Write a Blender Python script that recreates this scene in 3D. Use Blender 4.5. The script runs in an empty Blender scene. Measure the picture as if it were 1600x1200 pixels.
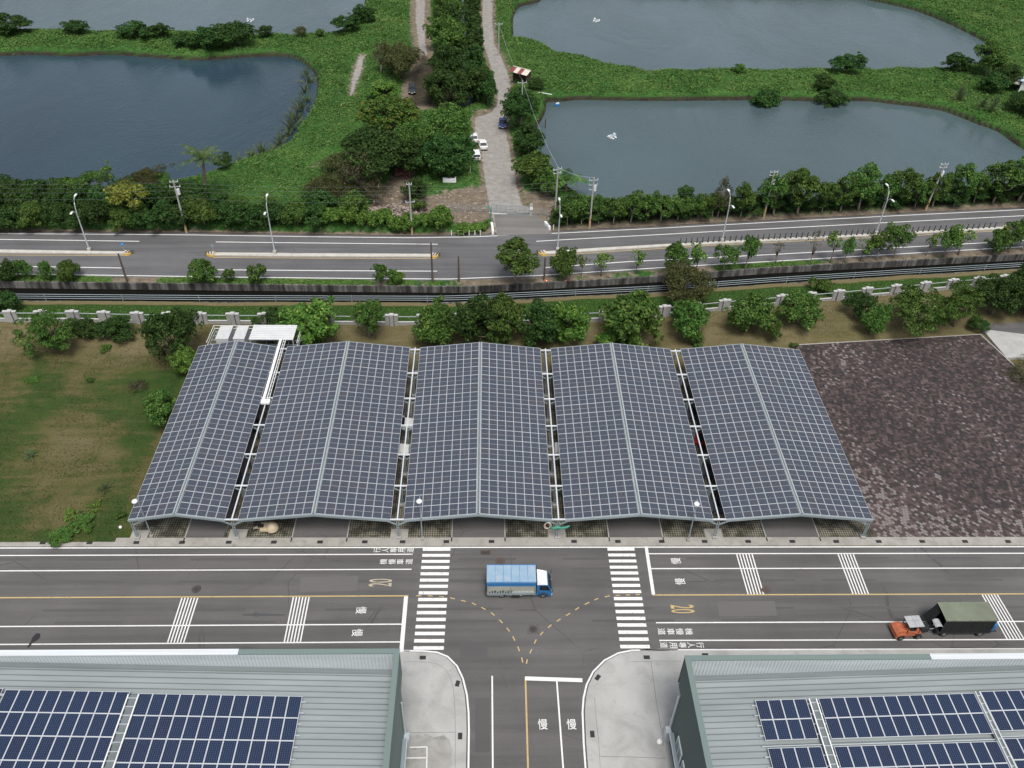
import bpy, bmesh, math, random
import numpy as np
from mathutils import Matrix, Vector
random.seed(7)
scene = bpy.context.scene
COL = scene.collection
R = math.radians
# ------------------------------------------------------------------ camera
HC = 75.0
FPX = 1304.0
PITCH, YAW, ROLL = R(39.95), R(2.28), R(1.73)
cp, sp, cy, sy, cr, sr = math.cos(PITCH), math.sin(PITCH), math.cos(YAW), math.sin(YAW), math.cos(ROLL), math.sin(ROLL)
fwd = np.array([sy*cp, cy*cp, -sp]); rt0 = np.array([cy, -sy, 0.0]); up0 = np.cross(rt0, fwd)
rgt = cr*rt0 + sr*up0; upv = -sr*rt0 + cr*up0
cam_d = bpy.data.cameras.new('camera'); cam = bpy.data.objects.new('camera', cam_d); COL.objects.link(cam)
cam_d.sensor_width = 36.0; cam_d.lens = 36.0*FPX/1600.0; cam_d.clip_end = 6000.0; cam_d.clip_start = 0.5
cam.matrix_world = Matrix(((rgt[0], upv[0], -fwd[0], 0), (rgt[1], upv[1], -fwd[1], 0), (rgt[2], upv[2], -fwd[2], HC), (0, 0, 0, 1)))
scene.camera = cam
# ------------------------------------------------------------------ sky and sun (soft, hazy overcast)
SUN_EL, SUN_AZ = R(64), R(172)           # azimuth clockwise from +Y
w = bpy.data.worlds.new("World"); scene.world = w; w.use_nodes = True
nt = w.node_tree; nt.nodes.clear()
sky = nt.nodes.new('ShaderNodeTexSky'); sky.sky_type = 'NISHITA'; sky.sun_disc = False
sky.sun_elevation = SUN_EL; sky.sun_rotation = SUN_AZ; sky.dust_density = 3.0; sky.air_density = 1.0; sky.ozone_density = 1.5
hs = nt.nodes.new('ShaderNodeHueSaturation'); hs.inputs['Saturation'].default_value = 0.45
bg = nt.nodes.new('ShaderNodeBackground'); bg.inputs[1].default_value = 0.088
wo = nt.nodes.new('ShaderNodeOutputWorld')
tcw = nt.nodes.new('ShaderNodeTexCoord'); mpw = nt.nodes.new('ShaderNodeMapping'); mpw.inputs['Scale'].default_value = (1, 1, 2.6)
nt.links.new(tcw.outputs['Generated'], mpw.inputs['Vector'])
cn = nt.nodes.new('ShaderNodeTexNoise'); cn.inputs['Scale'].default_value = 2.4; cn.inputs['Detail'].default_value = 7; cn.inputs['Roughness'].default_value = 0.6; cn.inputs['Distortion'].default_value = 0.6
nt.links.new(mpw.outputs[0], cn.inputs['Vector'])
cr_w = nt.nodes.new('ShaderNodeValToRGB'); cr_w.color_ramp.elements[0].position = 0.36; cr_w.color_ramp.elements[0].color = (0.62, 0.62, 0.62, 1); cr_w.color_ramp.elements[1].position = 0.66; cr_w.color_ramp.elements[1].color = (1.5, 1.5, 1.5, 1)
nt.links.new(cn.outputs['Fac'], cr_w.inputs[0])
cm_w = nt.nodes.new('ShaderNodeMix'); cm_w.data_type = 'RGBA'; cm_w.blend_type = 'MULTIPLY'; cm_w.inputs[0].default_value = 1.0
nt.links.new(sky.outputs[0], hs.inputs['Color']); nt.links.new(hs.outputs[0], cm_w.inputs[6]); nt.links.new(cr_w.outputs[0], cm_w.inputs[7]); nt.links.new(cm_w.outputs[2], bg.inputs[0]); nt.links.new(bg.outputs[0], wo.inputs[0])
sd = bpy.data.lights.new('sun', 'SUN'); sd.energy = 1.7; sd.angle = R(24); sd.color = (1.0, 0.96, 0.9)
so = bpy.data.objects.new('sun', sd); COL.objects.link(so)
sdir = Vector((math.sin(SUN_AZ)*math.cos(SUN_EL), math.cos(SUN_AZ)*math.cos(SUN_EL), math.sin(SUN_EL)))
so.rotation_euler = sdir.to_track_quat('Z', 'Y').to_euler(); so.location = (0, 0, 120)
vs = scene.view_settings; vs.view_transform = 'Standard'; vs.look = 'None'; vs.exposure = 0.72; vs.gamma = 1.0
scene.cycles.max_bounces = 6; scene.cycles.diffuse_bounces = 2; scene.cycles.glossy_bounces = 2
scene.cycles.transmission_bounces = 3; scene.cycles.transparent_max_bounces = 4

# ------------------------------------------------------------------ measuring: pixel of the 1600x1200 photo -> point at height z
def G(x, y, z=0.0):
    d = fwd + rgt*(x-800)/FPX - upv*(y-600)/FPX
    t = (z-HC)/d[2]
    return Vector((d[0]*t, d[1]*t, z))
def PX(p):
    q = np.array(p) - np.array([0, 0, HC]); c = q@fwd
    return 800+FPX*(q@rgt)/c, 600-FPX*(q@upv)/c
def height_at(base, ty):
    lo, hi = 0.0, 40.0
    for _ in range(40):
        m = (lo+hi)/2
        if PX((base[0], base[1], m))[1] > ty: lo = m
        else: hi = m
    return lo
def poly_px(pts, z=0.0): return [G(x, y, z) for x, y in pts]

# ------------------------------------------------------------------ tagging
def tag(o, label=None, cat=None, group=None, kind=None):
    if label: o['label'] = label
    if cat: o['category'] = cat
    if group: o['group'] = group
    if kind: o['kind'] = kind
    return o
def empty(name, loc=(0, 0, 0), rz=0.0, label=None, cat=None, group=None):
    o = bpy.data.objects.new(name, None); COL.objects.link(o)
    o.empty_display_size = 0.3; o.location = loc; o.rotation_euler = (0, 0, rz)
    return tag(o, label, cat, group)
def put(name, me, parent=None, loc=None, rz=None, scale=None):
    o = bpy.data.objects.new(name, me); COL.objects.link(o)
    if parent is not None: o.parent = parent
    if loc is not None: o.location = loc
    if rz is not None: o.rotation_euler = (0, 0, rz)
    if scale is not None: o.scale = scale
    return o
def copy_tree(o, parent=None):
    c = o.copy(); COL.objects.link(c); c.parent = parent
    for ch in [x for x in bpy.data.objects if x.parent == o]: copy_tree(ch, c)
    return c
ONES = ['zeroth', 'first', 'second', 'third', 'fourth', 'fifth', 'sixth', 'seventh', 'eighth', 'ninth', 'tenth', 'eleventh', 'twelfth', 'thirteenth', 'fourteenth', 'fifteenth', 'sixteenth', 'seventeenth', 'eighteenth', 'nineteenth']
TENS = {2: 'twent', 3: 'thirt', 4: 'fort', 5: 'fift', 6: 'sixt'}
def ordinal(n):
    if n < 20: return ONES[n]
    t, u = divmod(n, 10)
    return TENS[t] + ('ieth' if u == 0 else 'y-' + ONES[u])

# ------------------------------------------------------------------ materials
MATS = {}
def new_mat(name):
    m = bpy.data.materials.new(name); m.use_nodes = True
    n = m.node_tree.nodes; n.clear()
    out = n.new('ShaderNodeOutputMaterial'); b = n.new('ShaderNodeBsdfPrincipled')
    m.node_tree.links.new(b.outputs[0], out.inputs[0])
    return m, m.node_tree, b
def ramp(nt, fac, stops):
    r = nt.nodes.new('ShaderNodeValToRGB'); e = r.color_ramp.elements
    while len(e) > 1: e.remove(e[-1])
    e[0].position, e[0].color = stops[0][0], (*stops[0][1], 1)
    for p, c in stops[1:]:
        k = e.new(p); k.color = (*c, 1)
    nt.links.new(fac, r.inputs[0]); return r.outputs[0]
def noise(nt, scale, detail=4, rough=0.55, vec=None, out='Fac', dist=0.0):
    n = nt.nodes.new('ShaderNodeTexNoise'); n.inputs['Scale'].default_value = scale
    n.inputs['Detail'].default_value = detail; n.inputs['Roughness'].default_value = rough; n.inputs['Distortion'].default_value = dist
    if vec is not None: nt.links.new(vec, n.inputs['Vector'])
    return n.outputs[out]
def mix(nt, fac, a, b, mode='MIX'):
    m = nt.nodes.new('ShaderNodeMix'); m.data_type = 'RGBA'; m.blend_type = mode
    for sock, v in ((m.inputs[0], fac), (m.inputs[6], a), (m.inputs[7], b)):
        if hasattr(v, 'links'): nt.links.new(v, sock)
        else: sock.default_value = v if isinstance(v, float) else (*v, 1)
    return m.outputs[2]
def mathn(nt, op, a, b=0.0, clamp=False):
    m = nt.nodes.new('ShaderNodeMath'); m.operation = op; m.use_clamp = clamp
    for i, v in enumerate((a, b)):
        if hasattr(v, 'links'): nt.links.new(v, m.inputs[i])
        else: m.inputs[i].default_value = v
    return m.outputs[0]
def position(nt, scale=(1, 1, 1), rot=0.0):
    g = nt.nodes.new('ShaderNodeNewGeometry')
    mp = nt.nodes.new('ShaderNodeMapping'); mp.inputs['Scale'].default_value = scale; mp.inputs['Rotation'].default_value = (0, 0, rot)
    nt.links.new(g.outputs['Position'], mp.inputs['Vector']); return mp.outputs[0]
def bump(nt, b, h, strength=0.3, dist=0.05):
    n = nt.nodes.new('ShaderNodeBump'); n.inputs['Strength'].default_value = strength; n.inputs['Distance'].default_value = dist
    nt.links.new(h, n.inputs['Height']); nt.links.new(n.outputs[0], b.inputs['Normal'])
def simple(name, col, rough=0.6, metal=0.0, var=0.12, vscale=3.0, spec=0.5):
    if name in MATS: return MATS[name]
    m, nt, b = new_mat(name)
    lo = tuple(max(0, c*(1-var)) for c in col); hi = tuple(min(1, c*(1+var)) for c in col)
    nt.links.new(ramp(nt, noise(nt, vscale, 5), [(0.3, lo), (0.7, hi)]), b.inputs['Base Color'])
    b.inputs['Roughness'].default_value = rough; b.inputs['Metallic'].default_value = metal; b.inputs['Specular IOR Level'].default_value = spec
    MATS[name] = m; return m
def attr(nt, name):
    a = nt.nodes.new('ShaderNodeAttribute'); a.attribute_name = name; return a.outputs['Fac']

def mat_asphalt(name, base, dirt, warm=0.0):
    m, nt, b = new_mat(name)
    p = position(nt)
    ps = position(nt, (0.04, 0.9, 1))
    fine = noise(nt, 9, 3, 0.7, p); big = noise(nt, 0.12, 4, 0.6, p); streak = noise(nt, 1.0, 3, 0.5, ps)
    c = ramp(nt, big, [(0.3, tuple(x*0.85 for x in base)), (0.7, tuple(x*1.12 for x in base))])
    c = mix(nt, 0.55, c, ramp(nt, fine, [(0.35, (0.4, 0.4, 0.4)), (0.65, (0.62, 0.62, 0.62))]), 'OVERLAY')
    c = mix(nt, 0.6, c, ramp(nt, streak, [(0.38, (0.40, 0.40, 0.40)), (0.6, (0.56, 0.555, 0.55))]), 'OVERLAY')
    spot = ramp(nt, noise(nt, 1.7, 2, 0.5, p), [(0.70, (0, 0, 0)), (0.78, (1, 1, 1))])
    c = mix(nt, mathn(nt, 'MULTIPLY', spot, 0.28), c, dirt)
    vo = nt.nodes.new('ShaderNodeTexVoronoi'); vo.feature = 'DISTANCE_TO_EDGE'; vo.inputs['Scale'].default_value = 0.16
    wob = mix(nt, 0.22, p, noise(nt, 0.8, 4, 0.6, p, 'Color')); nt.links.new(wob, vo.inputs['Vector'])
    crack = mathn(nt, 'MULTIPLY', mathn(nt, 'LESS_THAN', vo.outputs['Distance'], 0.006), ramp(nt, noise(nt, 0.11, 2, 0.5, p), [(0.52, (0, 0, 0)), (0.6, (1, 1, 1))]))
    c = mix(nt, mathn(nt, 'MULTIPLY', crack, 0.55), c, dirt)
    nt.links.new(c, b.inputs['Base Color']); b.inputs['Roughness'].default_value = 0.88
    b.inputs['Specular IOR Level'].default_value = 0.3
    bump(nt, b, fine, 0.25, 0.01); MATS[name] = m; return m
mat_asphalt('asphalt', (0.112, 0.109, 0.107), (0.055, 0.053, 0.05))
mat_asphalt('asphalt_highway', (0.118, 0.118, 0.122), (0.08, 0.078, 0.075))
mat_asphalt('asphalt_old', (0.17, 0.165, 0.155), (0.11, 0.10, 0.085))

def mat_concrete(name, base, stain_and_blot=0.5, scale=0.35):
    m, nt, b = new_mat(name); p = position(nt)
    c = ramp(nt, noise(nt, scale, 6, 0.62, p, dist=0.6), [(0.3, tuple(x*0.78 for x in base)), (0.55, base), (0.75, tuple(min(1, x*1.12) for x in base))])
    f = noise(nt, 7, 3, 0.7, p)
    c = mix(nt, 0.3, c, ramp(nt, f, [(0.3, (0.38, 0.38, 0.38)), (0.7, (0.6, 0.6, 0.6))]), 'OVERLAY')
    st = ramp(nt, noise(nt, 0.9, 4, 0.6, p), [(0.60, (0, 0, 0)), (0.78, (1, 1, 1))])
    c = mix(nt, mathn(nt, 'MULTIPLY', st, stain_and_blot), c, tuple(x*0.45 for x in base))
    nt.links.new(c, b.inputs['Base Color']); b.inputs['Roughness'].default_value = 0.9; b.inputs['Specular IOR Level'].default_value = 0.3
    bump(nt, b, f, 0.15, 0.01); MATS[name] = m; return m
mat_concrete('concrete', (0.40, 0.40, 0.385), 0.35)
mat_concrete('kerb_concrete', (0.34, 0.325, 0.295), 0.75, 0.8)
mat_concrete('median_concrete', (0.52, 0.50, 0.45), 0.5, 0.9)
mat_concrete('wall_concrete', (0.35, 0.35, 0.34), 0.6, 0.9)

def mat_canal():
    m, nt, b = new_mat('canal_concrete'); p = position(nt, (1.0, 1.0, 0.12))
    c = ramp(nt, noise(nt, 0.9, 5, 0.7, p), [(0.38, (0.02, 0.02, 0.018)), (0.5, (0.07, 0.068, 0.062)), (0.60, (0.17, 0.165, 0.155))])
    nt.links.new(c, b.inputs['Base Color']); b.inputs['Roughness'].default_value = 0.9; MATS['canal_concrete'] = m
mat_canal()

def mat_paint(name, col, wear=0.3):
    m, nt, b = new_mat(name); p = position(nt)
    n = noise(nt, 2.6, 6, 0.7, p)
    c = ramp(nt, n, [(0.30, tuple(x*0.35 for x in col)), (0.30+0.12*wear+0.02, tuple(x*0.86 for x in col)), (0.7, col)])
    nt.links.new(c, b.inputs['Base Color']); b.inputs['Roughness'].default_value = 0.7; MATS[name] = m; return m
mat_paint('paint_white', (0.80, 0.80, 0.78)); mat_paint('paint_yellow', (0.55, 0.41, 0.18), 0.7); mat_paint('paint_worn', (0.52, 0.46, 0.33), 1.3)
mat_paint('paint_crossing', (0.84, 0.84, 0.82), 0.9)

def mat_lawn():
    m, nt, b = new_mat('lawn'); p = position(nt); ps = position(nt, (0.15, 0.7, 1), 0.05)
    big = noise(nt, 0.09, 5, 0.62, p, dist=0.8); mow = noise(nt, 1.3, 5, 0.65, ps); fine = noise(nt, 5, 6, 0.8, p)
    dry = attr(nt, 'dry')
    f = mathn(nt, 'ADD', mathn(nt, 'MULTIPLY', big, 0.75), mathn(nt, 'MULTIPLY', mow, 0.5))
    f = mathn(nt, 'ADD', mathn(nt, 'SUBTRACT', f, 0.06), mathn(nt, 'MULTIPLY', dry, 0.45))
    c = ramp(nt, f, [(0.38, (0.030, 0.066, 0.015)), (0.52, (0.052, 0.076, 0.022)), (0.62, (0.098, 0.092, 0.038)), (0.86, (0.160, 0.135, 0.074))])
    c = mix(nt, 0.75, c, ramp(nt, fine, [(0.3, (0.28, 0.28, 0.26)), (0.7, (0.68, 0.68, 0.64))]), 'OVERLAY')
    nt.links.new(c, b.inputs['Base Color']); b.inputs['Roughness'].default_value = 0.95; b.inputs['Specular IOR Level'].default_value = 0.1
    bump(nt, b, fine, 0.8, 0.12); MATS['lawn'] = m
mat_lawn()

def mat_land():
    m, nt, b = new_mat('land'); p = position(nt)
    big = noise(nt, 0.07, 5, 0.6, p); med = noise(nt, 0.8, 5, 0.7, p); fine = noise(nt, 5, 4, 0.75, p)
    dirt, grav = attr(nt, 'dirt'), attr(nt, 'gravel')
    g = ramp(nt, mathn(nt, 'ADD', mathn(nt, 'MULTIPLY', big, 0.5), mathn(nt, 'MULTIPLY', med, 0.5)), [(0.35, (0.020, 0.060, 0.014)), (0.5, (0.044, 0.115, 0.026)), (0.66, (0.085, 0.165, 0.042))])
    g = mix(nt, 0.7, g, ramp(nt, fine, [(0.3, (0.25, 0.25, 0.25)), (0.7, (0.7, 0.7, 0.66))]), 'OVERLAY')
    dc = ramp(nt, mathn(nt, 'ADD', mathn(nt, 'MULTIPLY', med, 0.6), mathn(nt, 'MULTIPLY', fine, 0.4)), [(0.35, (0.095, 0.075, 0.052)), (0.52, (0.19, 0.155, 0.115)), (0.68, (0.30, 0.26, 0.21))])
    gc = ramp(nt, mathn(nt, 'ADD', mathn(nt, 'MULTIPLY', med, 0.5), mathn(nt, 'MULTIPLY', fine, 0.5)), [(0.32, (0.18, 0.165, 0.15)), (0.5, (0.29, 0.275, 0.255)), (0.68, (0.40, 0.385, 0.36))])
    nz = mathn(nt, 'MULTIPLY', mathn(nt, 'SUBTRACT', med, 0.5), 1.1)
    fd = ramp(nt, mathn(nt, 'ADD', dirt, nz), [(0.40, (0, 0, 0)), (0.6, (1, 1, 1))])
    fg = ramp(nt, mathn(nt, 'ADD', grav, mathn(nt, 'MULTIPLY', nz, 0.6)), [(0.42, (0, 0, 0)), (0.58, (1, 1, 1))])
    c = mix(nt, fd, g, dc); c = mix(nt, fg, c, gc)
    fm = ramp(nt, mathn(nt, 'ADD', attr(nt, 'mud'), mathn(nt, 'MULTIPLY', nz, 0.7)), [(0.3, (0, 0, 0)), (0.65, (1, 1, 1))]); c = mix(nt, fm, c, ramp(nt, med, [(0.3, (0.018, 0.017, 0.010)), (0.7, (0.055, 0.048, 0.036))]))
    nt.links.new(c, b.inputs['Base Color']); b.inputs['Roughness'].default_value = 0.95; b.inputs['Specular IOR Level'].default_value = 0.1
    bump(nt, b, fine, 0.7, 0.15); MATS['land'] = m
mat_land()

def mat_water(name, col, rough, bs):
    m, nt, b = new_mat(name); p = position(nt, (1, 0.55, 1), R(20))
    nt.links.new(ramp(nt, noise(nt, 0.02, 3, 0.5, p), [(0.3, tuple(c*0.85 for c in col)), (0.7, tuple(c*1.15 for c in col))]), b.inputs['Base Color'])
    b.inputs['Roughness'].default_value = rough; b.inputs['IOR'].default_value = 1.33; b.inputs['Specular IOR Level'].default_value = 0.5
    h = mathn(nt, 'ADD', noise(nt, 1.6, 4, 0.6, p), mathn(nt, 'MULTIPLY', noise(nt, 0.25, 3, 0.5, p), 0.8))
    pw = position(nt, (1, 0.5, 1), R(-15)); gust = ramp(nt, noise(nt, 0.035, 4, 0.6, pw, dist=0.8), [(0.36, (0.12, 0.12, 0.12)), (0.62, (1, 1, 1))])
    nt.links.new(mathn(nt, 'ADD', rough*0.6, mathn(nt, 'MULTIPLY', gust, rough*1.3)), b.inputs['Roughness'])
    bump(nt, b, mathn(nt, 'MULTIPLY', h, gust), bs*1.5, 0.25); MATS[name] = m
mat_water('pond_water', (0.068, 0.100, 0.110), 0.10, 0.40)
mat_water('pond_water_dark', (0.026, 0.050, 0.068), 0.10, 0.30)
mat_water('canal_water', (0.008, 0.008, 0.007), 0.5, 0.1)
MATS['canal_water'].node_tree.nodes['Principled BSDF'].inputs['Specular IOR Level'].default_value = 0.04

def mat_brick():
    m, nt, b = new_mat('brick_paving'); p = position(nt, (1, 1, 1), R(45))
    br = nt.nodes.new('ShaderNodeTexBrick'); nt.links.new(p, br.inputs['Vector'])
    br.inputs['Color1'].default_value = (0, 0, 0, 1); br.inputs['Color2'].default_value = (1, 1, 1, 1); br.inputs['Mortar'].default_value = (0.2, 0.2, 0.2, 1)
    br.inputs['Scale'].default_value = 1.0; br.inputs['Brick Width'].default_value = 0.42; br.inputs['Row Height'].default_value = 0.36; br.inputs['Mortar Size'].default_value = 0.022
    pw = position(nt)
    area = noise(nt, 0.085, 4, 0.6, pw, dist=0.5)
    v = mathn(nt, 'ADD', br.outputs['Color'], mathn(nt, 'MULTIPLY', mathn(nt, 'SUBTRACT', mathn(nt, 'ADD', area, mathn(nt, 'MULTIPLY', attr(nt, 'worn'), 0.40)), 0.55), 0.75))
    c = ramp(nt, v, [(0.0, (0.027, 0.023, 0.023)), (0.45, (0.050, 0.040, 0.039)), (0.72, (0.084, 0.061, 0.057)), (0.88, (0.108, 0.078, 0.073)), (0.96, (0.150, 0.122, 0.115)), (1.0, (0.205, 0.185, 0.178))])
    fine = noise(nt, 8, 3, 0.7, pw)
    c = mix(nt, 0.4, c, ramp(nt, fine, [(0.3, (0.35, 0.35, 0.35)), (0.7, (0.62, 0.62, 0.62))]), 'OVERLAY')
    nt.links.new(c, b.inputs['Base Color']); b.inputs['Roughness'].default_value = 0.85; b.inputs['Specular IOR Level'].default_value = 0.3
    bump(nt, b, br.outputs['Color'], 0.25, 0.01); MATS['brick_paving'] = m
mat_brick()

def mat_grass_paver():
    m, nt, b = new_mat('grass_paver'); p = position(nt, (1, 1, 1), R(45)); pw = position(nt)
    ck = nt.nodes.new('ShaderNodeTexChecker'); nt.links.new(p, ck.inputs['Vector']); ck.inputs['Scale'].default_value = 5.2
    ck.inputs['Color1'].default_value = (0.24, 0.22, 0.175, 1); ck.inputs['Color2'].default_value = (0.045, 0.048, 0.028, 1)
    st = ramp(nt, noise(nt, 0.55, 5, 0.65, pw), [(0.44, (0.14, 0.14, 0.12)), (0.60, (1, 1, 1))])
    c = mix(nt, 0.85, ck.outputs[0], st, 'MULTIPLY')
    nt.links.new(c, b.inputs['Base Color']); b.inputs['Roughness'].default_value = 0.95; MATS['grass_paver'] = m
mat_grass_paver()

def mat_cells(name, dark, line, nx, ny, rough, tint):
    m, nt, b = new_mat(name)
    uv = nt.nodes.new('ShaderNodeUVMap'); sep = nt.nodes.new('ShaderNodeSeparateXYZ'); nt.links.new(uv.outputs[0], sep.inputs[0])
    fx = mathn(nt, 'FRACT', mathn(nt, 'MULTIPLY', sep.outputs[0], nx)); fy = mathn(nt, 'FRACT', mathn(nt, 'MULTIPLY', sep.outputs[1], ny))
    gx = mathn(nt, 'GREATER_THAN', mathn(nt, 'ABSOLUTE', mathn(nt, 'SUBTRACT', fx, 0.5)), 0.44)
    gy = mathn(nt, 'GREATER_THAN', mathn(nt, 'ABSOLUTE', mathn(nt, 'SUBTRACT', fy, 0.5)), 0.465)
    lines = mathn(nt, 'MAXIMUM', gx, mathn(nt, 'MULTIPLY', gy, 0.7))
    g = nt.nodes.new('ShaderNodeNewGeometry'); oi = nt.nodes.new('ShaderNodeObjectInfo')
    rnd = mathn(nt, 'FRACT', mathn(nt, 'ADD', g.outputs['Random Per Island'], oi.outputs['Random']))
    cell = ramp(nt, rnd, [(0.0, dark), (0.6, tuple(a*0.8+t*0.2 for a, t in zip(dark, tint))), (1.0, tint)])
    c = mix(nt, lines, cell, line)
    nt.links.new(c, b.inputs['Base Color']); b.inputs['Roughness'].default_value = rough; b.inputs['IOR'].default_value = 1.5
    b.inputs['Specular IOR Level'].default_value = 0.45; MATS[name] = m
mat_cells('cells_canopy', (0.038, 0.047, 0.068), (0.15, 0.165, 0.19), 6, 5, 0.22, (0.050, 0.050, 0.064))
mat_cells('cells_roof', (0.010, 0.020, 0.052), (0.085, 0.115, 0.175), 6, 10, 0.18, (0.012, 0.017, 0.044))

def mat_leaf(name, stops, sat=1.0, hue_var=0.045, patch=False):
    m = bpy.data.materials.new(name); m.use_nodes = True; nt = m.node_tree; n = nt.nodes; n.clear()
    out = n.new('ShaderNodeOutputMaterial')
    g = n.new('ShaderNodeNewGeometry'); oi = n.new('ShaderNodeObjectInfo')
    tc = n.new('ShaderNodeTexCoord')
    cl = noise(nt, 0.9, 3, 0.6, tc.outputs['Object'])
    f = mathn(nt, 'ADD', mathn(nt, 'MULTIPLY', g.outputs['Random Per Island'], 0.40 if patch else 0.50), mathn(nt, 'MULTIPLY', cl, 0.35 if patch else 0.68))
    if patch: f = mathn(nt, 'ADD', f, mathn(nt, 'MULTIPLY', mathn(nt, 'SUBTRACT', noise(nt, 0.11, 5, 0.65, tc.outputs['Object']), 0.28), 0.75))
    c = ramp(nt, f, stops)
    h = n.new('ShaderNodeHueSaturation'); nt.links.new(c, h.inputs['Color'])
    nt.links.new(mathn(nt, 'ADD', 0.5-hue_var*0.35, mathn(nt, 'MULTIPLY', oi.outputs['Random'], hue_var*0.7)), h.inputs['Hue'])
    nt.links.new(mathn(nt, 'ADD', 0.82, mathn(nt, 'MULTIPLY', oi.outputs['Random'], 0.36)), h.inputs['Value'])
    h.inputs['Saturation'].default_value = sat
    d = n.new('ShaderNodeBsdfPrincipled'); d.inputs['Roughness'].default_value = 0.65; d.inputs['Specular IOR Level'].default_value = 0.12
    t = n.new('ShaderNodeBsdfTranslucent'); mx = n.new('ShaderNodeMixShader'); mx.inputs[0].default_value = 0.25
    nt.links.new(h.outputs[0], d.inputs['Base Color']); nt.links.new(h.outputs[0], t.inputs['Color'])
    nt.links.new(d.outputs[0], mx.inputs[1]); nt.links.new(t.outputs[0], mx.inputs[2]); nt.links.new(mx.outputs[0], out.inputs[0])
    MATS[name] = m; return m
mat_leaf('leaf_dark', [(0.2, (0.012, 0.035, 0.010)), (0.6, (0.036, 0.083, 0.020)), (0.95, (0.090, 0.156, 0.040))])
mat_leaf('leaf_mid', [(0.2, (0.018, 0.050, 0.010)), (0.55, (0.055, 0.120, 0.024)), (0.8, (0.125, 0.205, 0.045)), (0.97, (0.235, 0.315, 0.080))])
mat_leaf('leaf_bright', [(0.2, (0.026, 0.072, 0.012)), (0.55, (0.075, 0.155, 0.026)), (0.8, (0.165, 0.255, 0.052)), (0.97, (0.30, 0.37, 0.09))])
mat_leaf('leaf_olive', [(0.2, (0.028, 0.036, 0.012)), (0.6, (0.075, 0.088, 0.030)), (0.95, (0.150, 0.150, 0.060))])
mat_leaf('leaf_yellow', [(0.2, (0.05, 0.075, 0.012)), (0.55, (0.15, 0.18, 0.03)), (0.95, (0.36, 0.36, 0.07))])
mat_leaf('leaf_flame', [(0.2, (0.018, 0.042, 0.009)), (0.55, (0.055, 0.105, 0.018)), (0.80, (0.12, 0.15, 0.03)), (0.88, (0.20, 0.095, 0.025)), (0.98, (0.26, 0.10, 0.03))])
mat_leaf('leaf_brown', [(0.2, (0.030, 0.032, 0.015)), (0.6, (0.080, 0.080, 0.038)), (0.95, (0.165, 0.155, 0.085))])
mat_leaf('leaf_cover', [(0.15, (0.024, 0.062, 0.014)), (0.40, (0.060, 0.132, 0.030)), (0.62, (0.112, 0.200, 0.048)), (0.80, (0.170, 0.242, 0.066)), (0.98, (0.245, 0.290, 0.105))], hue_var=0.0, patch=True)
mat_leaf('leaf_palm', [(0.2, (0.03, 0.055, 0.015)), (0.6, (0.075, 0.115, 0.035)), (0.95, (0.16, 0.20, 0.075))])
mat_leaf('leaf_straw', [(0.15, (0.055, 0.060, 0.024)), (0.5, (0.115, 0.100, 0.055)), (0.95, (0.23, 0.19, 0.12))], hue_var=0.0, patch=True)
mat_leaf('leaf_reed', [(0.2, (0.04, 0.07, 0.03)), (0.6, (0.09, 0.13, 0.055)), (0.95, (0.19, 0.21, 0.11))])
mat_leaf('leaf_dry', [(0.15, (0.024, 0.052, 0.012)), (0.45, (0.045, 0.062, 0.020)), (0.7, (0.095, 0.085, 0.040)), (0.95, (0.17, 0.14, 0.075))], hue_var=0.0, patch=True)
mat_leaf('leaf_turf', [(0.15, (0.055, 0.120, 0.024)), (0.5, (0.095, 0.180, 0.040)), (0.95, (0.16, 0.24, 0.065))], hue_var=0.0, patch=True)
simple('bark', (0.14, 0.115, 0.085), 0.9, var=0.35, vscale=6); simple('bark_pale', (0.27, 0.24, 0.2), 0.9, var=0.3, vscale=6)
simple('wire_dark', (0.10, 0.11, 0.12), 0.6); simple('steel_galv', (0.34, 0.40, 0.42), 0.42, 0.35, 0.12); simple('steel_pale', (0.55, 0.60, 0.62), 0.4, 0.25, 0.08)
simple('alu', (0.64, 0.665, 0.69), 0.4, 0.25, 0.08); simple('white_metal', (0.80, 0.81, 0.80), 0.45, 0.0, 0.05)
simple('white_shiny', (0.78, 0.79, 0.79), 0.25, 0.0, 0.05); simple('pole_concrete', (0.36, 0.35, 0.33), 0.85, 0, 0.15)
simple('pole_wood', (0.10, 0.075, 0.055), 0.9, 0, 0.3); simple('black_rubber', (0.018, 0.018, 0.019), 0.8, 0, 0.2)
simple('black_metal', (0.022, 0.023, 0.025), 0.5, 0, 0.2); simple('glass_dark', (0.012, 0.016, 0.02), 0.08, 0, 0.1)
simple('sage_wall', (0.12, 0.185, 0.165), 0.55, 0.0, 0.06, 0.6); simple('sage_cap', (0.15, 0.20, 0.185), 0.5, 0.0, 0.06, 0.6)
simple('teal_wall', (0.045, 0.082, 0.080), 0.6, 0.0, 0.08, 0.5)  # sage paint again, with the side's shade put into the colour
simple('panel_backing', (0.3, 0.31, 0.32), 0.6)
def mat_roofmetal(name, base):
    m, nt, b = new_mat(name); p = position(nt, (0.12, 1.0, 1))
    c = ramp(nt, noise(nt, 0.8, 5, 0.6, p), [(0.3, tuple(x*0.84 for x in base)), (0.7, tuple(x*1.1 for x in base))])
    nt.links.new(c, b.inputs['Base Color']); b.inputs['Roughness'].default_value = 0.5; b.inputs['Metallic'].default_value = 0.15; MATS[name] = m
mat_roofmetal('roof_sheet', (0.285, 0.32, 0.322)); mat_roofmetal('roof_seam', (0.165, 0.19, 0.195)); mat_roofmetal('parapet_sheet', (0.56, 0.60, 0.615)); mat_roofmetal('parapet_rib', (0.47, 0.51, 0.53))
def M(n): return MATS[n]

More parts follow.
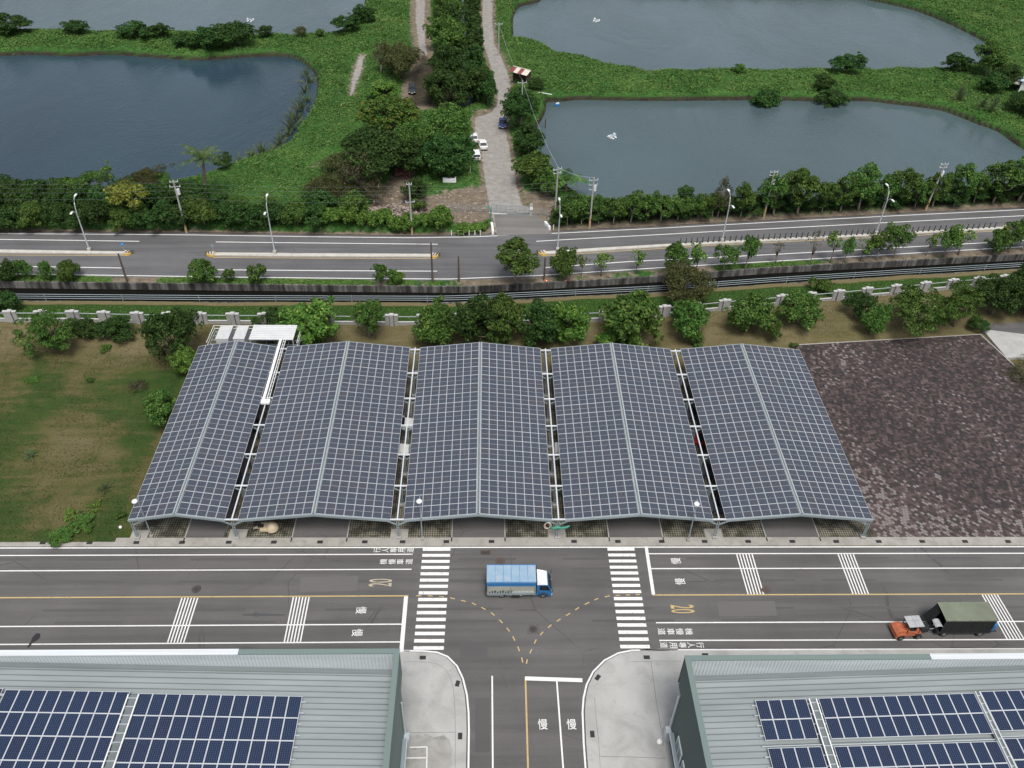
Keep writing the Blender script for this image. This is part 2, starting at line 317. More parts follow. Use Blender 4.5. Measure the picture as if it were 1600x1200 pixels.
# ------------------------------------------------------------------ mesh building
class MB:
    def __init__(s): s.v, s.f, s.mi, s.uv, s.mats = [], [], [], {}, []
    def mat(s, n):
        if n not in s.mats: s.mats.append(n)
        return s.mats.index(n)
    def face(s, pts, m, uv=None):
        i = len(s.v); s.v.extend([tuple(p) for p in pts]); s.f.append(tuple(range(i, i+len(pts)))); s.mi.append(s.mat(m))
        if uv: s.uv[len(s.f)-1] = uv
        return s
    def box(s, c, d, m, rz=0.0, mtx=None):
        hx, hy, hz = d[0]/2, d[1]/2, d[2]/2
        P = [(x, y, z) for z in (-hz, hz) for x, y in ((-hx, -hy), (hx, -hy), (hx, hy), (-hx, hy))]
        ca, sa = math.cos(rz), math.sin(rz)
        P = [(c[0]+x*ca-y*sa, c[1]+x*sa+y*ca, c[2]+z) for x, y, z in P]
        if mtx is not None: P = [tuple(mtx @ Vector(p)) for p in P]
        i = len(s.v); s.v.extend(P); k = s.mat(m)
        for f in ((3, 2, 1, 0), (4, 5, 6, 7), (0, 1, 5, 4), (1, 2, 6, 5), (2, 3, 7, 6), (3, 0, 4, 7)):
            s.f.append(tuple(i+j for j in f)); s.mi.append(k)
        return s
    def beam(s, a, b, wd, ht, m):
        a, b = Vector(a), Vector(b); d = b-a; L = d.length
        if L < 1e-6: return s
        z = d.normalized(); ref = Vector((0, 0, 1)) if abs(z.z) < 0.95 else Vector((0, 1, 0))
        x = ref.cross(z).normalized(); y = z.cross(x)
        i = len(s.v); k = s.mat(m)
        for p in (a, b):
            for sx, sy_ in ((-1, -1), (1, -1), (1, 1), (-1, 1)): s.v.append(tuple(p + x*sx*wd/2 + y*sy_*ht/2))
        for f in ((3, 2, 1, 0), (4, 5, 6, 7), (0, 1, 5, 4), (1, 2, 6, 5), (2, 3, 7, 6), (3, 0, 4, 7)):
            s.f.append(tuple(i+j for j in f)); s.mi.append(k)
        return s
    def tube(s, pts, r, m, n=8, cap=True):
        pts = [Vector(p) for p in pts]; rr = r if isinstance(r, (list, tuple)) else [r]*len(pts)
        k = s.mat(m); i0 = len(s.v)
        for j, p in enumerate(pts):
            d = (pts[min(j+1, len(pts)-1)] - pts[max(j-1, 0)]).normalized()
            ref = Vector((0, 0, 1)) if abs(d.z) < 0.9 else Vector((1, 0, 0))
            x = ref.cross(d).normalized(); y = d.cross(x)
            for q in range(n):
                a = 2*math.pi*q/n; s.v.append(tuple(p + x*math.cos(a)*rr[j] + y*math.sin(a)*rr[j]))
        for j in range(len(pts)-1):
            for q in range(n):
                a, b = i0+j*n+q, i0+j*n+(q+1) % n
                s.f.append((a, b, b+n, a+n)); s.mi.append(k)
        if cap:
            s.f.append(tuple(i0+q for q in reversed(range(n)))); s.mi.append(k)
            e = i0+(len(pts)-1)*n; s.f.append(tuple(e+q for q in range(n))); s.mi.append(k)
        return s
    def prism(s, poly, z0, z1, m, mtop=None):
        n = len(poly); i = len(s.v)
        a = sum(poly[j][0]*poly[(j+1) % n][1]-poly[(j+1) % n][0]*poly[j][1] for j in range(n))
        P = list(poly) if a > 0 else list(reversed(poly))
        s.v.extend([(p[0], p[1], z0) for p in P]); s.v.extend([(p[0], p[1], z1) for p in P]); k = s.mat(m); kt = s.mat(mtop or m)
        s.f.append(tuple(i+j for j in reversed(range(n)))); s.mi.append(k)
        s.f.append(tuple(i+n+j for j in range(n))); s.mi.append(kt)
        for j in range(n):
            q = (j+1) % n; s.f.append((i+j, i+q, i+n+q, i+n+j)); s.mi.append(k)
        return s
    def extrude_x(s, prof, x0, x1, m, ends=None):      # prof: list of (y, z)
        n = len(prof); i = len(s.v); k = s.mat(m)
        s.v.extend([(x0, p[0], p[1]) for p in prof]); s.v.extend([(x1, p[0], p[1]) for p in prof])
        for j in range(n):
            q = (j+1) % n; s.f.append((i+j, i+q, i+n+q, i+n+j)); s.mi.append(k)
        s.f.append(tuple(i+j for j in reversed(range(n)))); s.mi.append(k); s.f.append(tuple(i+n+j for j in range(n))); s.mi.append(k)
        return s
    def extrude_y(s, prof, y0, y1, m, inset=None):      # prof: list of (x, z); inset(x,z) -> metres pulled in at both sides
        n = len(prof); i = len(s.v); k = s.mat(m); g = inset or (lambda x, z: 0.0)
        s.v.extend([(p[0], y0+g(*p), p[1]) for p in prof]); s.v.extend([(p[0], y1-g(*p), p[1]) for p in prof])
        for j in range(n):
            q = (j+1) % n; s.f.append((i+j, i+n+j, i+n+q, i+q)); s.mi.append(k)
        s.f.append(tuple(i+j for j in range(n))); s.mi.append(k); s.f.append(tuple(i+n+j for j in reversed(range(n)))); s.mi.append(k)
        return s
    def dome(s, c, r, m, rz=None, n=10, k=4, half=True):
        pts = []; rz = rz or r; K = s.mat(m); i0 = len(s.v)
        lo = 0 if half else -k
        for j in range(lo, k+1):
            a = math.pi/2*j/k
            for q in range(n):
                t = 2*math.pi*q/n; s.v.append((c[0]+r*math.cos(a)*math.cos(t), c[1]+r*math.cos(a)*math.sin(t), c[2]+rz*math.sin(a)))
        for j in range(k-lo):
            for q in range(n):
                a, b = i0+j*n+q, i0+j*n+(q+1) % n; s.f.append((a, b, b+n, a+n)); s.mi.append(K)
        return s
    def mesh(s, name, smooth=False):
        me = bpy.data.meshes.new(name); me.from_pydata(s.v, [], s.f)
        for n in s.mats: me.materials.append(M(n))
        me.polygons.foreach_set('material_index', s.mi)
        if s.uv:
            L = me.uv_layers.new(name='UVMap')
            for fi, uv in s.uv.items():
                ls = me.polygons[fi].loop_start
                for j, u in enumerate(uv): L.data[ls+j].uv = u
        if smooth: me.polygons.foreach_set('use_smooth', [True]*len(s.f))
        bm = bmesh.new(); bm.from_mesh(me); bmesh.ops.recalc_face_normals(bm, faces=bm.faces); bm.to_mesh(me); bm.free()
        me.update(); return me
    def build(s, name, parent=None, loc=None, rz=None, smooth=False): return put(name, s.mesh(name, smooth), parent, loc, rz)
def quads(name, V, mat, extra=None):                     # V: (N,4,3) array of separate quads
    N = len(V); me = bpy.data.meshes.new(name)
    me.vertices.add(N*4); me.vertices.foreach_set('co', V.astype(np.float32).ravel())
    me.loops.add(N*4); me.loops.foreach_set('vertex_index', np.arange(N*4, dtype=np.int32))
    me.polygons.add(N); me.polygons.foreach_set('loop_start', np.arange(0, N*4, 4, dtype=np.int32)); me.polygons.foreach_set('loop_total', np.full(N, 4, dtype=np.int32))
    me.materials.append(M(mat)); me.update(calc_edges=True); return me
def grid_mesh(name, X, Y, Z, mat, attrs=None):
    ny, nx = X.shape; me = bpy.data.meshes.new(name)
    me.vertices.add(nx*ny); me.vertices.foreach_set('co', np.stack([X, Y, Z], -1).astype(np.float32).ravel())
    i = np.arange((ny-1)*(nx-1)); r, c = i//(nx-1), i % (nx-1); a = r*nx+c
    F = np.stack([a, a+1, a+1+nx, a+nx], -1).astype(np.int32); n = len(F)
    me.loops.add(n*4); me.loops.foreach_set('vertex_index', F.ravel())
    me.polygons.add(n); me.polygons.foreach_set('loop_start', np.arange(0, n*4, 4, dtype=np.int32)); me.polygons.foreach_set('loop_total', np.full(n, 4, dtype=np.int32))
    me.polygons.foreach_set('use_smooth', np.ones(n, dtype=bool))
    for k, A in (attrs or {}).items():
        at = me.attributes.new(k, 'FLOAT', 'POINT'); at.data.foreach_set('value', A.astype(np.float32).ravel())
    me.materials.append(M(mat)); me.update(calc_edges=True); return me
# value noise on arrays
_rs = np.random.RandomState(11); _T = _rs.rand(256, 256)
def vnoise(x, y, s):
    x = x/s+1000.3; y = y/s+1000.7; xi = np.floor(x).astype(int); yi = np.floor(y).astype(int); fx, fy = x-xi, y-yi
    fx, fy = fx*fx*(3-2*fx), fy*fy*(3-2*fy)
    g = lambda a, b: _T[a % 256, b % 256]
    return (g(xi, yi)*(1-fx)+g(xi+1, yi)*fx)*(1-fy)+(g(xi, yi+1)*(1-fx)+g(xi+1, yi+1)*fx)*fy
def in_poly(X, Y, P):
    ins = np.zeros(X.shape, bool); n = len(P)
    for i in range(n):
        x0, y0 = P[i][0], P[i][1]; x1, y1 = P[(i+1) % n][0], P[(i+1) % n][1]
        if y0 == y1: continue
        ins ^= ((y0 > Y) != (y1 > Y)) & (X < (x1-x0)*(Y-y0)/(y1-y0)+x0)
    return ins
def seg_dist(X, Y, P, closed=True):
    D = np.full(X.shape, 1e9); n = len(P)
    for i in range(n if closed else n-1):
        x0, y0 = P[i][0], P[i][1]; x1, y1 = P[(i+1) % n][0], P[(i+1) % n][1]
        dx, dy = x1-x0, y1-y0; L = dx*dx+dy*dy+1e-9
        t = np.clip(((X-x0)*dx+(Y-y0)*dy)/L, 0, 1); D = np.minimum(D, np.hypot(X-x0-t*dx, Y-y0-t*dy))
    return D
def sdist(X, Y, P):
    return np.where(in_poly(X, Y, P), -1.0, 1.0)*seg_dist(X, Y, P)      # negative inside
def smooth(P, n=6):                                       # Catmull-Rom through a closed polygon
    out = []; N = len(P)
    for i in range(N):
        p0, p1, p2, p3 = (np.array(P[(i+k) % N][:2], float) for k in (-1, 0, 1, 2))
        for j in range(n):
            t = j/n; out.append(0.5*((2*p1)+(-p0+p2)*t+(2*p0-5*p1+4*p2-p3)*t*t+(-p0+3*p1-3*p2+p3)*t**3))
    return out
def interp_line(P):
    xs = [p[0] for p in P]; ys = [p[1] for p in P]
    return lambda x: np.interp(x, xs, ys)
# ================================================================== THE SETTING
def wline(pts, z=0.0, ext=True):
    P = [tuple(G(x, y, z)) for x, y in pts]
    if ext:
        (x0, y0, _), (x1, y1, _) = P[0], P[1]; s = 0.0
        P.insert(0, (-260.0, y0+s*(-260-x0), z))
        (x0, y0, _), (x1, y1, _) = P[-2], P[-1]; s = (y1-y0)/(x1-x0)
        P.append((260.0, y1+s*(260-x1), z))
    return P
# one ground sheet to the horizon, far below the made ground
MB().face([(-3000, -500, -3.2), (3000, -500, -3.2), (3000, 5000, -3.2), (-3000, 5000, -3.2)], 'land').build('ground')
tag(bpy.data.objects['ground'], kind='structure')

# ---- compound road (front), kerb strips and corner pavements
YK = 60.75
road = MB().box((0, (YK-30)/2-0.0, -1.0), (300, YK+30, 2.0), 'asphalt').build('road'); tag(road, kind='structure')
road.data.transform(Matrix.Translation((0, 0, 0)))
pav = MB().box((0, YK+0.62, -0.44), (300, 1.2, 1.12), 'kerb_concrete').build('pavement'); tag(pav, kind='structure')
ZM = 0.006
marks = {}
def mark(name, m='paint_white'): return marks.setdefault(name, (MB(), m))[0]
def sheet(mb, pts, m, z=ZM): mb.face([(p[0], p[1], z) for p in pts], m)
def stripe(mb, pts, wd, m, z=ZM):                          # painted stripe along a world polyline, one face per stretch
    for a, b in zip(pts[:-1], pts[1:]):
        a, b = np.array(a[:2]), np.array(b[:2]); d = b-a; L = np.hypot(*d)
        if L < 1e-6: continue
        n = np.array([-d[1], d[0]])/L*wd/2
        mb.face([(a[0]-n[0], a[1]-n[1], z), (b[0]-n[0], b[1]-n[1], z), (b[0]+n[0], b[1]+n[1], z), (a[0]+n[0], a[1]+n[1], z)], m)
def mitred(mb, pts, wd, m, z=ZM):
    P = [np.array(p[:2], float) for p in pts]; Ls, Rs = [], []
    for i, p in enumerate(P):
        d = P[min(i+1, len(P)-1)]-P[max(i-1, 0)]; d = d/np.hypot(*d); n = np.array([-d[1], d[0]])*wd/2
        Ls.append(p+n); Rs.append(p-n)
    for i in range(len(P)-1):
        mb.face([(*Rs[i], z), (*Rs[i+1], z), (*Ls[i+1], z), (*Ls[i], z)], m)
def ext_l(p, q, xw=-140.0):                                # run a line on to the left / right beyond the picture
    p, q = G(*p), G(*q); s = (q.y-p.y)/(q.x-p.x); return [(xw, p.y+s*(xw-p.x)), (q.x, q.y)]
def ext_r(p, q, xw=140.0):
    p, q = G(*p), G(*q); s = (q.y-p.y)/(q.x-p.x); return [(p.x, p.y), (xw, p.y+s*(xw-p.x))]
lw = mark('lane_line')
stripe(lw, [(-140, 60.62), (140, 60.62)], 0.16, 'paint_white')
for a, b in (((0, 868), (645, 866)), ((0, 892), (643, 889.5)), ((0, 979), (628, 975.3)), ((0, 1007), (626, 1003))): stripe(lw, ext_l(a, b), 0.14, 'paint_white')
for a, b in (((1012, 865.2), (1600, 864.5)), ((1017, 888.5), (1600, 887.6)), ((1025, 973), (1600, 971)), ((1030, 1000.7), (1600, 999.3)), ((1000, 1015.5), (1600, 1013.8))): stripe(lw, ext_r(a, b), 0.14, 'paint_white')
stripe(lw, ext_l((0, 1022), (640, 1017.5)), 0.14, 'paint_white')
for a, b in (((769, 1056), (770, 1200)), ((870, 1064), (880, 1200))):
    p, q = G(*a), G(*b); stripe(lw, [(p.x, p.y), (p.x+(q.x-p.x)*2.2, p.y+(q.y-p.y)*2.2)], 0.15, 'paint_white')
ly = mark('centre_line')
stripe(ly, ext_l((0, 934), (638, 931)), 0.15, 'paint_yellow', ZM+.004); stripe(ly, ext_r((1020, 929.8), (1600, 928)), 0.15, 'paint_yellow', ZM+.004)
p, q = G(821, 1058), G(825, 1200); stripe(ly, [(p.x, p.y), (p.x+(q.x-p.x)*2.2, p.y+(q.y-p.y)*2.2)], 0.16, 'paint_yellow')
ls = mark('stop_line')
for a, b, wd in (((634.5, 932), (627, 1019), 0.42), ((1009.5, 853.8), (1021, 929), 0.36), ((820.5, 1060), (910, 1063), 0.42)):
    stripe(ls, [G(*a), G(*b)], wd, 'paint_white', ZM+.008)
cw = mark('crosswalk')
for i, yz in enumerate((123, 185, 248, 311, 377, 443, 507, 576, 645, 713, 782, 853, 928, 999, 1075, 1150)):
    y = 840+yz/6.667; t = (yz-105)/1060.0
    a, b = G(661-15.1*t, y), G(704-10.8*t, y); stripe(cw, [a, b], 0.40, 'paint_crossing')
for i, yz in enumerate((90, 119, 149, 180, 209, 240, 271, 302, 337, 368, 402, 436, 469, 505, 540, 577)):
    y = 830+yz/3.2; t = (yz-85)/500.0
    a, b = G(949+20.4*t, y), G(991.2+24.4*t, y); stripe(cw, [a, b], 0.40, 'paint_crossing')
rs = mark('rumble_strip')
for (xa0, xa1, ya, xb0, xb1, yb) in ((284.5, 309, 934, 262, 287, 1004), (458.5, 483, 933, 444, 469, 1004), (1151, 1175, 866, 1169, 1193, 928.5), (1309.5, 1333, 866, 1333, 1357, 928.5), (1534.5, 1558, 929, 1574, 1600, 999)):
    for k in range(6):
        t = k/5.0; stripe(rs, [G(xa0+(xa1-xa0)*t, ya), G(xb0+(xb1-xb0)*t, yb)], 0.14, 'paint_white', ZM+.009)
da = mark('dashed_arc')
for pts in ([(650, 931), (668, 931), (686, 932), (703, 934), (720, 938), (737, 942), (752, 949), (767, 957), (780, 968), (792, 981), (801, 994), (809, 1010), (815, 1027), (819, 1046)],
            [(1000, 929), (985, 929.6), (969, 930), (953, 931), (935, 935), (921, 941), (905, 949), (891, 958), (876, 967), (862, 976), (849, 987), (838, 999), (831, 1014), (824, 1030), (820.5, 1046)]):
    W = [G(*p) for p in pts]
    for j in range(len(W)-1):
        a, b = W[j], W[j+1]; mid = (a+b)/2; d = (b-a).normalized()*0.30*1.0
        m0, m1 = a+(b-a)*0.02, a+(b-a)*0.45
        stripe(da, [m0, m1], 0.115, 'paint_yellow', ZM+.011)
# painted writing: every stroke group lies flat on the asphalt
def paint_text(body, centre, up, wd, hg, m, name, z=ZM+.002):
    """one word flat on the road. up = direction the characters' tops point, wd/hg = size across / along."""
    c = bpy.data.curves.new(name, 'FONT'); c.body = body; c.size = 1.0; c.align_x = 'CENTER'; c.offset = 0.003
    o = bpy.data.objects.new(name, c); COL.objects.link(o); bpy.context.view_layer.update()
    me = bpy.data.meshes.new_from_object(o.evaluated_get(bpy.context.evaluated_depsgraph_get())); bpy.data.objects.remove(o)
    co = np.zeros(len(me.vertices)*3); me.vertices.foreach_get('co', co); co = co.reshape(-1, 3)
    lo, hi = co.min(0), co.max(0); q = (co-(lo+hi)/2)/np.maximum(hi-lo, 1e-6)
    up = np.array(up, float); right = np.array([up[1], -up[0]])
    P = np.outer(q[:, 0]*wd, right)+np.outer(q[:, 1]*hg, up)+np.array(centre[:2])
    out = np.column_stack([P, np.full(len(P), z)]); me.vertices.foreach_set('co', out.ravel()); me.materials.clear(); me.materials.append(M(m)); me.update()
    r = put(name, me, road); tag(r, kind='structure'); return r
for ch, x, y in zip('行人專用道', (589, 602, 615, 628, 641), (859.8,)*5): paint_text(ch, G(x, y), (-1, 0), 0.62, 0.80, 'paint_white', 'lettering')
for ch, x, y in zip('機慢車道', (599, 612.5, 625.5, 639), (877.6,)*4): paint_text(ch, G(x, y), (-1, 0), 0.72, 0.80, 'paint_white', 'lettering')
for ch, x, y in zip('道車慢機', (1034, 1048, 1062, 1076.5), (986.8,)*4): paint_text(ch, G(x, y), (1, 0), 0.78, 0.78, 'paint_white', 'lettering')
for ch, x, y in zip('道用專人行', (1037.5, 1052, 1066.5, 1080, 1094), (1008,)*5): paint_text(ch, G(x, y), (1, 0), 0.66, 0.78, 'paint_white', 'lettering')
for x, y, u in ((564.5, 953.5, 1), (558.5, 988.5, 1), (1056, 876.5, -1), (1062.5, 908.5, -1)): paint_text('慢', G(x, y), (u, 0), 0.86, 1.12, 'paint_white', 'lettering')
for x, y in ((848, 1131.5), (893, 1131.5)): paint_text('慢', G(x, y), (0, 1), 0.9, 1.05, 'paint_white', 'lettering')
paint_text('20', G(1066.5, 951.5), (1, 0), 1.05, 2.5, 'paint_yellow', 'lettering'); paint_text('20', G(594.5, 910.5), (-1, 0), 1.0, 2.5, 'paint_worn', 'lettering')

# corner pavements by the warehouses, raised one kerb above the road
CL = [(630, 1018.5), (660, 1019), (682, 1021), (697, 1027), (711, 1041), (720, 1060), (726, 1085), (728.5, 1112), (729, 1140), (728, 1200)]
CR = [(1060, 1016.5), (1010, 1017.5), (988, 1018), (968, 1022), (947, 1033), (930, 1050), (920, 1070), (915.5, 1090), (914, 1112), (916, 1160), (919, 1200)]
def corner(cs, xe, name):
    W = [G(x, y, 0.14) for x, y in cs]; e = W[-1]-W[-2]
    W.append(W[-1]+e.normalized()*30)
    P = [(p.x, p.y) for p in W]
    P = [(xe, W[0].y)] + P + [(xe, W[-1].y)]
    o = MB().prism(P, -0.5, 0.14, 'concrete').build(name); tag(o, kind='structure')
    k = MB(); Q = [np.array(p) for p in P[1:-1]]
    mitred(k, Q, 0.0001, 'concrete')
    mw = mark('kerb_line'); off = []
    for i, p in enumerate(Q):
        d = Q[min(i+1, len(Q)-1)]-Q[max(i-1, 0)]; d /= np.hypot(*d); n = np.array([-d[1], d[0]])*(1 if xe < 0 else -1)
        off.append(p+n*0.22)
    mitred(mw, off, 0.17, 'paint_white'); return o
corner_l = corner(CL, -140.0, 'corner_pavement'); corner_r = corner(CR, 140.0, 'corner_pavement')
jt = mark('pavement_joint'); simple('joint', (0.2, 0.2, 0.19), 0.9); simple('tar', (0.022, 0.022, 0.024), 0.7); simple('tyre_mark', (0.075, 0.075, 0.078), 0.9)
ZC = 0.146
def crv(pts, wd, m='joint', z=ZC): mitred(jt, smooth_open([G(x, y, 0.14) for x, y in pts]), wd, m, z)
def smooth_open(P, n=5):
    P = [np.array(p[:2], float) for p in P]; Q = [2*P[0]-P[1]]+P+[2*P[-1]-P[-2]]; out = []
    for i in range(1, len(Q)-2):
        for j in range(n):
            t = j/n; p0, p1, p2, p3 = Q[i-1:i+3]
            out.append(0.5*((2*p1)+(-p0+p2)*t+(2*p0-5*p1+4*p2-p3)*t*t+(-p0+3*p1-3*p2+p3)*t**3))
    out.append(P[-1]); return out
crv([(631, 1034), (664, 1034.5), (686, 1039), (700, 1052), (707, 1070), (710, 1095), (711.5, 1140), (711, 1200)], 0.04)
crv([(631, 1145), (670, 1144.5), (711.5, 1144)], 0.05)
crv([(1065, 1033), (1030, 1033), (985, 1034)], 0.04); crv([(1017, 1034), (1024, 1085), (1033, 1140), (1037, 1165)], 0.05)
crv([(929, 1090), (931, 1120), (935, 1155), (938, 1200)], 0.04); crv([(938, 1182), (990, 1183), (1040, 1185)], 0.05)
for a, b in (((633, 1168), (667, 1167)), ((633, 1184.5), (667, 1184)), ((633.5, 1168), (632, 1215)), ((667.2, 1167), (666.6, 1215))): stripe(jt, [G(*a, .14), G(*b, .14)], 0.10, 'paint_white', ZC+.004)
# dark tailed blot, and tyre stains
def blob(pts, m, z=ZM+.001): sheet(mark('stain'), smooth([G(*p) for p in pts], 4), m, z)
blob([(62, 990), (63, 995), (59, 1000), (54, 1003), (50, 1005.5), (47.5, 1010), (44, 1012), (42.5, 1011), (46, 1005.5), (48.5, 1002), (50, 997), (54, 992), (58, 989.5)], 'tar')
blob([(380, 959.5), (395, 958.5), (402, 955), (404, 958), (443, 959.5), (443, 962), (404, 963), (400, 966), (398, 963), (380, 962)], 'tyre_mark')
simple('asphalt_patch', (0.088, 0.086, 0.085), 0.9, 0, 0.12, 2.0); simple('asphalt_pale', (0.128, 0.124, 0.12), 0.9, 0, 0.1, 2.0)
mat_concrete('stained_concrete', (0.33, 0.325, 0.305), 0.85, 0.7)
def wobbly(pts, m, z, jit=0.12):
    P = []
    W = [G(*p) for p in pts]
    for a, b in zip(W, W[1:]+W[:1]):
        n_ = max(2, int((b-a).length/0.5))
        for q in range(n_): P.append(a+(b-a)*(q/n_)+Vector((random.uniform(-jit, jit), random.uniform(-jit, jit), 0)))
    sheet(mark('stain'), P, m, z)
wobbly([(718, 1005), (760, 1003), (763, 1030), (720, 1033)], 'asphalt_patch', 0.0025, 0.03); wobbly([(1120, 940), (1210, 939), (1214, 962), (1124, 963)], 'asphalt_pale', 0.0025, 0.03)
wobbly([(470, 902), (560, 900), (558, 923), (468, 925)], 'asphalt_pale', 0.0025, 0.03); wobbly([(742, 1090), (765, 1090), (766, 1175), (742, 1176)], 'asphalt_patch', 0.0025, 0.03)
for y_, z_ in ((59.0, 0.0021), (57.6, 0.0022), (52.4, 0.0023), (50.9, 0.0024), (56.0, 0.0020)):
    for k in range(9):
        x_ = -60+k*14+random.uniform(-2, 2); L_ = random.uniform(6, 9); sheet(mark('stain'), [(x_, y_-0.14), (x_+L_*0.5, y_-0.2+random.uniform(-.05, .05)), (x_+L_, y_-0.12), (x_+L_, y_+0.12), (x_+L_*0.5, y_+0.2), (x_, y_+0.14)], 'asphalt_patch', z_)
wobbly([(632, 1151), (668, 1148), (700, 1153), (706, 1185), (700, 1230), (634, 1230)], 'stained_concrete', 0.1432, 0.25)
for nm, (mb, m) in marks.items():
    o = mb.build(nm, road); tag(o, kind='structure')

# ---- lots: asphalt aisles, grass pavers and brick plaza (flat slabs a few cm above the lawn)
YS, YE = 61.37, 92.6
slab = MB()
def lot(px0, px1, m, z):
    x0, x1 = G(px0, 838).x, G(px1, 838).x
    slab.box(((x0+x1)/2, (YS+YE)/2, z/2-0.2), (x1-x0, YE-YS, z+0.4), m)
edges = [(206, 290, 'grass_paver'), (290, 350, 'asphalt'), (350, 457, 'grass_paver'), (457, 543, 'asphalt'), (543, 706, 'grass_paver'), (706, 789, 'asphalt'), (789, 951, 'grass_paver'), (951, 1035, 'asphalt'), (1035, 1196, 'grass_paver'), (1196, 1279, 'asphalt'), (1279, 1367, 'grass_paver')]
for i, (a, b, m) in enumerate(edges): lot(a, b, m, 0.10 if m == 'asphalt' else 0.104)
for i, px in enumerate((290, 457, 543, 706, 789, 951, 1035, 1196, 1279)):
    x = G(px, 838).x; slab.box((x, (YS+YE)/2, 0.02), (0.13, YE-YS, 0.20), 'wall_concrete')
o = slab.build('parking_lot'); tag(o, kind='structure')
PB = [G(1367, 843), G(1800, 843), G(1600, 640), G(1530, 523), G(1249, 544)]
xr = PB[3].x; PBw = [(45.2, YS), (110, YS), (95, 75), (76.2, 101.6), (46.2, 98.6)]
X, Y = np.meshgrid(np.linspace(44, 112, 90), np.linspace(61, 103, 60))
PBw = [(45.15, 61.37), (84.0, 61.37), (75.9, 101.7), (46.2, 98.7)]
# plaza mesh: bilinear patch so that a wear attribute can vary over it
nu, nv = 60, 50; U, V = np.meshgrid(np.linspace(0, 1, nu), np.linspace(0, 1, nv)); A, B_, C_, D_ = [np.array(p) for p in PBw]
X = A[0]*(1-U)*(1-V)+B_[0]*U*(1-V)+C_[0]*U*V+D_[0]*(1-U)*V; Y = A[1]*(1-U)*(1-V)+B_[1]*U*(1-V)+C_[1]*U*V+D_[1]*(1-U)*V
worn = np.clip(1-np.hypot((X-47.5)/9, (Y-66)/16), 0, 1)*1.25+np.clip(1-(Y-61.4)/5.5, 0, 1)*0.95+np.clip(1-np.hypot((X-51)/9, (Y-96)/4.5), 0, 1)*0.8
o = put('plaza', grid_mesh('plaza', X, Y, np.full(X.shape, 0.11), 'brick_paving', {'worn': worn})); tag(o, kind='structure')
c = MB(); c.prism([(45.0, 61.37), (84.2, 61.37), (84.2, 61.1), (45.0, 61.1)], -0.3, 0.105, 'kerb_concrete'); mitred(c, [(84.0, 61.4), (75.9, 101.75), (46.1, 98.75)], 0.25, 'kerb_concrete', 0.13)
o = c.build('kerb'); tag(o, kind='structure')
# concrete apron and dark bed in the far right corner
o = MB().prism([G(1535, 514, .16)[:2], G(1665, 530, .16)[:2], G(1640, 560, .16)[:2], G(1600, 558, .16)[:2], G(1573, 559, .16)[:2]], -0.5, 0.16, 'concrete').build('apron'); tag(o, kind='structure')
o = MB().prism([G(1534, 506, .14)[:2], G(1680, 500, .14)[:2], G(1680, 531, .14)[:2], G(1537, 514, .14)[:2]], -0.5, 0.14, 'asphalt').build('driveway'); tag(o, kind='structure')

# ---- lawn of the compound (lowered where slabs lie over it)
FENCE_PX = [(-60, 505), (22, 505), (119, 505), (219, 507.5), (367, 508.5), (613, 510.5), (760, 510), (944, 504), (1036, 496.5), (1129, 487), (1218, 479.5), (1306, 472), (1400, 463), (1483, 454.5), (1600, 445)]
fence_w = wline(FENCE_PX); fence_y = interp_line(fence_w)
CF_PX = [(0, 443), (330, 446.8), (500, 448.7), (736, 451), (858, 444.5), (1018, 435), (1200, 421), (1400, 410.5), (1600, 400)]       # far canal wall top
CN_PX = [(0, 470), (330, 472.5), (700, 473.5), (858, 465.5), (1041, 456.5), (1200, 444.5), (1400, 432), (1600, 420)]                    # near canal edge
cf_y = interp_line(wline(CF_PX)); cn_y = interp_line(wline(CN_PX))
E2_PX = [(0, 427.6), (330, 432.5), (500, 434.5), (700, 436), (840, 430.5), (1020, 419), (1120, 413), (1200, 408.7), (1400, 397), (1600, 385.5)]
T_PX = [(0, 365), (300, 367), (500, 370), (640, 371.5), (740, 370), (820, 366.5), (900, 363), (1040, 356), (1120, 351.75), (1200, 347.5), (1400, 337), (1600, 327.5)]
e2_y = interp_line(wline(E2_PX)); t_y = interp_line(wline(T_PX))
xs = np.arange(-105, 125.1, 0.8); V = np.linspace(0, 1, 78)[:, None]
Y0 = np.full_like(xs, 61.35); Y1 = cn_y(xs)-0.55
X = np.broadcast_to(xs, (78, len(xs))).copy(); Y = Y0+(Y1-Y0)*V
lots = [[(-40.9, 61), (45.2, 61), (45.2, 93), (-40.9, 93)], PBw, [(66.5, 90), (110, 90), (110, 104.5), (66.5, 104.5)]]
d = np.minimum.reduce([sdist(X, Y, P) for P in lots])
Z = 0.03+0.16*vnoise(X, Y, 4.0)+0.10*vnoise(X, Y, 1.3)+0.35*np.clip((Y-96)/10, 0, 1)*vnoise(X, Y, 9)
Z = np.where(d < 0.9, -0.12+(np.clip(d, -0.4, 0.9)-0.2)*0.1, Z); Z = np.where(d < 0.2, -0.25, Z)
fy = fence_y(X)
dry = np.where(Y > fy+0.8, -0.75, np.where((Y > 92), 0.55, 0.12)); dry = np.where((X < -42) & (Y < 96), -0.10+0.62*np.clip(1-np.hypot((X+52)/9, (Y-77)/9), 0, 1)+0.45*np.clip(1-np.hypot((X+50)/6, (Y-66)/5), 0, 1)+0.4*np.clip((Y-90)/8, 0, 1)+0.35*(vnoise(X, Y, 9)-0.5), dry)
dry = np.where((Y > fy+0.8) & (Y > Y1-1.1), 1.0, dry)
LAWN = (X, Y, Z, dry, d, fy)
o = put('lawn', grid_mesh('lawn', X, Y, Z, 'lawn', {'dry': dry})); tag(o, kind='structure')

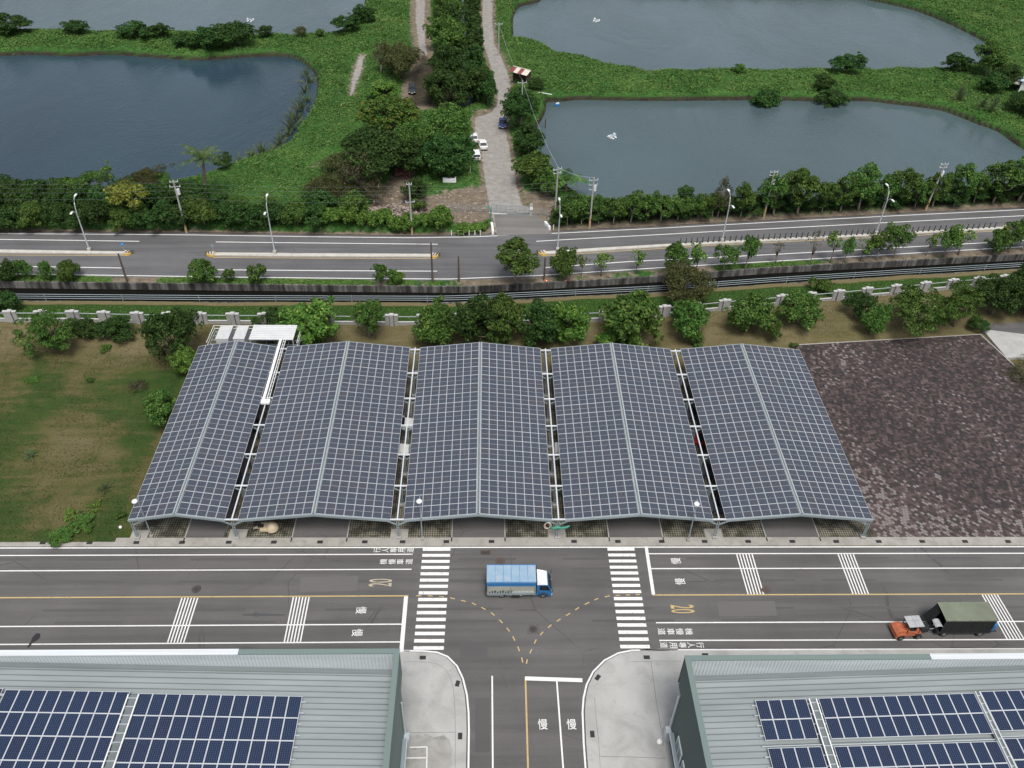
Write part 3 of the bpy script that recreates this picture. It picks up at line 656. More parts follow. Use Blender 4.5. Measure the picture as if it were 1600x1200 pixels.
# ---- canal
def ribbon(mb, fa, fb, z0, z1, m, x0=-140, x1=150, step=4, side=True):
    xv = np.arange(x0, x1+.1, step)
    for a, b in zip(xv[:-1], xv[1:]):
        mb.face([(a, fa(a), z1), (b, fa(b), z1), (b, fb(b), z1), (a, fb(a), z1)], m)
        if side:
            mb.face([(a, fa(a), z0), (b, fa(b), z0), (b, fa(b), z1), (a, fa(a), z1)], m)
            mb.face([(b, fb(b), z0), (a, fb(a), z0), (a, fb(a), z1), (b, fb(b), z1)], m)
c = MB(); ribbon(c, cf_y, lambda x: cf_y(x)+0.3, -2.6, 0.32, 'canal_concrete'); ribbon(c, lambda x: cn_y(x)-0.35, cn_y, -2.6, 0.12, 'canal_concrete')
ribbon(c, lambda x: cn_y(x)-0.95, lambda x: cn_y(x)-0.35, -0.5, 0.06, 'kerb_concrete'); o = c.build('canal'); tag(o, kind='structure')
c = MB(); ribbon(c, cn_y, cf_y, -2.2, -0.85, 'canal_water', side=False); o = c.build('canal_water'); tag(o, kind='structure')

# ---- highway, verges, median
def prism_ribbon(mb, fa, fb, z0, z1, m, x0, x1, step=3.0):
    xv = list(np.arange(x0, x1, step))+[x1]
    P = [(x, fa(x)) for x in xv]+[(x, fb(x)) for x in reversed(xv)]
    for a, b in zip(xv[:-1], xv[1:]): mb.face([(a, fa(a), z1), (b, fa(b), z1), (b, fb(b), z1), (a, fb(a), z1)], m)
    for a, b in zip(xv[:-1], xv[1:]):
        mb.face([(a, fa(a), z0), (b, fa(b), z0), (b, fa(b), z1), (a, fa(a), z1)], m); mb.face([(b, fb(b), z0), (a, fb(a), z0), (a, fb(a), z1), (b, fb(b), z1)], m)
    mb.face([(x0, fa(x0), z0), (x0, fa(x0), z1), (x0, fb(x0), z1), (x0, fb(x0), z0)], m); mb.face([(x1, fa(x1), z0), (x1, fb(x1), z0), (x1, fb(x1), z1), (x1, fa(x1), z1)], m)
hw_lo = lambda x: e2_y(x)-0.55; hw_hi = lambda x: t_y(x)+0.75
c = MB(); prism_ribbon(c, hw_lo, hw_hi, -2.5, 0.0, 'asphalt_highway', -200, 220); highway = c.build('highway'); tag(highway, kind='structure')
def lines_from(px_runs, wd, m, z=0.006):
    mb = MB()
    for pts, el, er in px_runs:
        W = [G(*p) for p in pts]; P = [(p.x, p.y) for p in W]
        if el: P.insert(0, (-200, P[0][1]))
        if er:
            s = (P[-1][1]-P[-2][1])/(P[-1][0]-P[-2][0]); P.append((210, P[-1][1]+s*(210-P[-1][0])))
        mitred(mb, P, wd, m, z)
    return mb
o = lines_from([(T_PX, 1, 1), (E2_PX, 1, 1),
   ([(0, 374), (110, 375.5), (217.7, 377)], 1, 0), ([(337, 378), (540, 380.2), (684, 381.6)], 0, 0), ([(838, 377), (900, 373.5), (1040, 366), (1120, 361.4), (1200, 357.5), (1400, 347), (1600, 337)], 0, 1),
   ([(0, 415.8), (100, 417.3), (190, 418.7)], 1, 0), ([(338, 421.4), (500, 422.8), (683, 423.7)], 0, 0), ([(850, 418.2), (987, 408.5), (1120, 402), (1200, 398), (1400, 387), (1600, 376)], 0, 1)], 0.2, 'paint_white').build('lane_line', highway); tag(o, kind='structure')
o = lines_from([([(0, 398.4), (200, 399.2)], 1, 0), ([(333, 402.3), (500, 403.4), (680, 404)], 0, 0), ([(848, 400), (1036, 388), (1120, 383), (1200, 379), (1400, 369.5), (1572, 360)], 0, 0)], 0.16, 'paint_yellow').build('edge_line', highway); tag(o, kind='structure')
MED = [([(-2, 389.8), (90, 391.3), (196, 392.8)], [(-2, 396), (90, 397), (196, 398.2)], True), ([(332, 394.3), (500, 395.9), (676, 396.6)], [(332, 400.6), (500, 401.8), (676, 402.4)], False),
       ([(850, 392.8), (930, 387.5), (1036, 381.5), (1120, 377), (1200, 373), (1400, 363), (1572, 353.8)], [(850, 398.5), (930, 393.2), (1036, 386.4), (1120, 381.8), (1200, 377.6), (1400, 367.6), (1572, 358.5)], False)]
simple('nose_paint', (0.60, 0.40, 0.10), 0.7); simple('nose_black', (0.04, 0.04, 0.04), 0.7)
for hi, lo, el in MED:
    H_ = [G(*p, 0.2) for p in hi]; L_ = [G(*p, 0.0) for p in lo]
    fh = interp_line([(p.x, p.y) for p in H_]); fl = interp_line([(p.x, p.y) for p in L_]); x0 = -200 if el else L_[0].x; x1 = L_[-1].x
    c = MB(); prism_ribbon(c, fl, fh, -0.1, 0.22, 'median_concrete', x0, x1); m_o = c.build('median'); tag(m_o, kind='structure')
    for xe, sg in ((x0, -1), (x1, 1)):
        if xe < -150: continue
        yc, r = (fl(xe)+fh(xe))/2, (fh(xe)-fl(xe))/2+0.25
        nose = MB(); P = [(xe-sg*0.3, yc-sg*r)]+[(xe+sg*r*1.5*math.sin(t), yc-sg*r*math.cos(t)) for t in np.linspace(0, math.pi, 11)]+[(xe-sg*0.3, yc+sg*r)]
        nose.prism(P, -0.1, 0.30, 'nose_paint'); P2 = [(xe+(p[0]-xe)*0.7, yc+(p[1]-yc)*0.62) for p in P]; nose.prism(P2, 0.2, 0.45, 'median_concrete')
        for k in range(3): nose.beam((xe+sg*(0.1+0.45*k), yc-r*0.5, 0.47), (xe+sg*(0.35+0.45*k), yc+r*0.5, 0.47), 0.16, 0.06, 'nose_black')
        o = nose.build('median_nose', m_o); tag(o, kind='structure')
# verge between highway and canal, with a dirt share
xs = np.arange(-140, 150.1, 0.7); V = np.linspace(0, 1, 12)[:, None]; Y0 = cf_y(xs)+0.25; Y1 = hw_lo(xs)+0.02
X = np.broadcast_to(xs, (12, len(xs))).copy(); Y = Y0+(Y1-Y0)*V
pxs = np.array([PX((x, y, 0))[0] for x, y in zip(xs, Y0)])
dv = np.interp(pxs, [0, 150, 185, 235, 250, 560, 590, 620, 720, 760, 830, 960, 1010, 1100, 1130, 1180, 1280, 1330, 1600], [.15, .1, .9, .9, .1, .0, .7, .2, .55, .9, .8, .6, .4, .8, .4, .0, .2, .7, .75])
DV = np.broadcast_to(dv, X.shape)+0.5*(vnoise(X, Y, 2.0)-0.5)
Z = 0.05+0.18*vnoise(X, Y, 1.5)*np.sin(np.pi*V)
VERGE = (X, Y, Z, DV)
o = put('verge', grid_mesh('verge', X, Y, Z, 'land', {'dirt': DV, 'gravel': DV*0})); tag(o, kind='structure')

# ---- land beyond the highway: ponds cut into it
ZW = -0.75
PONDS = {
 'left': [(-90, 89), (0, 88), (60, 86.5), (110, 89), (170, 86.5), (230, 90), (300, 95), (340, 94), (380, 90.5), (430, 89), (460, 92), (476, 102), (488, 113), (494, 130), (492, 150), (486, 170), (474, 190), (462, 206), (455, 220), (440, 233), (410, 246), (380, 257), (340, 270), (280, 288), (200, 304), (100, 312), (0, 314), (-120, 318)],
 'far_left': [(-140, 57), (0, 55), (60, 52), (150, 55), (240, 53), (330, 57), (400, 59), (470, 59), (520, 57), (540, 48), (553, 40), (563, 24), (568, 6), (572, -16), (570, -28), (-160, -34)],
 'far_right': [(856, -8), (846, 2), (830, 7), (812, 12), (804, 26), (803, 45), (806, 63), (824, 69), (851, 76), (871, 86), (922, 96), (972, 111), (1013, 116), (1040, 115.5), (1110, 115), (1180, 115.5), (1240, 114), (1299, 113), (1348, 113.7), (1442, 112), (1490, 110), (1530, 102), (1568, 93), (1556, 78), (1530, 62), (1477, 36), (1425, 16), (1372, 4), (1320, -4), (1200, -6), (1050, -8), (950, -12)],
 'right': [(858, 160), (880, 159.5), (905, 157), (972, 158), (1040, 158.6), (1110, 158), (1173, 157.5), (1230, 158), (1267, 159), (1355, 159), (1390, 163), (1460, 171.5), (1495, 182), (1530, 196), (1558, 206.5), (1582, 224), (1605, 238), (1650, 262), (1680, 300), (1600, 308), (1480, 312), (1350, 318), (1200, 322), (1050, 322), (950, 318), (905, 305), (880, 285), (862, 262), (846, 243), (838, 225), (836, 210), (843, 196), (852, 180), (855, 168)]}
PW = {k: smooth([G(x, y, ZW) for x, y in v], 5) for k, v in PONDS.items()}
DITCH = [G(x, y, -.6)[:2] for x, y in ((723, -20), (730, -20), (729, 40), (726, 80), (728, 130), (738, 160), (738, 166), (724, 166), (719, 120), (719, 60))]
DITCH2 = [G(x, y, -.6)[:2] for x, y in ((690, 172), (705, 164), (741, 158), (742, 166), (712, 172))]
xs = np.arange(-215, 225.1, 0.85); nv = 300; V = np.linspace(0, 1, nv)[:, None]**1.25
Y0 = hw_hi(xs)-0.02; Y1 = np.full_like(xs, 335.0); X = np.broadcast_to(xs, (nv, len(xs))).copy(); Y = Y0+(Y1-Y0)*V
DP = np.minimum.reduce([sdist(X, Y, P) for P in PW.values()])
DD = np.minimum(sdist(X, Y, DITCH), sdist(X, Y, DITCH2))
def area(px): return sdist(X, Y, [G(*p)[:2] for p in px])
PATH1 = area([(755, -30), (770, -30), (769, 34), (772, 67), (788, 101), (797, 128), (801, 150), (799, 165), (792, 182), (789, 202), (796, 236), (804, 270), (810, 304), (816, 322), (828, 325), (858, 356), (862, 366), (775, 368), (769, 340), (765, 322), (761, 304), (756, 270), (752, 236), (742, 204), (743, 184), (768, 176), (778, 162), (776, 135), (766, 101), (755, 67), (754, 34)])
PATH2 = area([(650, -30), (665, -30), (664, 34), (665, 67), (670, 91), (680, 110), (690, 140), (688, 168), (655, 172), (636, 165), (640, 130), (652, 100), (655, 85), (653, 67), (649, 34)])
PATH3 = area([(563, 85), (570, 88), (566, 110), (558, 130), (552, 150), (546, 150), (549, 125), (556, 100)])
APRON = area([(768, 330), (828, 327), (862, 357), (864, 366), (776, 369)])
DIRT = [area([(570, 345), (590, 300), (632, 262), (655, 258), (640, 300), (640, 318), (700, 300), (762, 290), (770, 330), (770, 366), (700, 350), (640, 345)]),
        area([(815, 300), (860, 302), (885, 330), (880, 352), (830, 340)]), PATH1-1.2, PATH2-1.8, PATH3-0.8,
        area([(470, 260), (545, 238), (556, 195), (565, 190), (560, 235), (545, 252), (480, 272)])-0.0,
        area([(735, 170), (790, 180), (800, 195), (742, 188)])]
wts = [1.0, 0.95, 0.85, 0.9, 0.75, 0.5, 0.8]
dirt = np.zeros_like(X)
for D_, wt in zip(DIRT, wts): dirt = np.maximum(dirt, wt*np.clip(0.5-D_/3.0, 0, 1))
edge_dirt = np.clip(1-(Y-hw_hi(X))/np.where(X > 12, 4.0, 1.8), 0, 1)*0.9; dirt = np.maximum(dirt, edge_dirt)
MUD2 = area([(655, 84), (670, 88), (685, 110), (692, 140), (690, 168), (636, 168), (638, 130), (648, 100)])
mud_and_shade = np.maximum(np.clip(1-np.abs(DP-0.35)/0.9, 0, 1)*1.0, 0.62*np.clip(0.5-MUD2/2.5, 0, 1)); mud_and_shade = np.maximum(mud_and_shade, np.where(X > 14, np.clip(1-np.abs(Y-hw_hi(X)-2.6)/2.0, 0, 1)*0.75, 0))  # waterline and track mud; under the right tree row, shade painted dark
grav = np.maximum.reduce([np.clip(0.5-PATH1/1.4, 0, 1), 0.85*np.clip(0.5-PATH2/1.6, 0, 1)*(0.6+0.4*np.clip((Y-190)/20, 0, 1)), 0.8*np.clip(0.5-PATH3/1.4, 0, 1)])
grav = grav*(1-0.75*np.clip(0.5-MUD2/2.5, 0, 1))
veg = np.clip(np.minimum(DP-0.25, DD-0.6)/1.6, 0, 1)*np.clip(1-dirt*1.5, 0, 1)*np.clip(1-grav*2, 0, 1)
LZ = 0.05+veg*(0.35+0.75*vnoise(X, Y, 6.0)+0.5*vnoise(X, Y, 2.4))+0.08*vnoise(X, Y, 1.0)
LZ = np.where(grav > 0.3, 0.03+0.03*vnoise(X, Y, 1.0), LZ); LZ = np.where(Y < hw_hi(X)+1.2, np.minimum(LZ, 0.1), LZ)
t = np.clip((DP+0.9)/2.0, 0, 1); LZ = LZ*t+(-2.0)*(1-t)
t = np.clip((DD+0.5)/1.4, 0, 1); LZ = LZ*t+(-1.6)*(1-t)
LAND = (X, Y, LZ, DP, DD, dirt, grav, veg)
o = put('terrain', grid_mesh('terrain', X, Y, LZ, 'land', {'dirt': dirt, 'gravel': grav, 'mud': mud_and_shade})); tag(o, kind='structure')
for k, P in PW.items():
    cx, cyy = np.mean([p[0] for p in P]), np.mean([p[1] for p in P]); Q = []
    for p in P:
        v = np.array([p[0]-cx, p[1]-cyy]); Q.append((p[0]+v[0]/np.hypot(*v)*1.6, p[1]+v[1]/np.hypot(*v)*1.6, ZW))
    o = MB().face(Q, 'pond_water_dark' if k == 'left' else 'pond_water').build('pond'); tag(o, kind='structure')
o = MB().face([(p[0], p[1], -0.62) for p in DITCH], 'pond_water').face([(p[0], p[1], -0.61) for p in DITCH2], 'pond_water').build('ditch_water'); tag(o, kind='structure')
o = MB().prism([G(*p)[:2] for p in ((772, 336), (834, 333), (858, 354), (862, 366.0), (777, 368.5))], -0.4, 0.085, 'asphalt_old').build('gateway'); tag(o, kind='structure')
# ================================================================== PLANTS
def leaf_quads(rs, P, N, size, aspect=0.62):
    """P centres, N normals (n,3); square-ish leaf clumps with random spin."""
    n = len(P); N = N/np.maximum(np.linalg.norm(N, axis=1, keepdims=True), 1e-6)
    a = rs.randn(n, 3); a -= (a*N).sum(1, keepdims=True)*N; a /= np.maximum(np.linalg.norm(a, axis=1, keepdims=True), 1e-6); b = np.cross(N, a)
    s = size*(0.6+0.8*rs.rand(n, 1)); a = a*s*0.5; b = b*s*0.5*aspect
    bend = N*s*0.12
    return np.stack([P-a-bend, P-b*1.0+bend*0.3, P+a-bend, P+b*1.0+bend*0.3], 1)
def crown_points(rs, n, nc, rx, rz, zc, rc, shell=0.55, flat=1.0, gap=0.0):
    d = rs.randn(nc, 3); d /= np.linalg.norm(d, axis=1, keepdims=True); d[:, 2] = np.abs(d[:, 2])*np.where(rs.rand(nc) < 0.72, 1, -0.75)
    rad = shell+(1-shell)*rs.rand(nc, 1)**0.7
    C = d*rad*np.array([rx, rx, rz])*0.82+np.array([0, 0, zc]); C[:, :2] += rs.randn(nc, 2)*rx*0.06
    an = np.arctan2(C[:, 1], C[:, 0]); p1, p2, p3 = rs.rand(3)*6.28; fl = 1+0.20*np.sin(2*an+p1)+0.14*np.sin(3*an+p2); C[:, 0] *= fl; C[:, 1] *= fl; C[:, 2] += 0.16*rz*np.sin(an+p3)*np.clip(C[:, 2]-zc, -1, 1)
    r = rc*(0.45+1.1*rs.rand(nc)); far = rs.rand(nc) < 0.24; C[far] = np.array([0, 0, zc])+(C[far]-np.array([0, 0, zc]))*np.array([1.30, 1.30, 1.22]); r = np.where(far, r*0.55, r); C[:, 2] = np.maximum(C[:, 2], 0.15)
    k = rs.choice(nc, n, p=r**2/np.sum(r**2))
    u = rs.randn(n, 3); u /= np.linalg.norm(u, axis=1, keepdims=True); u[:, 2] = np.where(rs.rand(n) < 0.7, np.abs(u[:, 2]), u[:, 2])
    rr = r[k][:, None]*(0.72+0.38*rs.rand(n, 1))
    P = C[k]+u*rr*np.array([1, 1, flat]); N = u+0.55*rs.randn(n, 3)+np.array([0, 0, 0.35])
    return P, N, C
def trunk_mesh(name, rs, C, h, r, mat, z_fork=0.4, nl=7, lean=(0, 0), low=0.0):
    mb = MB(); zf = h*z_fork; top = np.array([lean[0], lean[1], zf])
    mb.tube([(0, 0, -0.3), (lean[0]*0.5, lean[1]*0.5, zf*0.5), tuple(top)], [r*1.25, r, r*0.85], mat, 7)
    idx = rs.choice(len(C), min(nl, len(C)), replace=False)
    for i in idx:
        c = C[i]; m = top+(c-top)*0.5+rs.randn(3)*0.15*np.linalg.norm(c-top)*0.5; m[2] = max(m[2], zf*0.7)
        mb.tube([tuple(top-np.array([0, 0, zf*0.12])), tuple(m), tuple(top+(c-top)*0.96)], [r*0.6, r*0.36, r*0.12], mat, 5)
    return mb.mesh(name, True)
PLANTS = {}
def make_kind(key, seed, mat, n, nc, rx, h, z0, rc, leaf, shell=0.55, flat=1.0, trunk=0.12, bark='bark', fork=0.4, nl=7, aspect=0.62):
    rs = np.random.RandomState(seed); zc = (h+z0)/2; rz = (h-z0)/2
    P, N, C = crown_points(rs, n, nc, rx, rz, zc, rc, shell, flat)
    P[:, 2] = np.maximum(P[:, 2], 0.05)
    me = quads('crown', leaf_quads(rs, P, N, leaf, aspect), mat)
    tr = trunk_mesh('trunk', rs, C, h, trunk, bark, fork, nl)
    PLANTS.setdefault(key, []).append((me, tr, rx*1.0, h))
for s in (1, 2, 3):
    make_kind('bush', 10+s, 'leaf_mid', 6300, 68, 2.6, 4.4, 0.0, 0.58, 0.29, 0.62, trunk=0.12, fork=0.25)
    make_kind('bush_dark', 20+s, 'leaf_dark', 5400, 60, 2.6, 4.4, 0.0, 0.58, 0.29, 0.6, trunk=0.12, fork=0.25)
    make_kind('bush_bright', 30+s, 'leaf_bright', 6000, 64, 2.6, 4.2, 0.0, 0.54, 0.29, 0.6, trunk=0.12, fork=0.25)
    make_kind('roadside', 40+s, 'leaf_mid', 2850, 40, 2.5, 5.6, 1.5, 0.58, 0.30, 0.45, trunk=0.11, bark='bark_pale', fork=0.38)
    make_kind('tall', 50+s, 'leaf_mid', 5400, 60, 3.2, 8.5, 1.6, 0.71, 0.35, 0.5, trunk=0.17, bark='bark_pale', fork=0.33, nl=10)
    make_kind('big', 60+s, 'leaf_dark', 9750, 96, 4.6, 7.6, 0.4, 0.85, 0.37, 0.62, trunk=0.28, fork=0.3, nl=10)
    make_kind('feather', 70+s, 'leaf_mid', 9000, 82, 4.0, 5.6, 0.1, 0.81, 0.29, 0.55, flat=0.30, trunk=0.2, fork=0.3, nl=10, aspect=0.4)
    make_kind('thin', 80+s, 'leaf_bright', 420, 12, 1.5, 4.6, 1.5, 0.5, 0.32, 0.4, trunk=0.07, fork=0.42, nl=9)
    make_kind('hedge', 90+s, 'leaf_bright', 2550, 36, 1.7, 2.5, 0.0, 0.42, 0.27, 0.55, trunk=0.07, fork=0.25)
    make_kind('scrub', 100+s, 'leaf_dark', 3900, 52, 3.0, 4.2, 0.0, 0.65, 0.34, 0.55, trunk=0.1, fork=0.25)
for s in (1, 2):
    make_kind('small', 110+s, 'leaf_mid', 1950, 32, 1.6, 2.9, 0.25, 0.41, 0.25, 0.5, trunk=0.07, fork=0.3)
    make_kind('olive', 120+s, 'leaf_olive', 10500, 100, 4.2, 5.6, 0.0, 0.75, 0.23, 0.5, trunk=0.2, fork=0.25, nl=10)
    make_kind('column', 130+s, 'leaf_dark', 4200, 52, 1.35, 7.0, 0.1, 0.48, 0.30, 0.5, trunk=0.12, fork=0.6)
    make_kind('brown', 140+s, 'leaf_brown', 2250, 68, 3.4, 6.0, 0.6, 0.61, 0.22, 0.4, trunk=0.16, bark='bark_pale', fork=0.3, nl=18)
    make_kind('bare', 150+s, 'leaf_olive', 110, 14, 1.3, 5.2, 1.6, 0.5, 0.25, 0.3, trunk=0.09, fork=0.35, nl=14)
    make_kind('flame', 160+s, 'leaf_flame', 9750, 100, 5.0, 6.6, 0.8, 0.82, 0.34, 0.62, flat=0.5, trunk=0.28, fork=0.3, nl=10)
for s in (1, 2): make_kind('big_mid', 180+s, 'leaf_mid', 9500, 52, 4.6, 7.4, 0.3, 1.2, 0.37, 0.6, trunk=0.28, fork=0.3, nl=10)
make_kind('yellow', 171, 'leaf_yellow', 1800, 22, 2.8, 5.2, 2.4, 0.75, 0.34, 0.6, flat=0.6, trunk=0.12, fork=0.4)
def frond_mesh(rs, n, L, rise, droop, mat, wd=0.35, z=0.0, dry=0):
    V = []
    for i in range(n):
        a = 2*math.pi*(i+rs.rand()*0.5)/n; el = rise*(0.5+0.8*rs.rand()); l = L*(0.75+0.4*rs.rand()); p = np.array([0, 0, z]); d = np.array([math.cos(a)*math.cos(el), math.sin(a)*math.cos(el), math.sin(el)])
        side = np.array([-math.sin(a), math.cos(a), 0]); st = 9
        for j in range(st):
            q = p+d*l/st; t0 = j/st; lw_ = wd*math.sin(math.pi*min(1, 0.12+t0*0.9))
            for sg in (-1, 1):                                  # leaflets hang from both sides of the rib
                for m_ in range(2):
                    b0 = p+(q-p)*(m_*0.5); b1 = p+(q-p)*(m_*0.5+0.32)
                    tip = side*sg*lw_*(0.9+0.3*rs.rand())*1.6+np.array([0, 0, -lw_*0.7])+d*0.15
                    V.append([b0, b1, b1+tip, b0+tip*1.0])
            p = q; d = d+np.array([0, 0, -droop/st]); d /= np.linalg.norm(d)
    return quads('crown', np.array(V), mat)
rsp = np.random.RandomState(5)
def stem(h, r, lean=0.0, m='bark_pale'): return MB().tube([(lean, 0, -0.3), (lean*0.6, 0, h*0.4), (0, 0, h)], [r*1.3, r, r*0.8], m, 8).mesh('trunk', True)
def up_quads(me, dz): me.transform(Matrix.Translation((0, 0, dz))); return me
PLANTS['palm'] = [(up_quads(frond_mesh(rsp, 15, 3.8, 0.95, 1.9, 'leaf_palm', 0.34), 6.5), stem(6.5, 0.24, 0.7, 'bark'), 3.4, 7.5)]
PLANTS['banana'] = [(up_quads(frond_mesh(rsp, 11, 3.4, 1.05, 1.5, 'leaf_mid', 0.40), 1.4), stem(1.5, 0.15, m='bark'), 2.8, 3.8)]
PLANTS['reed'] = [(up_quads(frond_mesh(rsp, 26, 2.4, 1.25, 1.1, 'leaf_reed', 0.10), 0.0), stem(0.3, 0.05), 1.5, 2.4), (up_quads(frond_mesh(rsp, 22, 2.0, 1.1, 1.3, 'leaf_reed', 0.10), 0.0), stem(0.3, 0.05), 1.5, 2.0)]
COUNT = {}
def land_z(x, y):
    if y < 104: return 0.08
    if y < float(hw_hi(x)): return 0.08
    X, Y, Z = LAND[0], LAND[1], LAND[2]; j = int(np.clip(round((x-X[0, 0])/0.85), 0, X.shape[1]-1)); i = int(np.argmin(np.abs(Y[:, j]-y))); return float(Z[i, j])
def plant(kind, px, py, width, height, name, label, cat, group=None, rz=None, k=None, lean=None):
    """px, py: where its foot stands in the photo; width/height in metres."""
    lst = PLANTS[kind]; i = COUNT.get(kind, 0); COUNT[kind] = i+1
    me, tr, rx, h = lst[(i if k is None else k) % len(lst)]
    g = G(px, py, 0.1); z = land_z(g.x, g.y)
    o = empty(name, (g.x, g.y, z), random.uniform(0, 6.28) if rz is None else rz, label, cat, group)
    q = random.uniform(0.86, 1.12); o.scale = (width/2/rx*q, width/2/rx/q, height/h)
    if kind not in ('palm', 'banana', 'reed', 'hedge', 'column'): o.rotation_euler = (random.uniform(-.09, .09), random.uniform(-.09, .09), o.rotation_euler[2])
    if lean: o.rotation_euler = (lean[0], lean[1], o.rotation_euler[2])
    put('crown', me, o); put('trunk', tr, o); return o
def row(kind_list, items, name, fmt, cat, group):
    """items: (px, py, w, h[, kind]) sorted left to right; fmt has {n} for the ordinal."""
    items = sorted(items)
    for i, it in enumerate(items):
        k = it[4] if len(it) > 4 else kind_list[i % len(kind_list)]
        f = fmt if isinstance(fmt, str) else fmt(k)
        plant(k, it[0], it[1], it[2], it[3], name, f.format(n=ordinal(i+1)), cat, group)
DESC = {'bush': 'round leafy green', 'bush_dark': 'round dark green', 'bush_bright': 'round bright green', 'roadside': 'bushy green', 'tall': 'tall green', 'big': 'broad dark green', 'feather': 'feathery spreading',
        'thin': 'thin sparse', 'hedge': 'low bright green', 'scrub': 'dense dark', 'small': 'small bushy', 'olive': 'olive green', 'big_mid': 'broad leafy green', 'reed': 'pale', 'column': 'narrow dark', 'brown': 'brownish half bare', 'bare': 'bare leafless', 'flame': 'orange flowering', 'yellow': 'yellow leaved'}
# ---- trees along the precast fence behind the canopies (feet inside the compound)
row([], [(85, 545, 8.2, 6.0, 'feather'), (133, 524, 5.0, 2.4, 'scrub'), (183, 530, 5.2, 3.6, 'bush_dark'), (277, 563, 7.6, 8.4, 'big'), (297, 582, 4.6, 4.2, 'bush_bright'),
         (424, 528, 6.0, 4.0, 'bush_dark'), (490, 534, 8.4, 6.6, 'bush_bright'), (577, 528, 5.2, 7.2, 'tall'), (680, 534, 6.6, 5.8, 'bush'), (739, 538, 7.4, 7.6, 'bush_dark'), (791, 536, 6.4, 7.6, 'bush'),
         (846, 538, 7.0, 7.0, 'bush_dark'), (892, 537, 6.4, 7.0, 'bush_bright'), (984, 538, 9.8, 8.0, 'bush'), (966, 542, 6.4, 3.0, 'bush_bright'), (1074, 521, 6.0, 5.8, 'bush'), (1086, 540, 2.4, 2.4, 'small'), (1165, 521, 6.8, 6.0, 'bush'), (1207, 535, 2.6, 3.8, 'small'),
         (1244, 506, 6.8, 5.2, 'bush'), (1339, 497, 4.6, 5.0, 'bush_dark'), (1361, 524, 4.2, 5.2, 'bush'), (1424, 516, 10.2, 7.6, 'feather'), (1490, 507, 7.4, 6.6, 'feather'), (1548, 492, 8.0, 6.5, 'big'), (1600, 488, 9.0, 7.5, 'big'), (1660, 500, 8.0, 7.0, 'big')],
    'tree', lambda k: DESC[k] + ' tree beside the precast fence, {n} from the left along it', 'tree', 'trees along the precast fence')
plant('tall', 258, 664, 4.6, 5.6, 'lawn_tree', 'lone small tree on the brown lawn beside the leftmost solar canopy', 'tree', k=1)
# ---- saplings on the verge between highway and canal
row([], [(18, 437, 4.0, 3.4, 'bush_dark'), (42, 436, 2.8, 3.2, 'small'), (74, 437, 2.6, 3.4, 'small'), (113, 438, 3.8, 3.2, 'bush'), (-20, 436, 3.6, 3.2, 'bush_dark'), (318, 443, 4.6, 4.0, 'bush'), (361, 441, 2.2, 2.4, 'small'), (404, 443, 3.4, 3.6, 'small'), (596, 444, 2.8, 3.6, 'small'), (618, 444, 2.6, 2.8, 'bush_bright'),
         (803, 446, 7.6, 7.6, 'tall'), (880, 436, 4.6, 5.2, 'bush'), (908, 432, 2.0, 4.2, 'thin'), (939, 431, 3.6, 4.4, 'thin'), (993, 428, 2.8, 4.6, 'thin'), (1047, 440, 4.6, 7.4, 'tall'), (1086, 432, 3.6, 7.2, 'thin'), (1130, 422, 4.4, 5.0, 'roadside'), (1163, 423, 3.6, 6.6, 'roadside'),
         (1211, 414, 2.6, 5.6, 'bare'), (1265, 416, 2.6, 6.4, 'bare'), (1297, 411, 3.0, 6.2, 'thin'), (1318, 409, 3.0, 4.6, 'roadside'), (1343, 408, 3.2, 4.4, 'thin'), (1370, 407, 4.4, 5.4, 'roadside'), (1396, 404, 5.2, 6.4, 'roadside'), (1446, 400, 2.6, 4.4, 'thin'), (1474, 401, 5.0, 5.2, 'roadside'), (1497, 398, 4.6, 5.6, 'thin'), (1550, 396, 4.4, 4.8, 'small'), (1576, 394, 4.6, 6.2, 'roadside'), (1597, 392, 4.6, 6.0, 'roadside'), (1625, 390, 4.6, 6.0, 'roadside')],
    'verge_tree', lambda k: DESC[k] + ' sapling between highway and canal, {n} from the left', 'tree', 'young trees between highway and canal')
plant('olive', 1067, 474, 9.2, 6.2, 'shrub', 'large olive green shrub overhanging the canal railing', 'shrub')
plant('small', 1278, 456, 3.6, 2.4, 'shrub', 'low green shrub growing over the canal edge near the right end', 'shrub')
plant('scrub', 8, 485, 5.2, 3.4, 'shrub', 'dark shrub on the grass strip at the left end of the canal', 'shrub')
# ---- growth beyond the highway, left side: front and back rows
L = []
for i, px in enumerate(np.arange(-35, 520, 33)): L.append((float(px)+random.uniform(-7, 7), 357.5+random.uniform(-1.5, 1.0), random.uniform(5.2, 6.8), random.uniform(3.6, 4.9), ['scrub', 'bush_dark', 'scrub', 'bush'][i % 4]))
for i, px in enumerate(np.arange(-45, 330, 36)): L.append((float(px)+random.uniform(-9, 9), 335+random.uniform(-4, 4), random.uniform(6.0, 8.0), random.uniform(3.6, 4.8), ['scrub', 'big', 'scrub'][i % 3]))
L += [(140, 318, 9.0, 4.8, 'feather'), (105, 322, 7, 4.4, 'feather'), (176, 316, 3.2, 6.6, 'thin'), (235, 308, 8.5, 4.4, 'olive'), (258, 310, 6, 3.6, 'feather'), (352, 268, 4, 2.6, 'bush_dark'), (20, 322, 8, 4.2, 'scrub'), (60, 324, 7, 4.2, 'scrub'), (-30, 326, 8, 4.5, 'scrub'), (296, 318, 5, 3.0, 'scrub'), (372, 334, 5.0, 2.6, 'feather'), (345, 330, 5.0, 2.4, 'scrub')]
row([], L, 'tree', lambda k: DESC[k] + ' tree in the thicket by the left pond, {n} from the left', 'tree', 'thicket beside the left pond')
plant('yellow', 214, 352, 6.8, 6.6, 'yellow_tree', 'yellow flowering tree in the thicket beside the highway', 'tree')
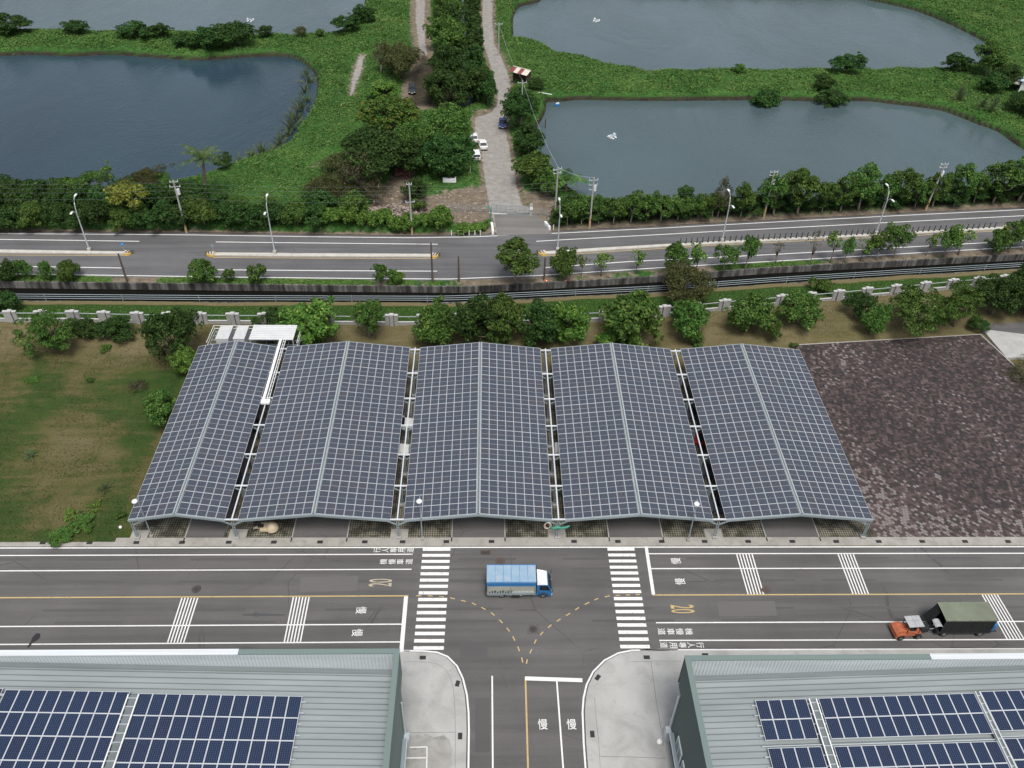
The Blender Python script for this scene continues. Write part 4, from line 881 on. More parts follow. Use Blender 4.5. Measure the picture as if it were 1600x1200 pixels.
plant('palm', 332, 318, 8.6, 9.0, 'palm_tree', 'ragged palm with drooping fronds at the pond corner', 'palm', k=0)
for i, (px, py, s) in enumerate(((425, 338, 4.6), (470, 345, 4.2))): plant('banana', px, py, s, s*1.0, 'banana_plant', ['pale banana plant behind the second street lamp from the left', 'banana plant right of the second street lamp from the left'][i], 'plant', 'banana plants by the highway')
# low hedge by the rubble yard
row(['hedge'], [(523, 357, 4.2, 2.6), (548, 358, 4.4, 3.2), (575, 360, 4.0, 2.6), (600, 359, 4.2, 2.8), (622, 363, 3.6, 3.2), (640, 361, 3.6, 2.6), (664, 361, 3.6, 2.8), (690, 361, 4.8, 4.0), (505, 356, 4.2, 3.0)],
    'hedge_bush', 'low bright green bush in the hedge before the rubble yard, {n} from the left', 'bush', 'hedge before the rubble yard')
row(['hedge'], [(725, 362, 3.4, 1.3), (745, 361, 3.4, 1.2), (757, 356, 2.4, 1.2)], 'weed_clump', 'scruffy weed clump behind the white bollards, {n} from the left', 'weeds', 'weeds beside the gate')
# ---- roadside row, right of the gate
Rr = [(886, 354, 4.6, 5.8), (908, 353, 4.8, 5.6), (893, 350, 4.5, 5.5, 'bush_dark'), (934, 352, 4.0, 5.4), (958, 351, 5.0, 5.6), (985, 350, 5.6, 6.2), (1010, 348, 4.8, 5.6), (1032, 347, 5.8, 5.6), (1058, 346, 5.2, 4.8), (1066, 330, 3.0, 5.0, 'column'), (1090, 343, 3.8, 4.6), (1112, 342, 4.2, 5.2), (1120, 341, 4.6, 8.2, 'brown'), (1156, 341, 4.6, 7.0, 'tall'),
      (1208, 338, 6.0, 8.2, 'tall'), (1245, 336, 8.2, 9.6, 'tall'), (1283, 334, 4.4, 6.0), (1312, 332, 5.4, 7.4, 'tall'), (1340, 330, 7.0, 8.8, 'tall'), (1378, 328, 5.2, 6.8), (1402, 327, 6.4, 8.4, 'tall'), (1428, 326, 4.6, 5.6), (1456, 325, 5.0, 7.0, 'tall'), (1490, 322, 5.8, 8.2, 'tall'), (1520, 320, 5.2, 6.4), (1550, 319, 7.6, 8.8, 'tall'), (1590, 316, 8.2, 9.4, 'tall'), (1630, 315, 8.2, 9.4, 'tall'), (1672, 313, 8, 9, 'tall')]
row(['roadside'], Rr, 'roadside_tree', lambda k: DESC[k] + ' tree beside the right pond, {n} from the left in its row', 'tree', 'tree row beside the right pond')
U = []
for i, px in enumerate(np.arange(878, 1665, 27)): U.append((float(px), float(np.interp(px, [878, 1040, 1200, 1400, 1665], [349, 341, 333, 323, 311]))-1, 5.8, random.uniform(2.0, 2.9)))
row(['scrub'], U, 'understorey_shrub', 'dark shrub under the trees by the right pond, {n} from the left', 'shrub', 'undergrowth shrubs by the right pond')
# ---- the wooded middle between the two gravel tracks and the ponds
MIDT = [('flame', 610, 215, 15.0, 8.0, 'broad tree with orange blossom above the parked dark car'), ('big_mid', 700, 236, 11.5, 8.0, 'green feathery tree left of the gravel junction'), ('big', 703, 277, 11.5, 8.0, 'large dark tree overhanging the white cars'), ('big', 590, 292, 14.0, 9.5, 'large dark tree left of the rubble yard'),
        ('big_mid', 637, 258, 10, 7.0, 'bright feathery tree between the two largest dark trees'), ('brown', 556, 312, 9.5, 8.5, 'brownish half bare tree beside the rubble yard'), ('big', 640, 276, 9, 7.5, 'dark tree just above the rubble heap'), ('olive', 628, 122, 12.5, 7.8, 'olive brown tree left of the muddy track'), ('brown', 596, 120, 7.0, 7.5, 'bare purplish tree beside the olive brown tree'),
        ('bush_bright', 602, 160, 8.0, 3.6, 'light green bush left of the dark parked car'), ('bush_dark', 575, 250, 9.0, 5.5, 'dark bush at the foot of the orange flowering tree'), ('olive', 545, 275, 9.0, 4.2, 'low feathery tree on the grassy bank by the footpath'), ('bush_dark', 648, 315, 5.0, 4.2, 'dark bush behind the white topped post in the rubble yard'), ('small', 655, 330, 3.0, 2.4, 'small bush beside the white topped post'), ('olive', 525, 322, 9.0, 5.0, 'olive green tree above the hedge'), ('olive', 500, 310, 6.5, 3.4, 'low olive shrub in the grass above the hedge'), ('brown', 585, 322, 6.0, 5.0, 'small brown tree at the corner of the rubble yard'),
        ('bush', 555, 345, 6.5, 4.2, 'green bush behind the hedge left of the rubble yard'), ('scrub', 505, 340, 7.5, 4.2, 'dense dark bush behind the banana plants')]
for k, x, y, wd_, h_, lb in MIDT: plant(k, x, y, wd_, h_, 'tree', lb, 'tree', 'trees between the ponds')
row(['big', 'bush', 'bush_dark'], [(706, 166, 12.5, 10.0, 'big'), (700, 132, 10.0, 9.0, 'big'), (703, 105, 9.5, 8.5, 'bush'), (704, 82, 9.0, 8.0, 'bush'), (702, 60, 9.0, 7.5, 'bush_dark'), (701, 42, 9.5, 7.5, 'bush'), (700, 24, 9.0, 7.0, 'bush_dark'), (699, 9, 9, 7, 'bush'), (697, -6, 10, 7, 'bush_dark'), (686, 150, 7, 5, 'bush_dark')],
    'ditch_tree', lambda k: DESC[k] + ' tree in the line left of the drainage ditch, {n} from the left', 'tree', 'trees left of the ditch')
row(['column'], [(762, 166, 6.0, 7.0, 'bush_dark'), (747, 164, 4.6, 9.0), (740, 150, 4.4, 9.0), (743, 130, 4.2, 9.0), (742, 112, 4.2, 8.5), (741, 95, 4.2, 8.5), (740, 78, 4.2, 8.0), (739, 62, 4.4, 8.0), (739, 47, 4.4, 8.0), (739, 32, 4.6, 8), (739, 18, 4.6, 8), (739, 4, 4.6, 8), (739, -10, 5, 8), (757, 148, 5.2, 5.5, 'bush')],
    'hedge_tree', lambda k: DESC[k] + ' tree between ditch and gravel track, {n} from the left', 'tree', 'trees right of the ditch')
for k, x, y, wd_, h_, lb in [('big', 813, 204, 9.0, 7.5, 'dark tree behind the blue parked car'), ('bush_dark', 826, 245, 7.5, 5.5, 'dark bush on the bank between gravel drive and right pond'), ('bush', 833, 292, 8.0, 5.5, 'bushy green tree left of the wide banana palm'), ('bush', 852, 302, 6.0, 4.6, 'green bush against the concrete utility pole by the gate'), ('bush_bright', 808, 150, 3.6, 2.4, 'small yellow green bush below the red roofed shed'), ('bush_dark', 838, 146, 4.6, 2.6, 'dark bush right of the red roofed shed'), ('bush_dark', 820, 175, 6.0, 4.0, 'dark bush along the pole line beside the gravel track')]:
    plant(k, x, y, wd_, h_, 'bank_tree', lb, 'tree', 'trees on the bank right of the gravel drive')
plant('banana', 884, 304, 7.6, 5.8, 'banana_plant', 'wide banana palm beside the concrete utility pole', 'plant', 'banana plants by the highway', k=0)
# pond bank bushes
row([], [(22, 56, 11.0, 4.0, 'bush_dark'), (120, 60, 7, 3.0, 'scrub'), (215, 66, 10, 3.6, 'scrub'), (310, 80, 8, 3.4, 'scrub'), (330, 82, 9.0, 5.0, 'scrub'), (352, 80, 9.0, 5.4, 'bush_dark'), (375, 76, 8, 5.6, 'scrub'), (290, 76, 7, 2.8, 'scrub'), (250, 66, 7.5, 3.2, 'scrub'), (470, 62, 4, 2.4, 'olive'), (502, 62, 3.4, 2.0, 'small'), (541, 56, 8.0, 4.2, 'bush_dark'), (570, 40, 7.0, 4.6, 'bush_dark'), (415, 62, 5, 2.6, 'scrub')],
    'bank_bush', lambda k: DESC[k] + ' bush on the bank between the two left ponds, {n} from the left', 'bush', 'bushes on the left bank')
row([], [(1196, 156, 7.6, 4.4, 'bush_dark'), (1300, 156, 8.2, 4.2, 'scrub'), (1320, 120, 8.0, 4.6, 'bush_dark'), (1285, 146, 6, 3.2, 'scrub'), (1152, 120, 4, 1.8, 'small'), (1490, 116, 7.5, 4.2, 'bush_dark'), (1538, 126, 9.0, 8.5, 'tall'), (1560, 138, 9.5, 5.5, 'big'), (1545, 150, 7, 4.5, 'bush_dark'), (1590, 180, 8, 4.5, 'big'), (1620, 190, 9, 5.5, 'big')],
    'bank_bush', lambda k: DESC[k] + ' bush on the bank between the two right ponds, {n} from the left', 'bush', 'bushes on the right bank')
for i, (px, py) in enumerate(((1494, 165), (1530, 178), (1546, 182), (1585, 168))): plant('reed', px, py, 4.0, 4.2, 'reed_clump', 'pale reed clump on the right bank, %s from the left' % ordinal(i+1), 'reeds', 'reeds on the right bank')
row(['reed'], [(478, 112, 4, 3.4), (482, 124, 4.5, 3.8), (476, 138, 4.5, 4.2), (479, 152, 4.5, 4), (470, 165, 5.5, 4.6), (462, 180, 5.5, 4.6), (455, 194, 6, 4.8), (447, 207, 5.5, 4.2), (437, 220, 5, 3.8), (425, 232, 5, 3.6), (410, 241, 4.5, 3.4), (394, 248, 4.5, 3), (375, 254, 4, 2.8)],
    'reed_clump', 'pale reed clump in the left pond shallows, {n} from the left', 'reeds', 'reeds in the left pond')
# creeping weeds over the kerb at the bottom of the lawn
row([], [(90, 847, 2.2, 0.8, 'small'), (101, 838, 2.6, 0.7, 'small'), (122, 822, 3.0, 0.7, 'small'), (138, 824, 1.9, 0.6, 'small'), (112, 808, 2.4, 0.4, 'thin'), (147, 794, 1.8, 0.5, 'thin'), (142, 806, 2.0, 0.4, 'thin')], 'weed_clump', 'sprawling green weed clump by the lawn kerb, {n} from the left', 'weeds', 'weeds at the lawn edge')
row([], [(50, 596, 1.8, 0.5, 'small'), (140, 596, 1.2, 0.6, 'small'), (48, 712, 2.0, 0.9, 'reed'), (165, 765, 2.0, 0.9, 'reed'), (190, 808, 1.2, 0.7, 'small'), (165, 548, 1.8, 0.7, 'small'), (215, 606, 3.4, 1.0, 'brown')], 'weed_clump', 'small weed tuft standing out on the brown lawn, {n} from the left', 'weeds', 'weeds on the lawn')
row([], [(1090, 545, 1.6, 0.9, 'small'), (1240, 541, 1.2, 0.6, 'small'), (1527, 512, 3.6, 1.6, 'scrub'), (1603, 590, 6.5, 1.2, 'brown')], 'weed_clump', 'weed clump on the dry slope above the brick plaza, {n} from the left', 'weeds', 'weeds on the dry slope')

# ---- ground cover nobody could count
rs = np.random.RandomState(3)
def cover(name, n, pick, size, mat, label=None, up=1.0):
    x, y, z, keep = pick(n); x, y, z = x[keep], y[keep], z[keep]; m = len(x)
    N = rs.randn(m, 3)*0.75; N[:, 2] = np.abs(N[:, 2])+up
    P = np.column_stack([x, y, z]); sz = (size(x, y) if callable(size) else np.full(m, size))[:, None]
    o = put(name, quads(name, leaf_quads(rs, P, N, sz, 0.75), mat)); tag(o, label, None, None, 'stuff'); return o
def bilin(A, fi, fj):
    i, j = fi.astype(int), fj.astype(int); a, b = fi-i, fj-j; i1, j1 = np.minimum(i+1, A.shape[0]-1), np.minimum(j+1, A.shape[1]-1)
    return A[i, j]*(1-a)*(1-b)+A[i1, j]*a*(1-b)+A[i, j1]*(1-a)*b+A[i1, j1]*a*b
LX, LY, LZ_, LDP, LDD, LDI, LGR, LVG = LAND
def pick_land(n):
    fi = rs.rand(n)**0.95*(LX.shape[0]-1.001); fj = rs.rand(n)*(LX.shape[1]-1.001)
    v = bilin(LVG, fi, fj); x, y, z = bilin(LX, fi, fj), bilin(LY, fi, fj), bilin(LZ_, fi, fj); px = 800+FPX*(x*rgt[0]+y*rgt[1]-HC*rgt[2])/(x*fwd[0]+y*fwd[1]-HC*fwd[2])
    return x, y, z+0.05+0.45*v*rs.rand(n)*vnoise(x, y, 3.2), (rs.rand(n) < v*1.1) & (px > -80) & (px < 1680) & (y < 305)
cover('ground_cover', 1050000, pick_land, lambda x, y: (0.27+0.0012*(y-130))*(0.7+0.75*vnoise(x, y, 1.7)), 'leaf_cover')
def pick_verge(n):
    fi = rs.rand(n)*(VERGE[0].shape[0]-1.001); fj = rs.rand(n)*(VERGE[0].shape[1]-1.001); x, y, z, d = (bilin(A, fi, fj) for A in VERGE)
    return x, y, z+0.02+0.30*rs.rand(n)*vnoise(x, y, 2.2), (d < 0.36) & (x > -92) & (x < 118)
cover('verge_grass', 60000, pick_verge, 0.24, 'leaf_turf')
_LD = LAWN[3]
def LAWNDRY(x, y): return _ld_cur
def pick_lawn(n):
    global _ld_cur
    fi = rs.rand(n)*(LAWN[0].shape[0]-1.001); fj = rs.rand(n)*(LAWN[0].shape[1]-1.001); x, y, z, d, dd, fy_ = (bilin(A, fi, fj) for A in LAWN); _ld_cur = d
    c = vnoise(x, y, 3.0)*0.6+vnoise(x, y, 0.9)*0.4
    return x, y, z+0.02+0.05*rs.rand(n), (dd > 0.7) & (rs.rand(n) < np.where(y > fy_+0.8, np.where(y > cn_y(x)-1.9, 0.0, 1.0), np.clip(0.62-1.1*LAWNDRY(x, y), 0.02, 0.9)*np.clip((c-0.34)*4, 0.05, 1)))
def split_lawn(n):
    return pick_lawn(n)
def pick_straw(n):
    fi = rs.rand(n)*(LAWN[0].shape[0]-1.001); fj = rs.rand(n)*(LAWN[0].shape[1]-1.001); x, y, z, d, dd, fy_ = (bilin(A, fi, fj) for A in LAWN)
    return x, y, z+0.02+0.05*rs.rand(n), (dd > 0.7) & (y < fy_+0.8) & (rs.rand(n) < np.clip(d*1.4+0.12, 0.03, 0.8)*np.clip((vnoise(x, y, 1.1)-0.25)*3, 0.05, 1))
cover('dry_grass', 210000, pick_straw, 0.14, 'leaf_straw', up=0.5)
LW = pick_lawn(300000)
fw = fence_y(LW[0])
for nm, sel, mt, sz in (('lawn_grass', LW[3] & (LW[1] < fw+0.8), 'leaf_dry', 0.15), ('bank_grass', LW[3] & (LW[1] >= fw+0.8), 'leaf_turf', 0.15)):
    cover(nm, 1, lambda n, sel=sel: (LW[0], LW[1], LW[2], sel), sz, mt, up=0.5)
# ================================================================== SOLAR CANOPIES
PW_, PL_ = 1.0, 1.655                     # module width and length
def panel_into(mb, mtx, w, l, cells, half=True, fr=0.030, th=0.035):
    mb.box((0, 0, th/2), (w, l, th), 'alu', mtx=mtx)
    z = th+0.003
    spans = [(-l/2+fr, -0.013), (0.013, l/2-fr)] if half else [(-l/2+fr, l/2-fr)]
    for k, (y0, y1) in enumerate(spans):
        pts = [tuple(mtx @ Vector(p)) for p in ((-w/2+fr, y0, z), (w/2-fr, y0, z), (w/2-fr, y1, z), (-w/2+fr, y1, z))]
        mb.face(pts, cells, [(0, 0), (1, 0), (1, 1), (0, 1)])
_pm = MB(); panel_into(_pm, Matrix.Identity(4), PW_, PL_, 'cells_canopy'); PANEL = _pm.mesh('solar_panel')
YF, YR, TILT = 61.85, 92.1, 1.0/30.25     # front, rear, rise towards the rear
ZE, ZR = 3.3, 4.28                        # eave and ridge at the front
def frame_axes(x_of, side):               # local axes of a half roof: along x (down the slope), along y (rearwards)
    pass
simple('gap_white', (0.60, 0.63, 0.65), 0.5); simple('cabinet_white', (0.52, 0.53, 0.53), 0.5, 0, 0.08); simple('fence_cap', (0.46, 0.46, 0.45), 0.7, 0, 0.12); simple('cable_green', (0.05, 0.24, 0.17), 0.6); simple('hose_pale', (0.5, 0.46, 0.38), 0.7)
GUT = [-28.22, -9.90, 8.17, 26.37]
BAYS = [(-39.55, -28.22-0.70, 5, 5), (-28.22+0.70, -9.90-0.70, 8, 8), (-9.90+0.70, 8.17-0.70, 8, 8), (8.17+0.70, 26.37-0.70, 8, 8), (26.37+0.70, 43.95, 8, 8)]
LABELS = ['narrow solar canopy beside the brown lawn, leftmost of the five', 'solar canopy between the narrow one and the middle one', 'middle solar canopy straight behind the blue truck', 'solar canopy with green bundle tied to its front column', 'solar canopy beside the dark brick plaza, rightmost of the five']
NR = 18; PITCH_Y = (YR-YF-0.1)/NR
FY = [61.95+i*(YR-0.35-61.95)/6 for i in range(7)]
for bi, (x0, x1, na, nb) in enumerate(BAYS):
    xm = x0+(x1-x0)*na/(na+nb); root = empty('solar_canopy', (xm, YF, 0.1), 0, LABELS[bi], 'solar canopy', 'solar canopies over the parking lot')
    O = Vector((xm, YF, 0.1))
    def zt(x, y):                                                       # top of roof structure in world
        f = abs(x-xm)/((x1-x0)/2 if na == nb else (xm-x0)); return ZR-(ZR-ZE)*f+(y-YF)*TILT
    L_ = lambda x, y, z: (x-O.x, y-O.y, z-O.z)
    merged = MB(); nind = 0
    for r in range(NR):
        for side, n in ((-1, na), (1, nb)):
            half = (xm-x0) if side < 0 else (x1-xm); pitch = (half-0.20)/n
            for c in range(n):
                xc = xm+side*(0.20+pitch*(c+0.5)); yc = YF+0.05+PITCH_Y*(r+0.5)
                sl = (ZR-ZE)/half; ax = Vector((1, 0, -side*sl+random.gauss(0, 0.005))).normalized(); ay = Vector((0, 1, TILT+random.gauss(0, 0.005))).normalized(); az = ax.cross(ay).normalized(); ay = az.cross(ax)
                zc = ZR-sl*abs(xc-xm)+(yc-YF)*TILT
                mt = Matrix(((ax.x, ay.x, az.x, xc-O.x), (ax.y, ay.y, az.y, yc-O.y), (ax.z, ay.z, az.z, zc-O.z), (0, 0, 0, 1)))
                if nind < 100 and r < (10 if na == 5 else 6):
                    p = put('solar_panel', PANEL, root); p.matrix_local = mt; nind += 1
                else: panel_into(merged, mt, PW_, PL_, 'cells_canopy')
    o = merged.build('solar_panels', root); o['kind'] = 'stuff'
    # ridge walkway, eave beam, frames, gutter
    rw = MB(); rw.beam(L_(xm, YF, ZR+0.05), L_(xm, YR, ZR+0.05+(YR-YF)*TILT), 0.26, 0.05, 'roof_seam')
    for s_ in (-1, 1): rw.beam(L_(xm+s_*0.15, YF, ZR+0.09), L_(xm+s_*0.15, YR, ZR+0.09+(YR-YF)*TILT), 0.07, 0.05, 'steel_pale')
    rw.build('ridge_walkway', root)
    for k, y in enumerate(FY):
        rf = MB(); zr = ZR-0.14+(y-YF)*TILT; ze = ZE-0.14+(y-YF)*TILT
        rf.beam(L_(x0, y, ze), L_(xm, y, zr), 0.16, 0.22, 'steel_galv'); rf.beam(L_(xm, y, zr), L_(x1, y, ze), 0.16, 0.22, 'steel_galv')
        rf.beam(L_(xm-(xm-x0)*0.45, y, ze+0.28), L_(xm, y, zr-0.26), 0.14, 0.18, 'steel_galv'); rf.beam(L_(xm, y, zr-0.26), L_(xm+(x1-xm)*0.45, y, ze+0.28), 0.14, 0.18, 'steel_galv')
        rf.build('rafter', root)
    for y in (YF-0.03, YR+0.03):
        eb = MB()
        for xa, xb, za, zb in ((x0, xm, ZE, ZR), (xm, x1, ZR, ZE)):
            eb.beam(L_(xa, y, za-0.16+(y-YF)*TILT), L_(xb, y, zb-0.16+(y-YF)*TILT), 0.08, 0.30, 'steel_galv')
        eb.build('eave_beam', root)
    pu = MB()
    for side, n in ((-1, na), (1, nb)):
        half = (xm-x0) if side < 0 else (x1-xm)
        for c in range(5):
            f = (c+0.5)/5; x = xm+side*half*f; z = ZR-(ZR-ZE)*f-0.05; pu.beam(L_(x, YF, z), L_(x, YR, z+(YR-YF)*TILT), 0.06, 0.08, 'steel_galv')
    pu.build('purlins', root)
    def column(x, y, arms, k):
        cm = MB(); zc_ = ZE-0.18+(y-YF)*TILT
        for s_ in (-0.11, 0.11): cm.beam((x+s_-O.x, y-O.y, 0.0), (x+s_-O.x, y-O.y, zc_-O.z-0.35), 0.09, 0.16, 'steel_galv')
        for z in np.arange(0.35, zc_-0.6, 0.45): cm.beam((x-0.11-O.x, y-O.y, z), (x+0.11-O.x, y-O.y, z+0.2), 0.05, 0.1, 'steel_galv')
        for s_ in arms: cm.beam((x-O.x+s_*0.08, y-O.y, zc_-O.z-0.75), (x-O.x+s_*1.75, y-O.y, zc_-O.z+0.16), 0.10, 0.16, 'steel_galv')
        cm.box((x-O.x, y-O.y, 0.12), (0.55, 0.55, 0.24), 'wall_concrete'); cm.build('column', root)
    if bi == 0:
        for k, y in enumerate(FY): column(x0+0.25, y, (1,), k)
    if bi == 4:
        for k, y in enumerate(FY): column(x1-0.25, y, (-1,), k)
    if bi > 0:
        gx = GUT[bi-1]
        for k, y in enumerate(FY): column(gx, y, (-1, 1), k)
        gm = MB(); z = ZE-0.05
        gm.tube([L_(gx, YF, z), L_(gx, YR, z+(YR-YF)*TILT)], 0.085, 'gap_white', 8); gm.build('drain_pipe', root)
        for k, y in enumerate(FY):
            cb = MB(); cb.beam(L_(gx-0.78, y, z-0.02+(y-YF)*TILT), L_(gx+0.78, y, z-0.02+(y-YF)*TILT), 0.15, 0.16, 'gap_white'); cb.build('cross_beam', root)
    # concrete pads under the front columns
    if bi in (0,):
        pd = MB(); pd.box((x0+0.3-O.x, 62.2-O.y, 0.02), (1.9, 1.7, 0.06), 'kerb_concrete'); pd.build('footing', root)
    if bi > 0:
        pd = MB(); pd.box((GUT[bi-1]-O.x, 62.3-O.y, 0.02), (2.0, 1.8, 0.06), 'kerb_concrete'); pd.build('footing', root)
# green netting bundle with a coiled hose on the front column
g = empty('net_bundle', (8.17, 61.72, 2.2), 0, 'green netting bundle tied across the front column of a solar canopy', 'netting')
mb = MB(); mb.tube([(-0.85, -0.1, 0.05), (-0.5, -0.15, -0.05), (-0.1, -0.18, 0.22), (0.3, -0.15, 0.0), (0.9, -0.12, 0.1), (1.25, -0.1, 0.35)], [0.12, 0.2, 0.22, 0.15, 0.16, 0.08], 'cable_green', 8); mb.build('netting', g, smooth=True)
mb = MB()
for k in range(3): mb.tube([(-1.15+0.35*math.cos(t)-0.08*k, -0.12-0.03*k, 0.45+0.5*math.sin(t)) for t in np.linspace(0, 2*math.pi, 13)], 0.035, 'hose_pale', 5)
mb.build('hose_coil', g)
# white inverter shed, stair and rail behind the leftmost canopy
sv = empty('inverter_platform', (G(400, 545).x, 97.2, 0.1), 0, 'railed platform with white cabinets behind the leftmost canopy', 'platform')
pc = Vector((-32.6, 93.0, 0.1)); sv.location = pc
mb = MB(); 
for y_ in np.linspace(0.1, 4.1, 5): mb.beam((-6.2, y_, 3.0), (6.2, y_, 3.0), 0.14, 0.16, 'steel_galv')
for x_ in np.linspace(-6.2, 6.2, 9): mb.beam((x_, 0.1, 3.0), (x_, 4.1, 3.0), 0.10, 0.12, 'steel_galv')
mb.build('deck_frame', sv)
for sx in (-6, -2, 2, 6):
    for y_ in (0.2, 4.0): MB().beam((sx, y_, 0), (sx, y_, 3.0), 0.16, 0.16, 'steel_galv').build('leg', sv)
mb = MB()
for zz in (3.6, 4.1):
    for a, b in (((-6.2, 0.1), (-6.2, 4.1)), ((-6.2, 4.1), (6.2, 4.1)), ((6.2, 4.1), (6.2, 0.1))): mb.beam((*a, zz), (*b, zz), 0.06, 0.06, 'white_metal')
for sx in np.linspace(-6.2, 6.2, 9): mb.beam((sx, 4.1, 3.1), (sx, 4.1, 4.1), 0.06, 0.06, 'white_metal')
mb.build('railing', sv)
for xa, xb, nm in ((-4.9, -3.2, 'cabinet'), (-2.5, -1.0, 'cabinet'), (-0.3, 5.8, 'roof_sheet')):
    m_ = MB()
    if nm == 'cabinet': m_.box(((xa+xb)/2, 1.75, 3.85), (xb-xa, 3.0, 1.5), 'cabinet_white'); m_.box(((xa+xb)/2, 1.75, 4.63), (xb-xa+0.08, 3.08, 0.05), 'cabinet_white')
    else:
        m_.box(((xa+xb)/2, 1.75, 4.70), (xb-xa, 3.4, 0.08), 'cabinet_white')
        for q in range(8): m_.box(((xa+xb)/2, 0.2+q*0.45, 4.75), (xb-xa, 0.05, 0.04), 'white_metal')
        for sx in (xa+0.1, xb-0.1):
            for y_ in (0.2, 3.2): m_.beam((sx, y_, 3.1), (sx, y_, 4.7), 0.1, 0.1, 'steel_pale')
    m_.build(nm, sv)
# cable tray climbing the gap between the first two canopies
ct = empty('cable_tray', (-28.22, 79, 3.5), 0, 'white cable duct and ladder tray in the gap right of the leftmost canopy', 'cable tray')
mb = MB(); mb.beam((-0.25, 2.0, 0.75), (-0.25, 14.0, 1.35), 0.34, 0.14, 'white_metal'); mb.box((0.1, 1.6, 0.8), (1.1, 0.7, 0.3), 'white_metal'); mb.build('duct', ct)
mb = MB()
for s_ in (0.15, 0.42): mb.beam((s_, 2.2, 0.72), (s_, 14.2, 1.32), 0.06, 0.08, 'white_metal')
for q in range(16): mb.beam((0.15, 2.4+q*0.75, 0.73+q*0.0375), (0.42, 2.4+q*0.75, 0.73+q*0.0375), 0.05, 0.04, 'white_metal')
mb.build('ladder_tray', ct)

# ================================================================== WAREHOUSES
def warehouse(name, xw, sg, yn, label, white, z_in, slope):
    """xw: outer face of the gable wall facing the stem road; sg: +1 building runs to +x, -1 to -x."""
    ZT = 11.5; b = empty(name, (xw, yn, 0.0), 0, label, 'warehouse', 'warehouses in the foreground'); far = 62.0; S = 34.0
    Lx = lambda a: sg*a                         # local: a metres away from the stem road
    def bx(mb, a0, a1, y0, y1, z0, z1, m): mb.box((Lx((a0+a1)/2), (y0+y1)/2, (z0+z1)/2), (abs(a1-a0), abs(y1-y0), z1-z0), m)
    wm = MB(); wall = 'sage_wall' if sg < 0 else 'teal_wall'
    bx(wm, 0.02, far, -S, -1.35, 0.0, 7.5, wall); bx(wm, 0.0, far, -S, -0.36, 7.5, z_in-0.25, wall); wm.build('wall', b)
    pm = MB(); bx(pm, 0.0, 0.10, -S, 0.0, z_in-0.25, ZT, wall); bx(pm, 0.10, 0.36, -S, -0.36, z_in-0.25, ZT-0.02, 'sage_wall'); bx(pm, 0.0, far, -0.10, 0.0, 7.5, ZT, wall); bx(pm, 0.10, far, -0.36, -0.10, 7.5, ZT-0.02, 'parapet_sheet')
    cm = MB(); bx(cm, -0.05, 0.44, -S, 0.05, ZT, ZT+0.10, 'sage_cap'); bx(cm, 0.44, white[0], -0.42, 0.05, ZT, ZT+0.10, 'sage_cap'); cm.build('coping', b)
    cw_ = MB(); bx(cw_, white[0], far, -0.46, 0.08, ZT, ZT+0.12, 'gap_white')
    cw_.build('white_coping', b)
    rm = MB()
    def zr(a): return z_in+slope*a
    rm.face([(Lx(0.36), -S, zr(0.36)), (Lx(far), -S, zr(far)), (Lx(far), -0.36, zr(far)), (Lx(0.36), -0.36, zr(0.36))], 'roof_sheet')
    y = -1.0
    while y > -S:
        rm.beam((Lx(0.40), y, zr(0.4)+0.03), (Lx(far), y, zr(far)+0.03), 0.06, 0.06, 'roof_seam'); y -= 0.52
    rm.beam((Lx(0.40), -0.62, zr(0.4)+0.06), (Lx(far), -0.62, zr(far)+0.06), 0.42, 0.05, 'roof_seam')
    rm.build('roof', b)
    a = 0.6
    while a < 47: bx(pm, a, a+0.05, -0.39, -0.36, zr(a)+0.05, ZT-0.05, 'parapet_rib'); a += 0.30
    pm.build('parapet', b)
    return b, zr
ZIN_L, ZIN_R, SLP_L, SLP_R = 8.9, 8.9, 0.047, 0.05
WL, zrl = warehouse('warehouse', -7.35, -1, 40.3, 'grey roofed warehouse with sage green parapet, left of the stem road', (13.6, 62), ZIN_L, SLP_L)
WR, zrr = warehouse('warehouse', 17.1, 1, 39.5, 'grey roofed warehouse with dark teal side wall, right of the stem road', (21.3, 62), ZIN_R, SLP_R)
# details on the side walls
simple('window_frame', (0.62, 0.66, 0.66), 0.5); simple('pane_glass', (0.10, 0.15, 0.16), 0.12)
for (root_, sx, ys) in ((WR, -1, (-4.2, -6.4, -8.6)), (WL, 1, (-7.0, -9.4))):
    for yy in ys:
        f = MB()
        if root_ == WR:
            f.box((sx*0.03, yy, 3.2), (0.10, 1.7, 2.2), 'window_frame'); wo_ = f.build('window', root_); p = MB()
            for q in (-0.4, 0.4): p.box((sx*0.085, yy+q, 3.2), (0.02, 0.68, 2.0), 'pane_glass')
            p.build('pane', wo_)
for (root_, sx, y0, y1) in ((WR, -1, -2.2, -20), (WL, 1, -3.4, -22)):
    a = MB(); a.box((sx*0.2, (y0+y1)/2, 2.6), (0.4, abs(y1-y0), 0.10), 'steel_galv'); a.box((sx*0.40, (y0+y1)/2, 2.6), (0.08, abs(y1-y0), 0.18), 'steel_pale'); a.build('awning', root_)
    MB().tube([(sx*0.12, y0+0.9, 0.1), (sx*0.12, y0+0.9, 7.3)], 0.08, 'steel_pale', 8).build('downpipe', root_)
    MB().box((sx*0.25, y0+0.7, 0.9), (0.5, 0.7, 1.8), 'steel_pale').build('meter_box', root_)
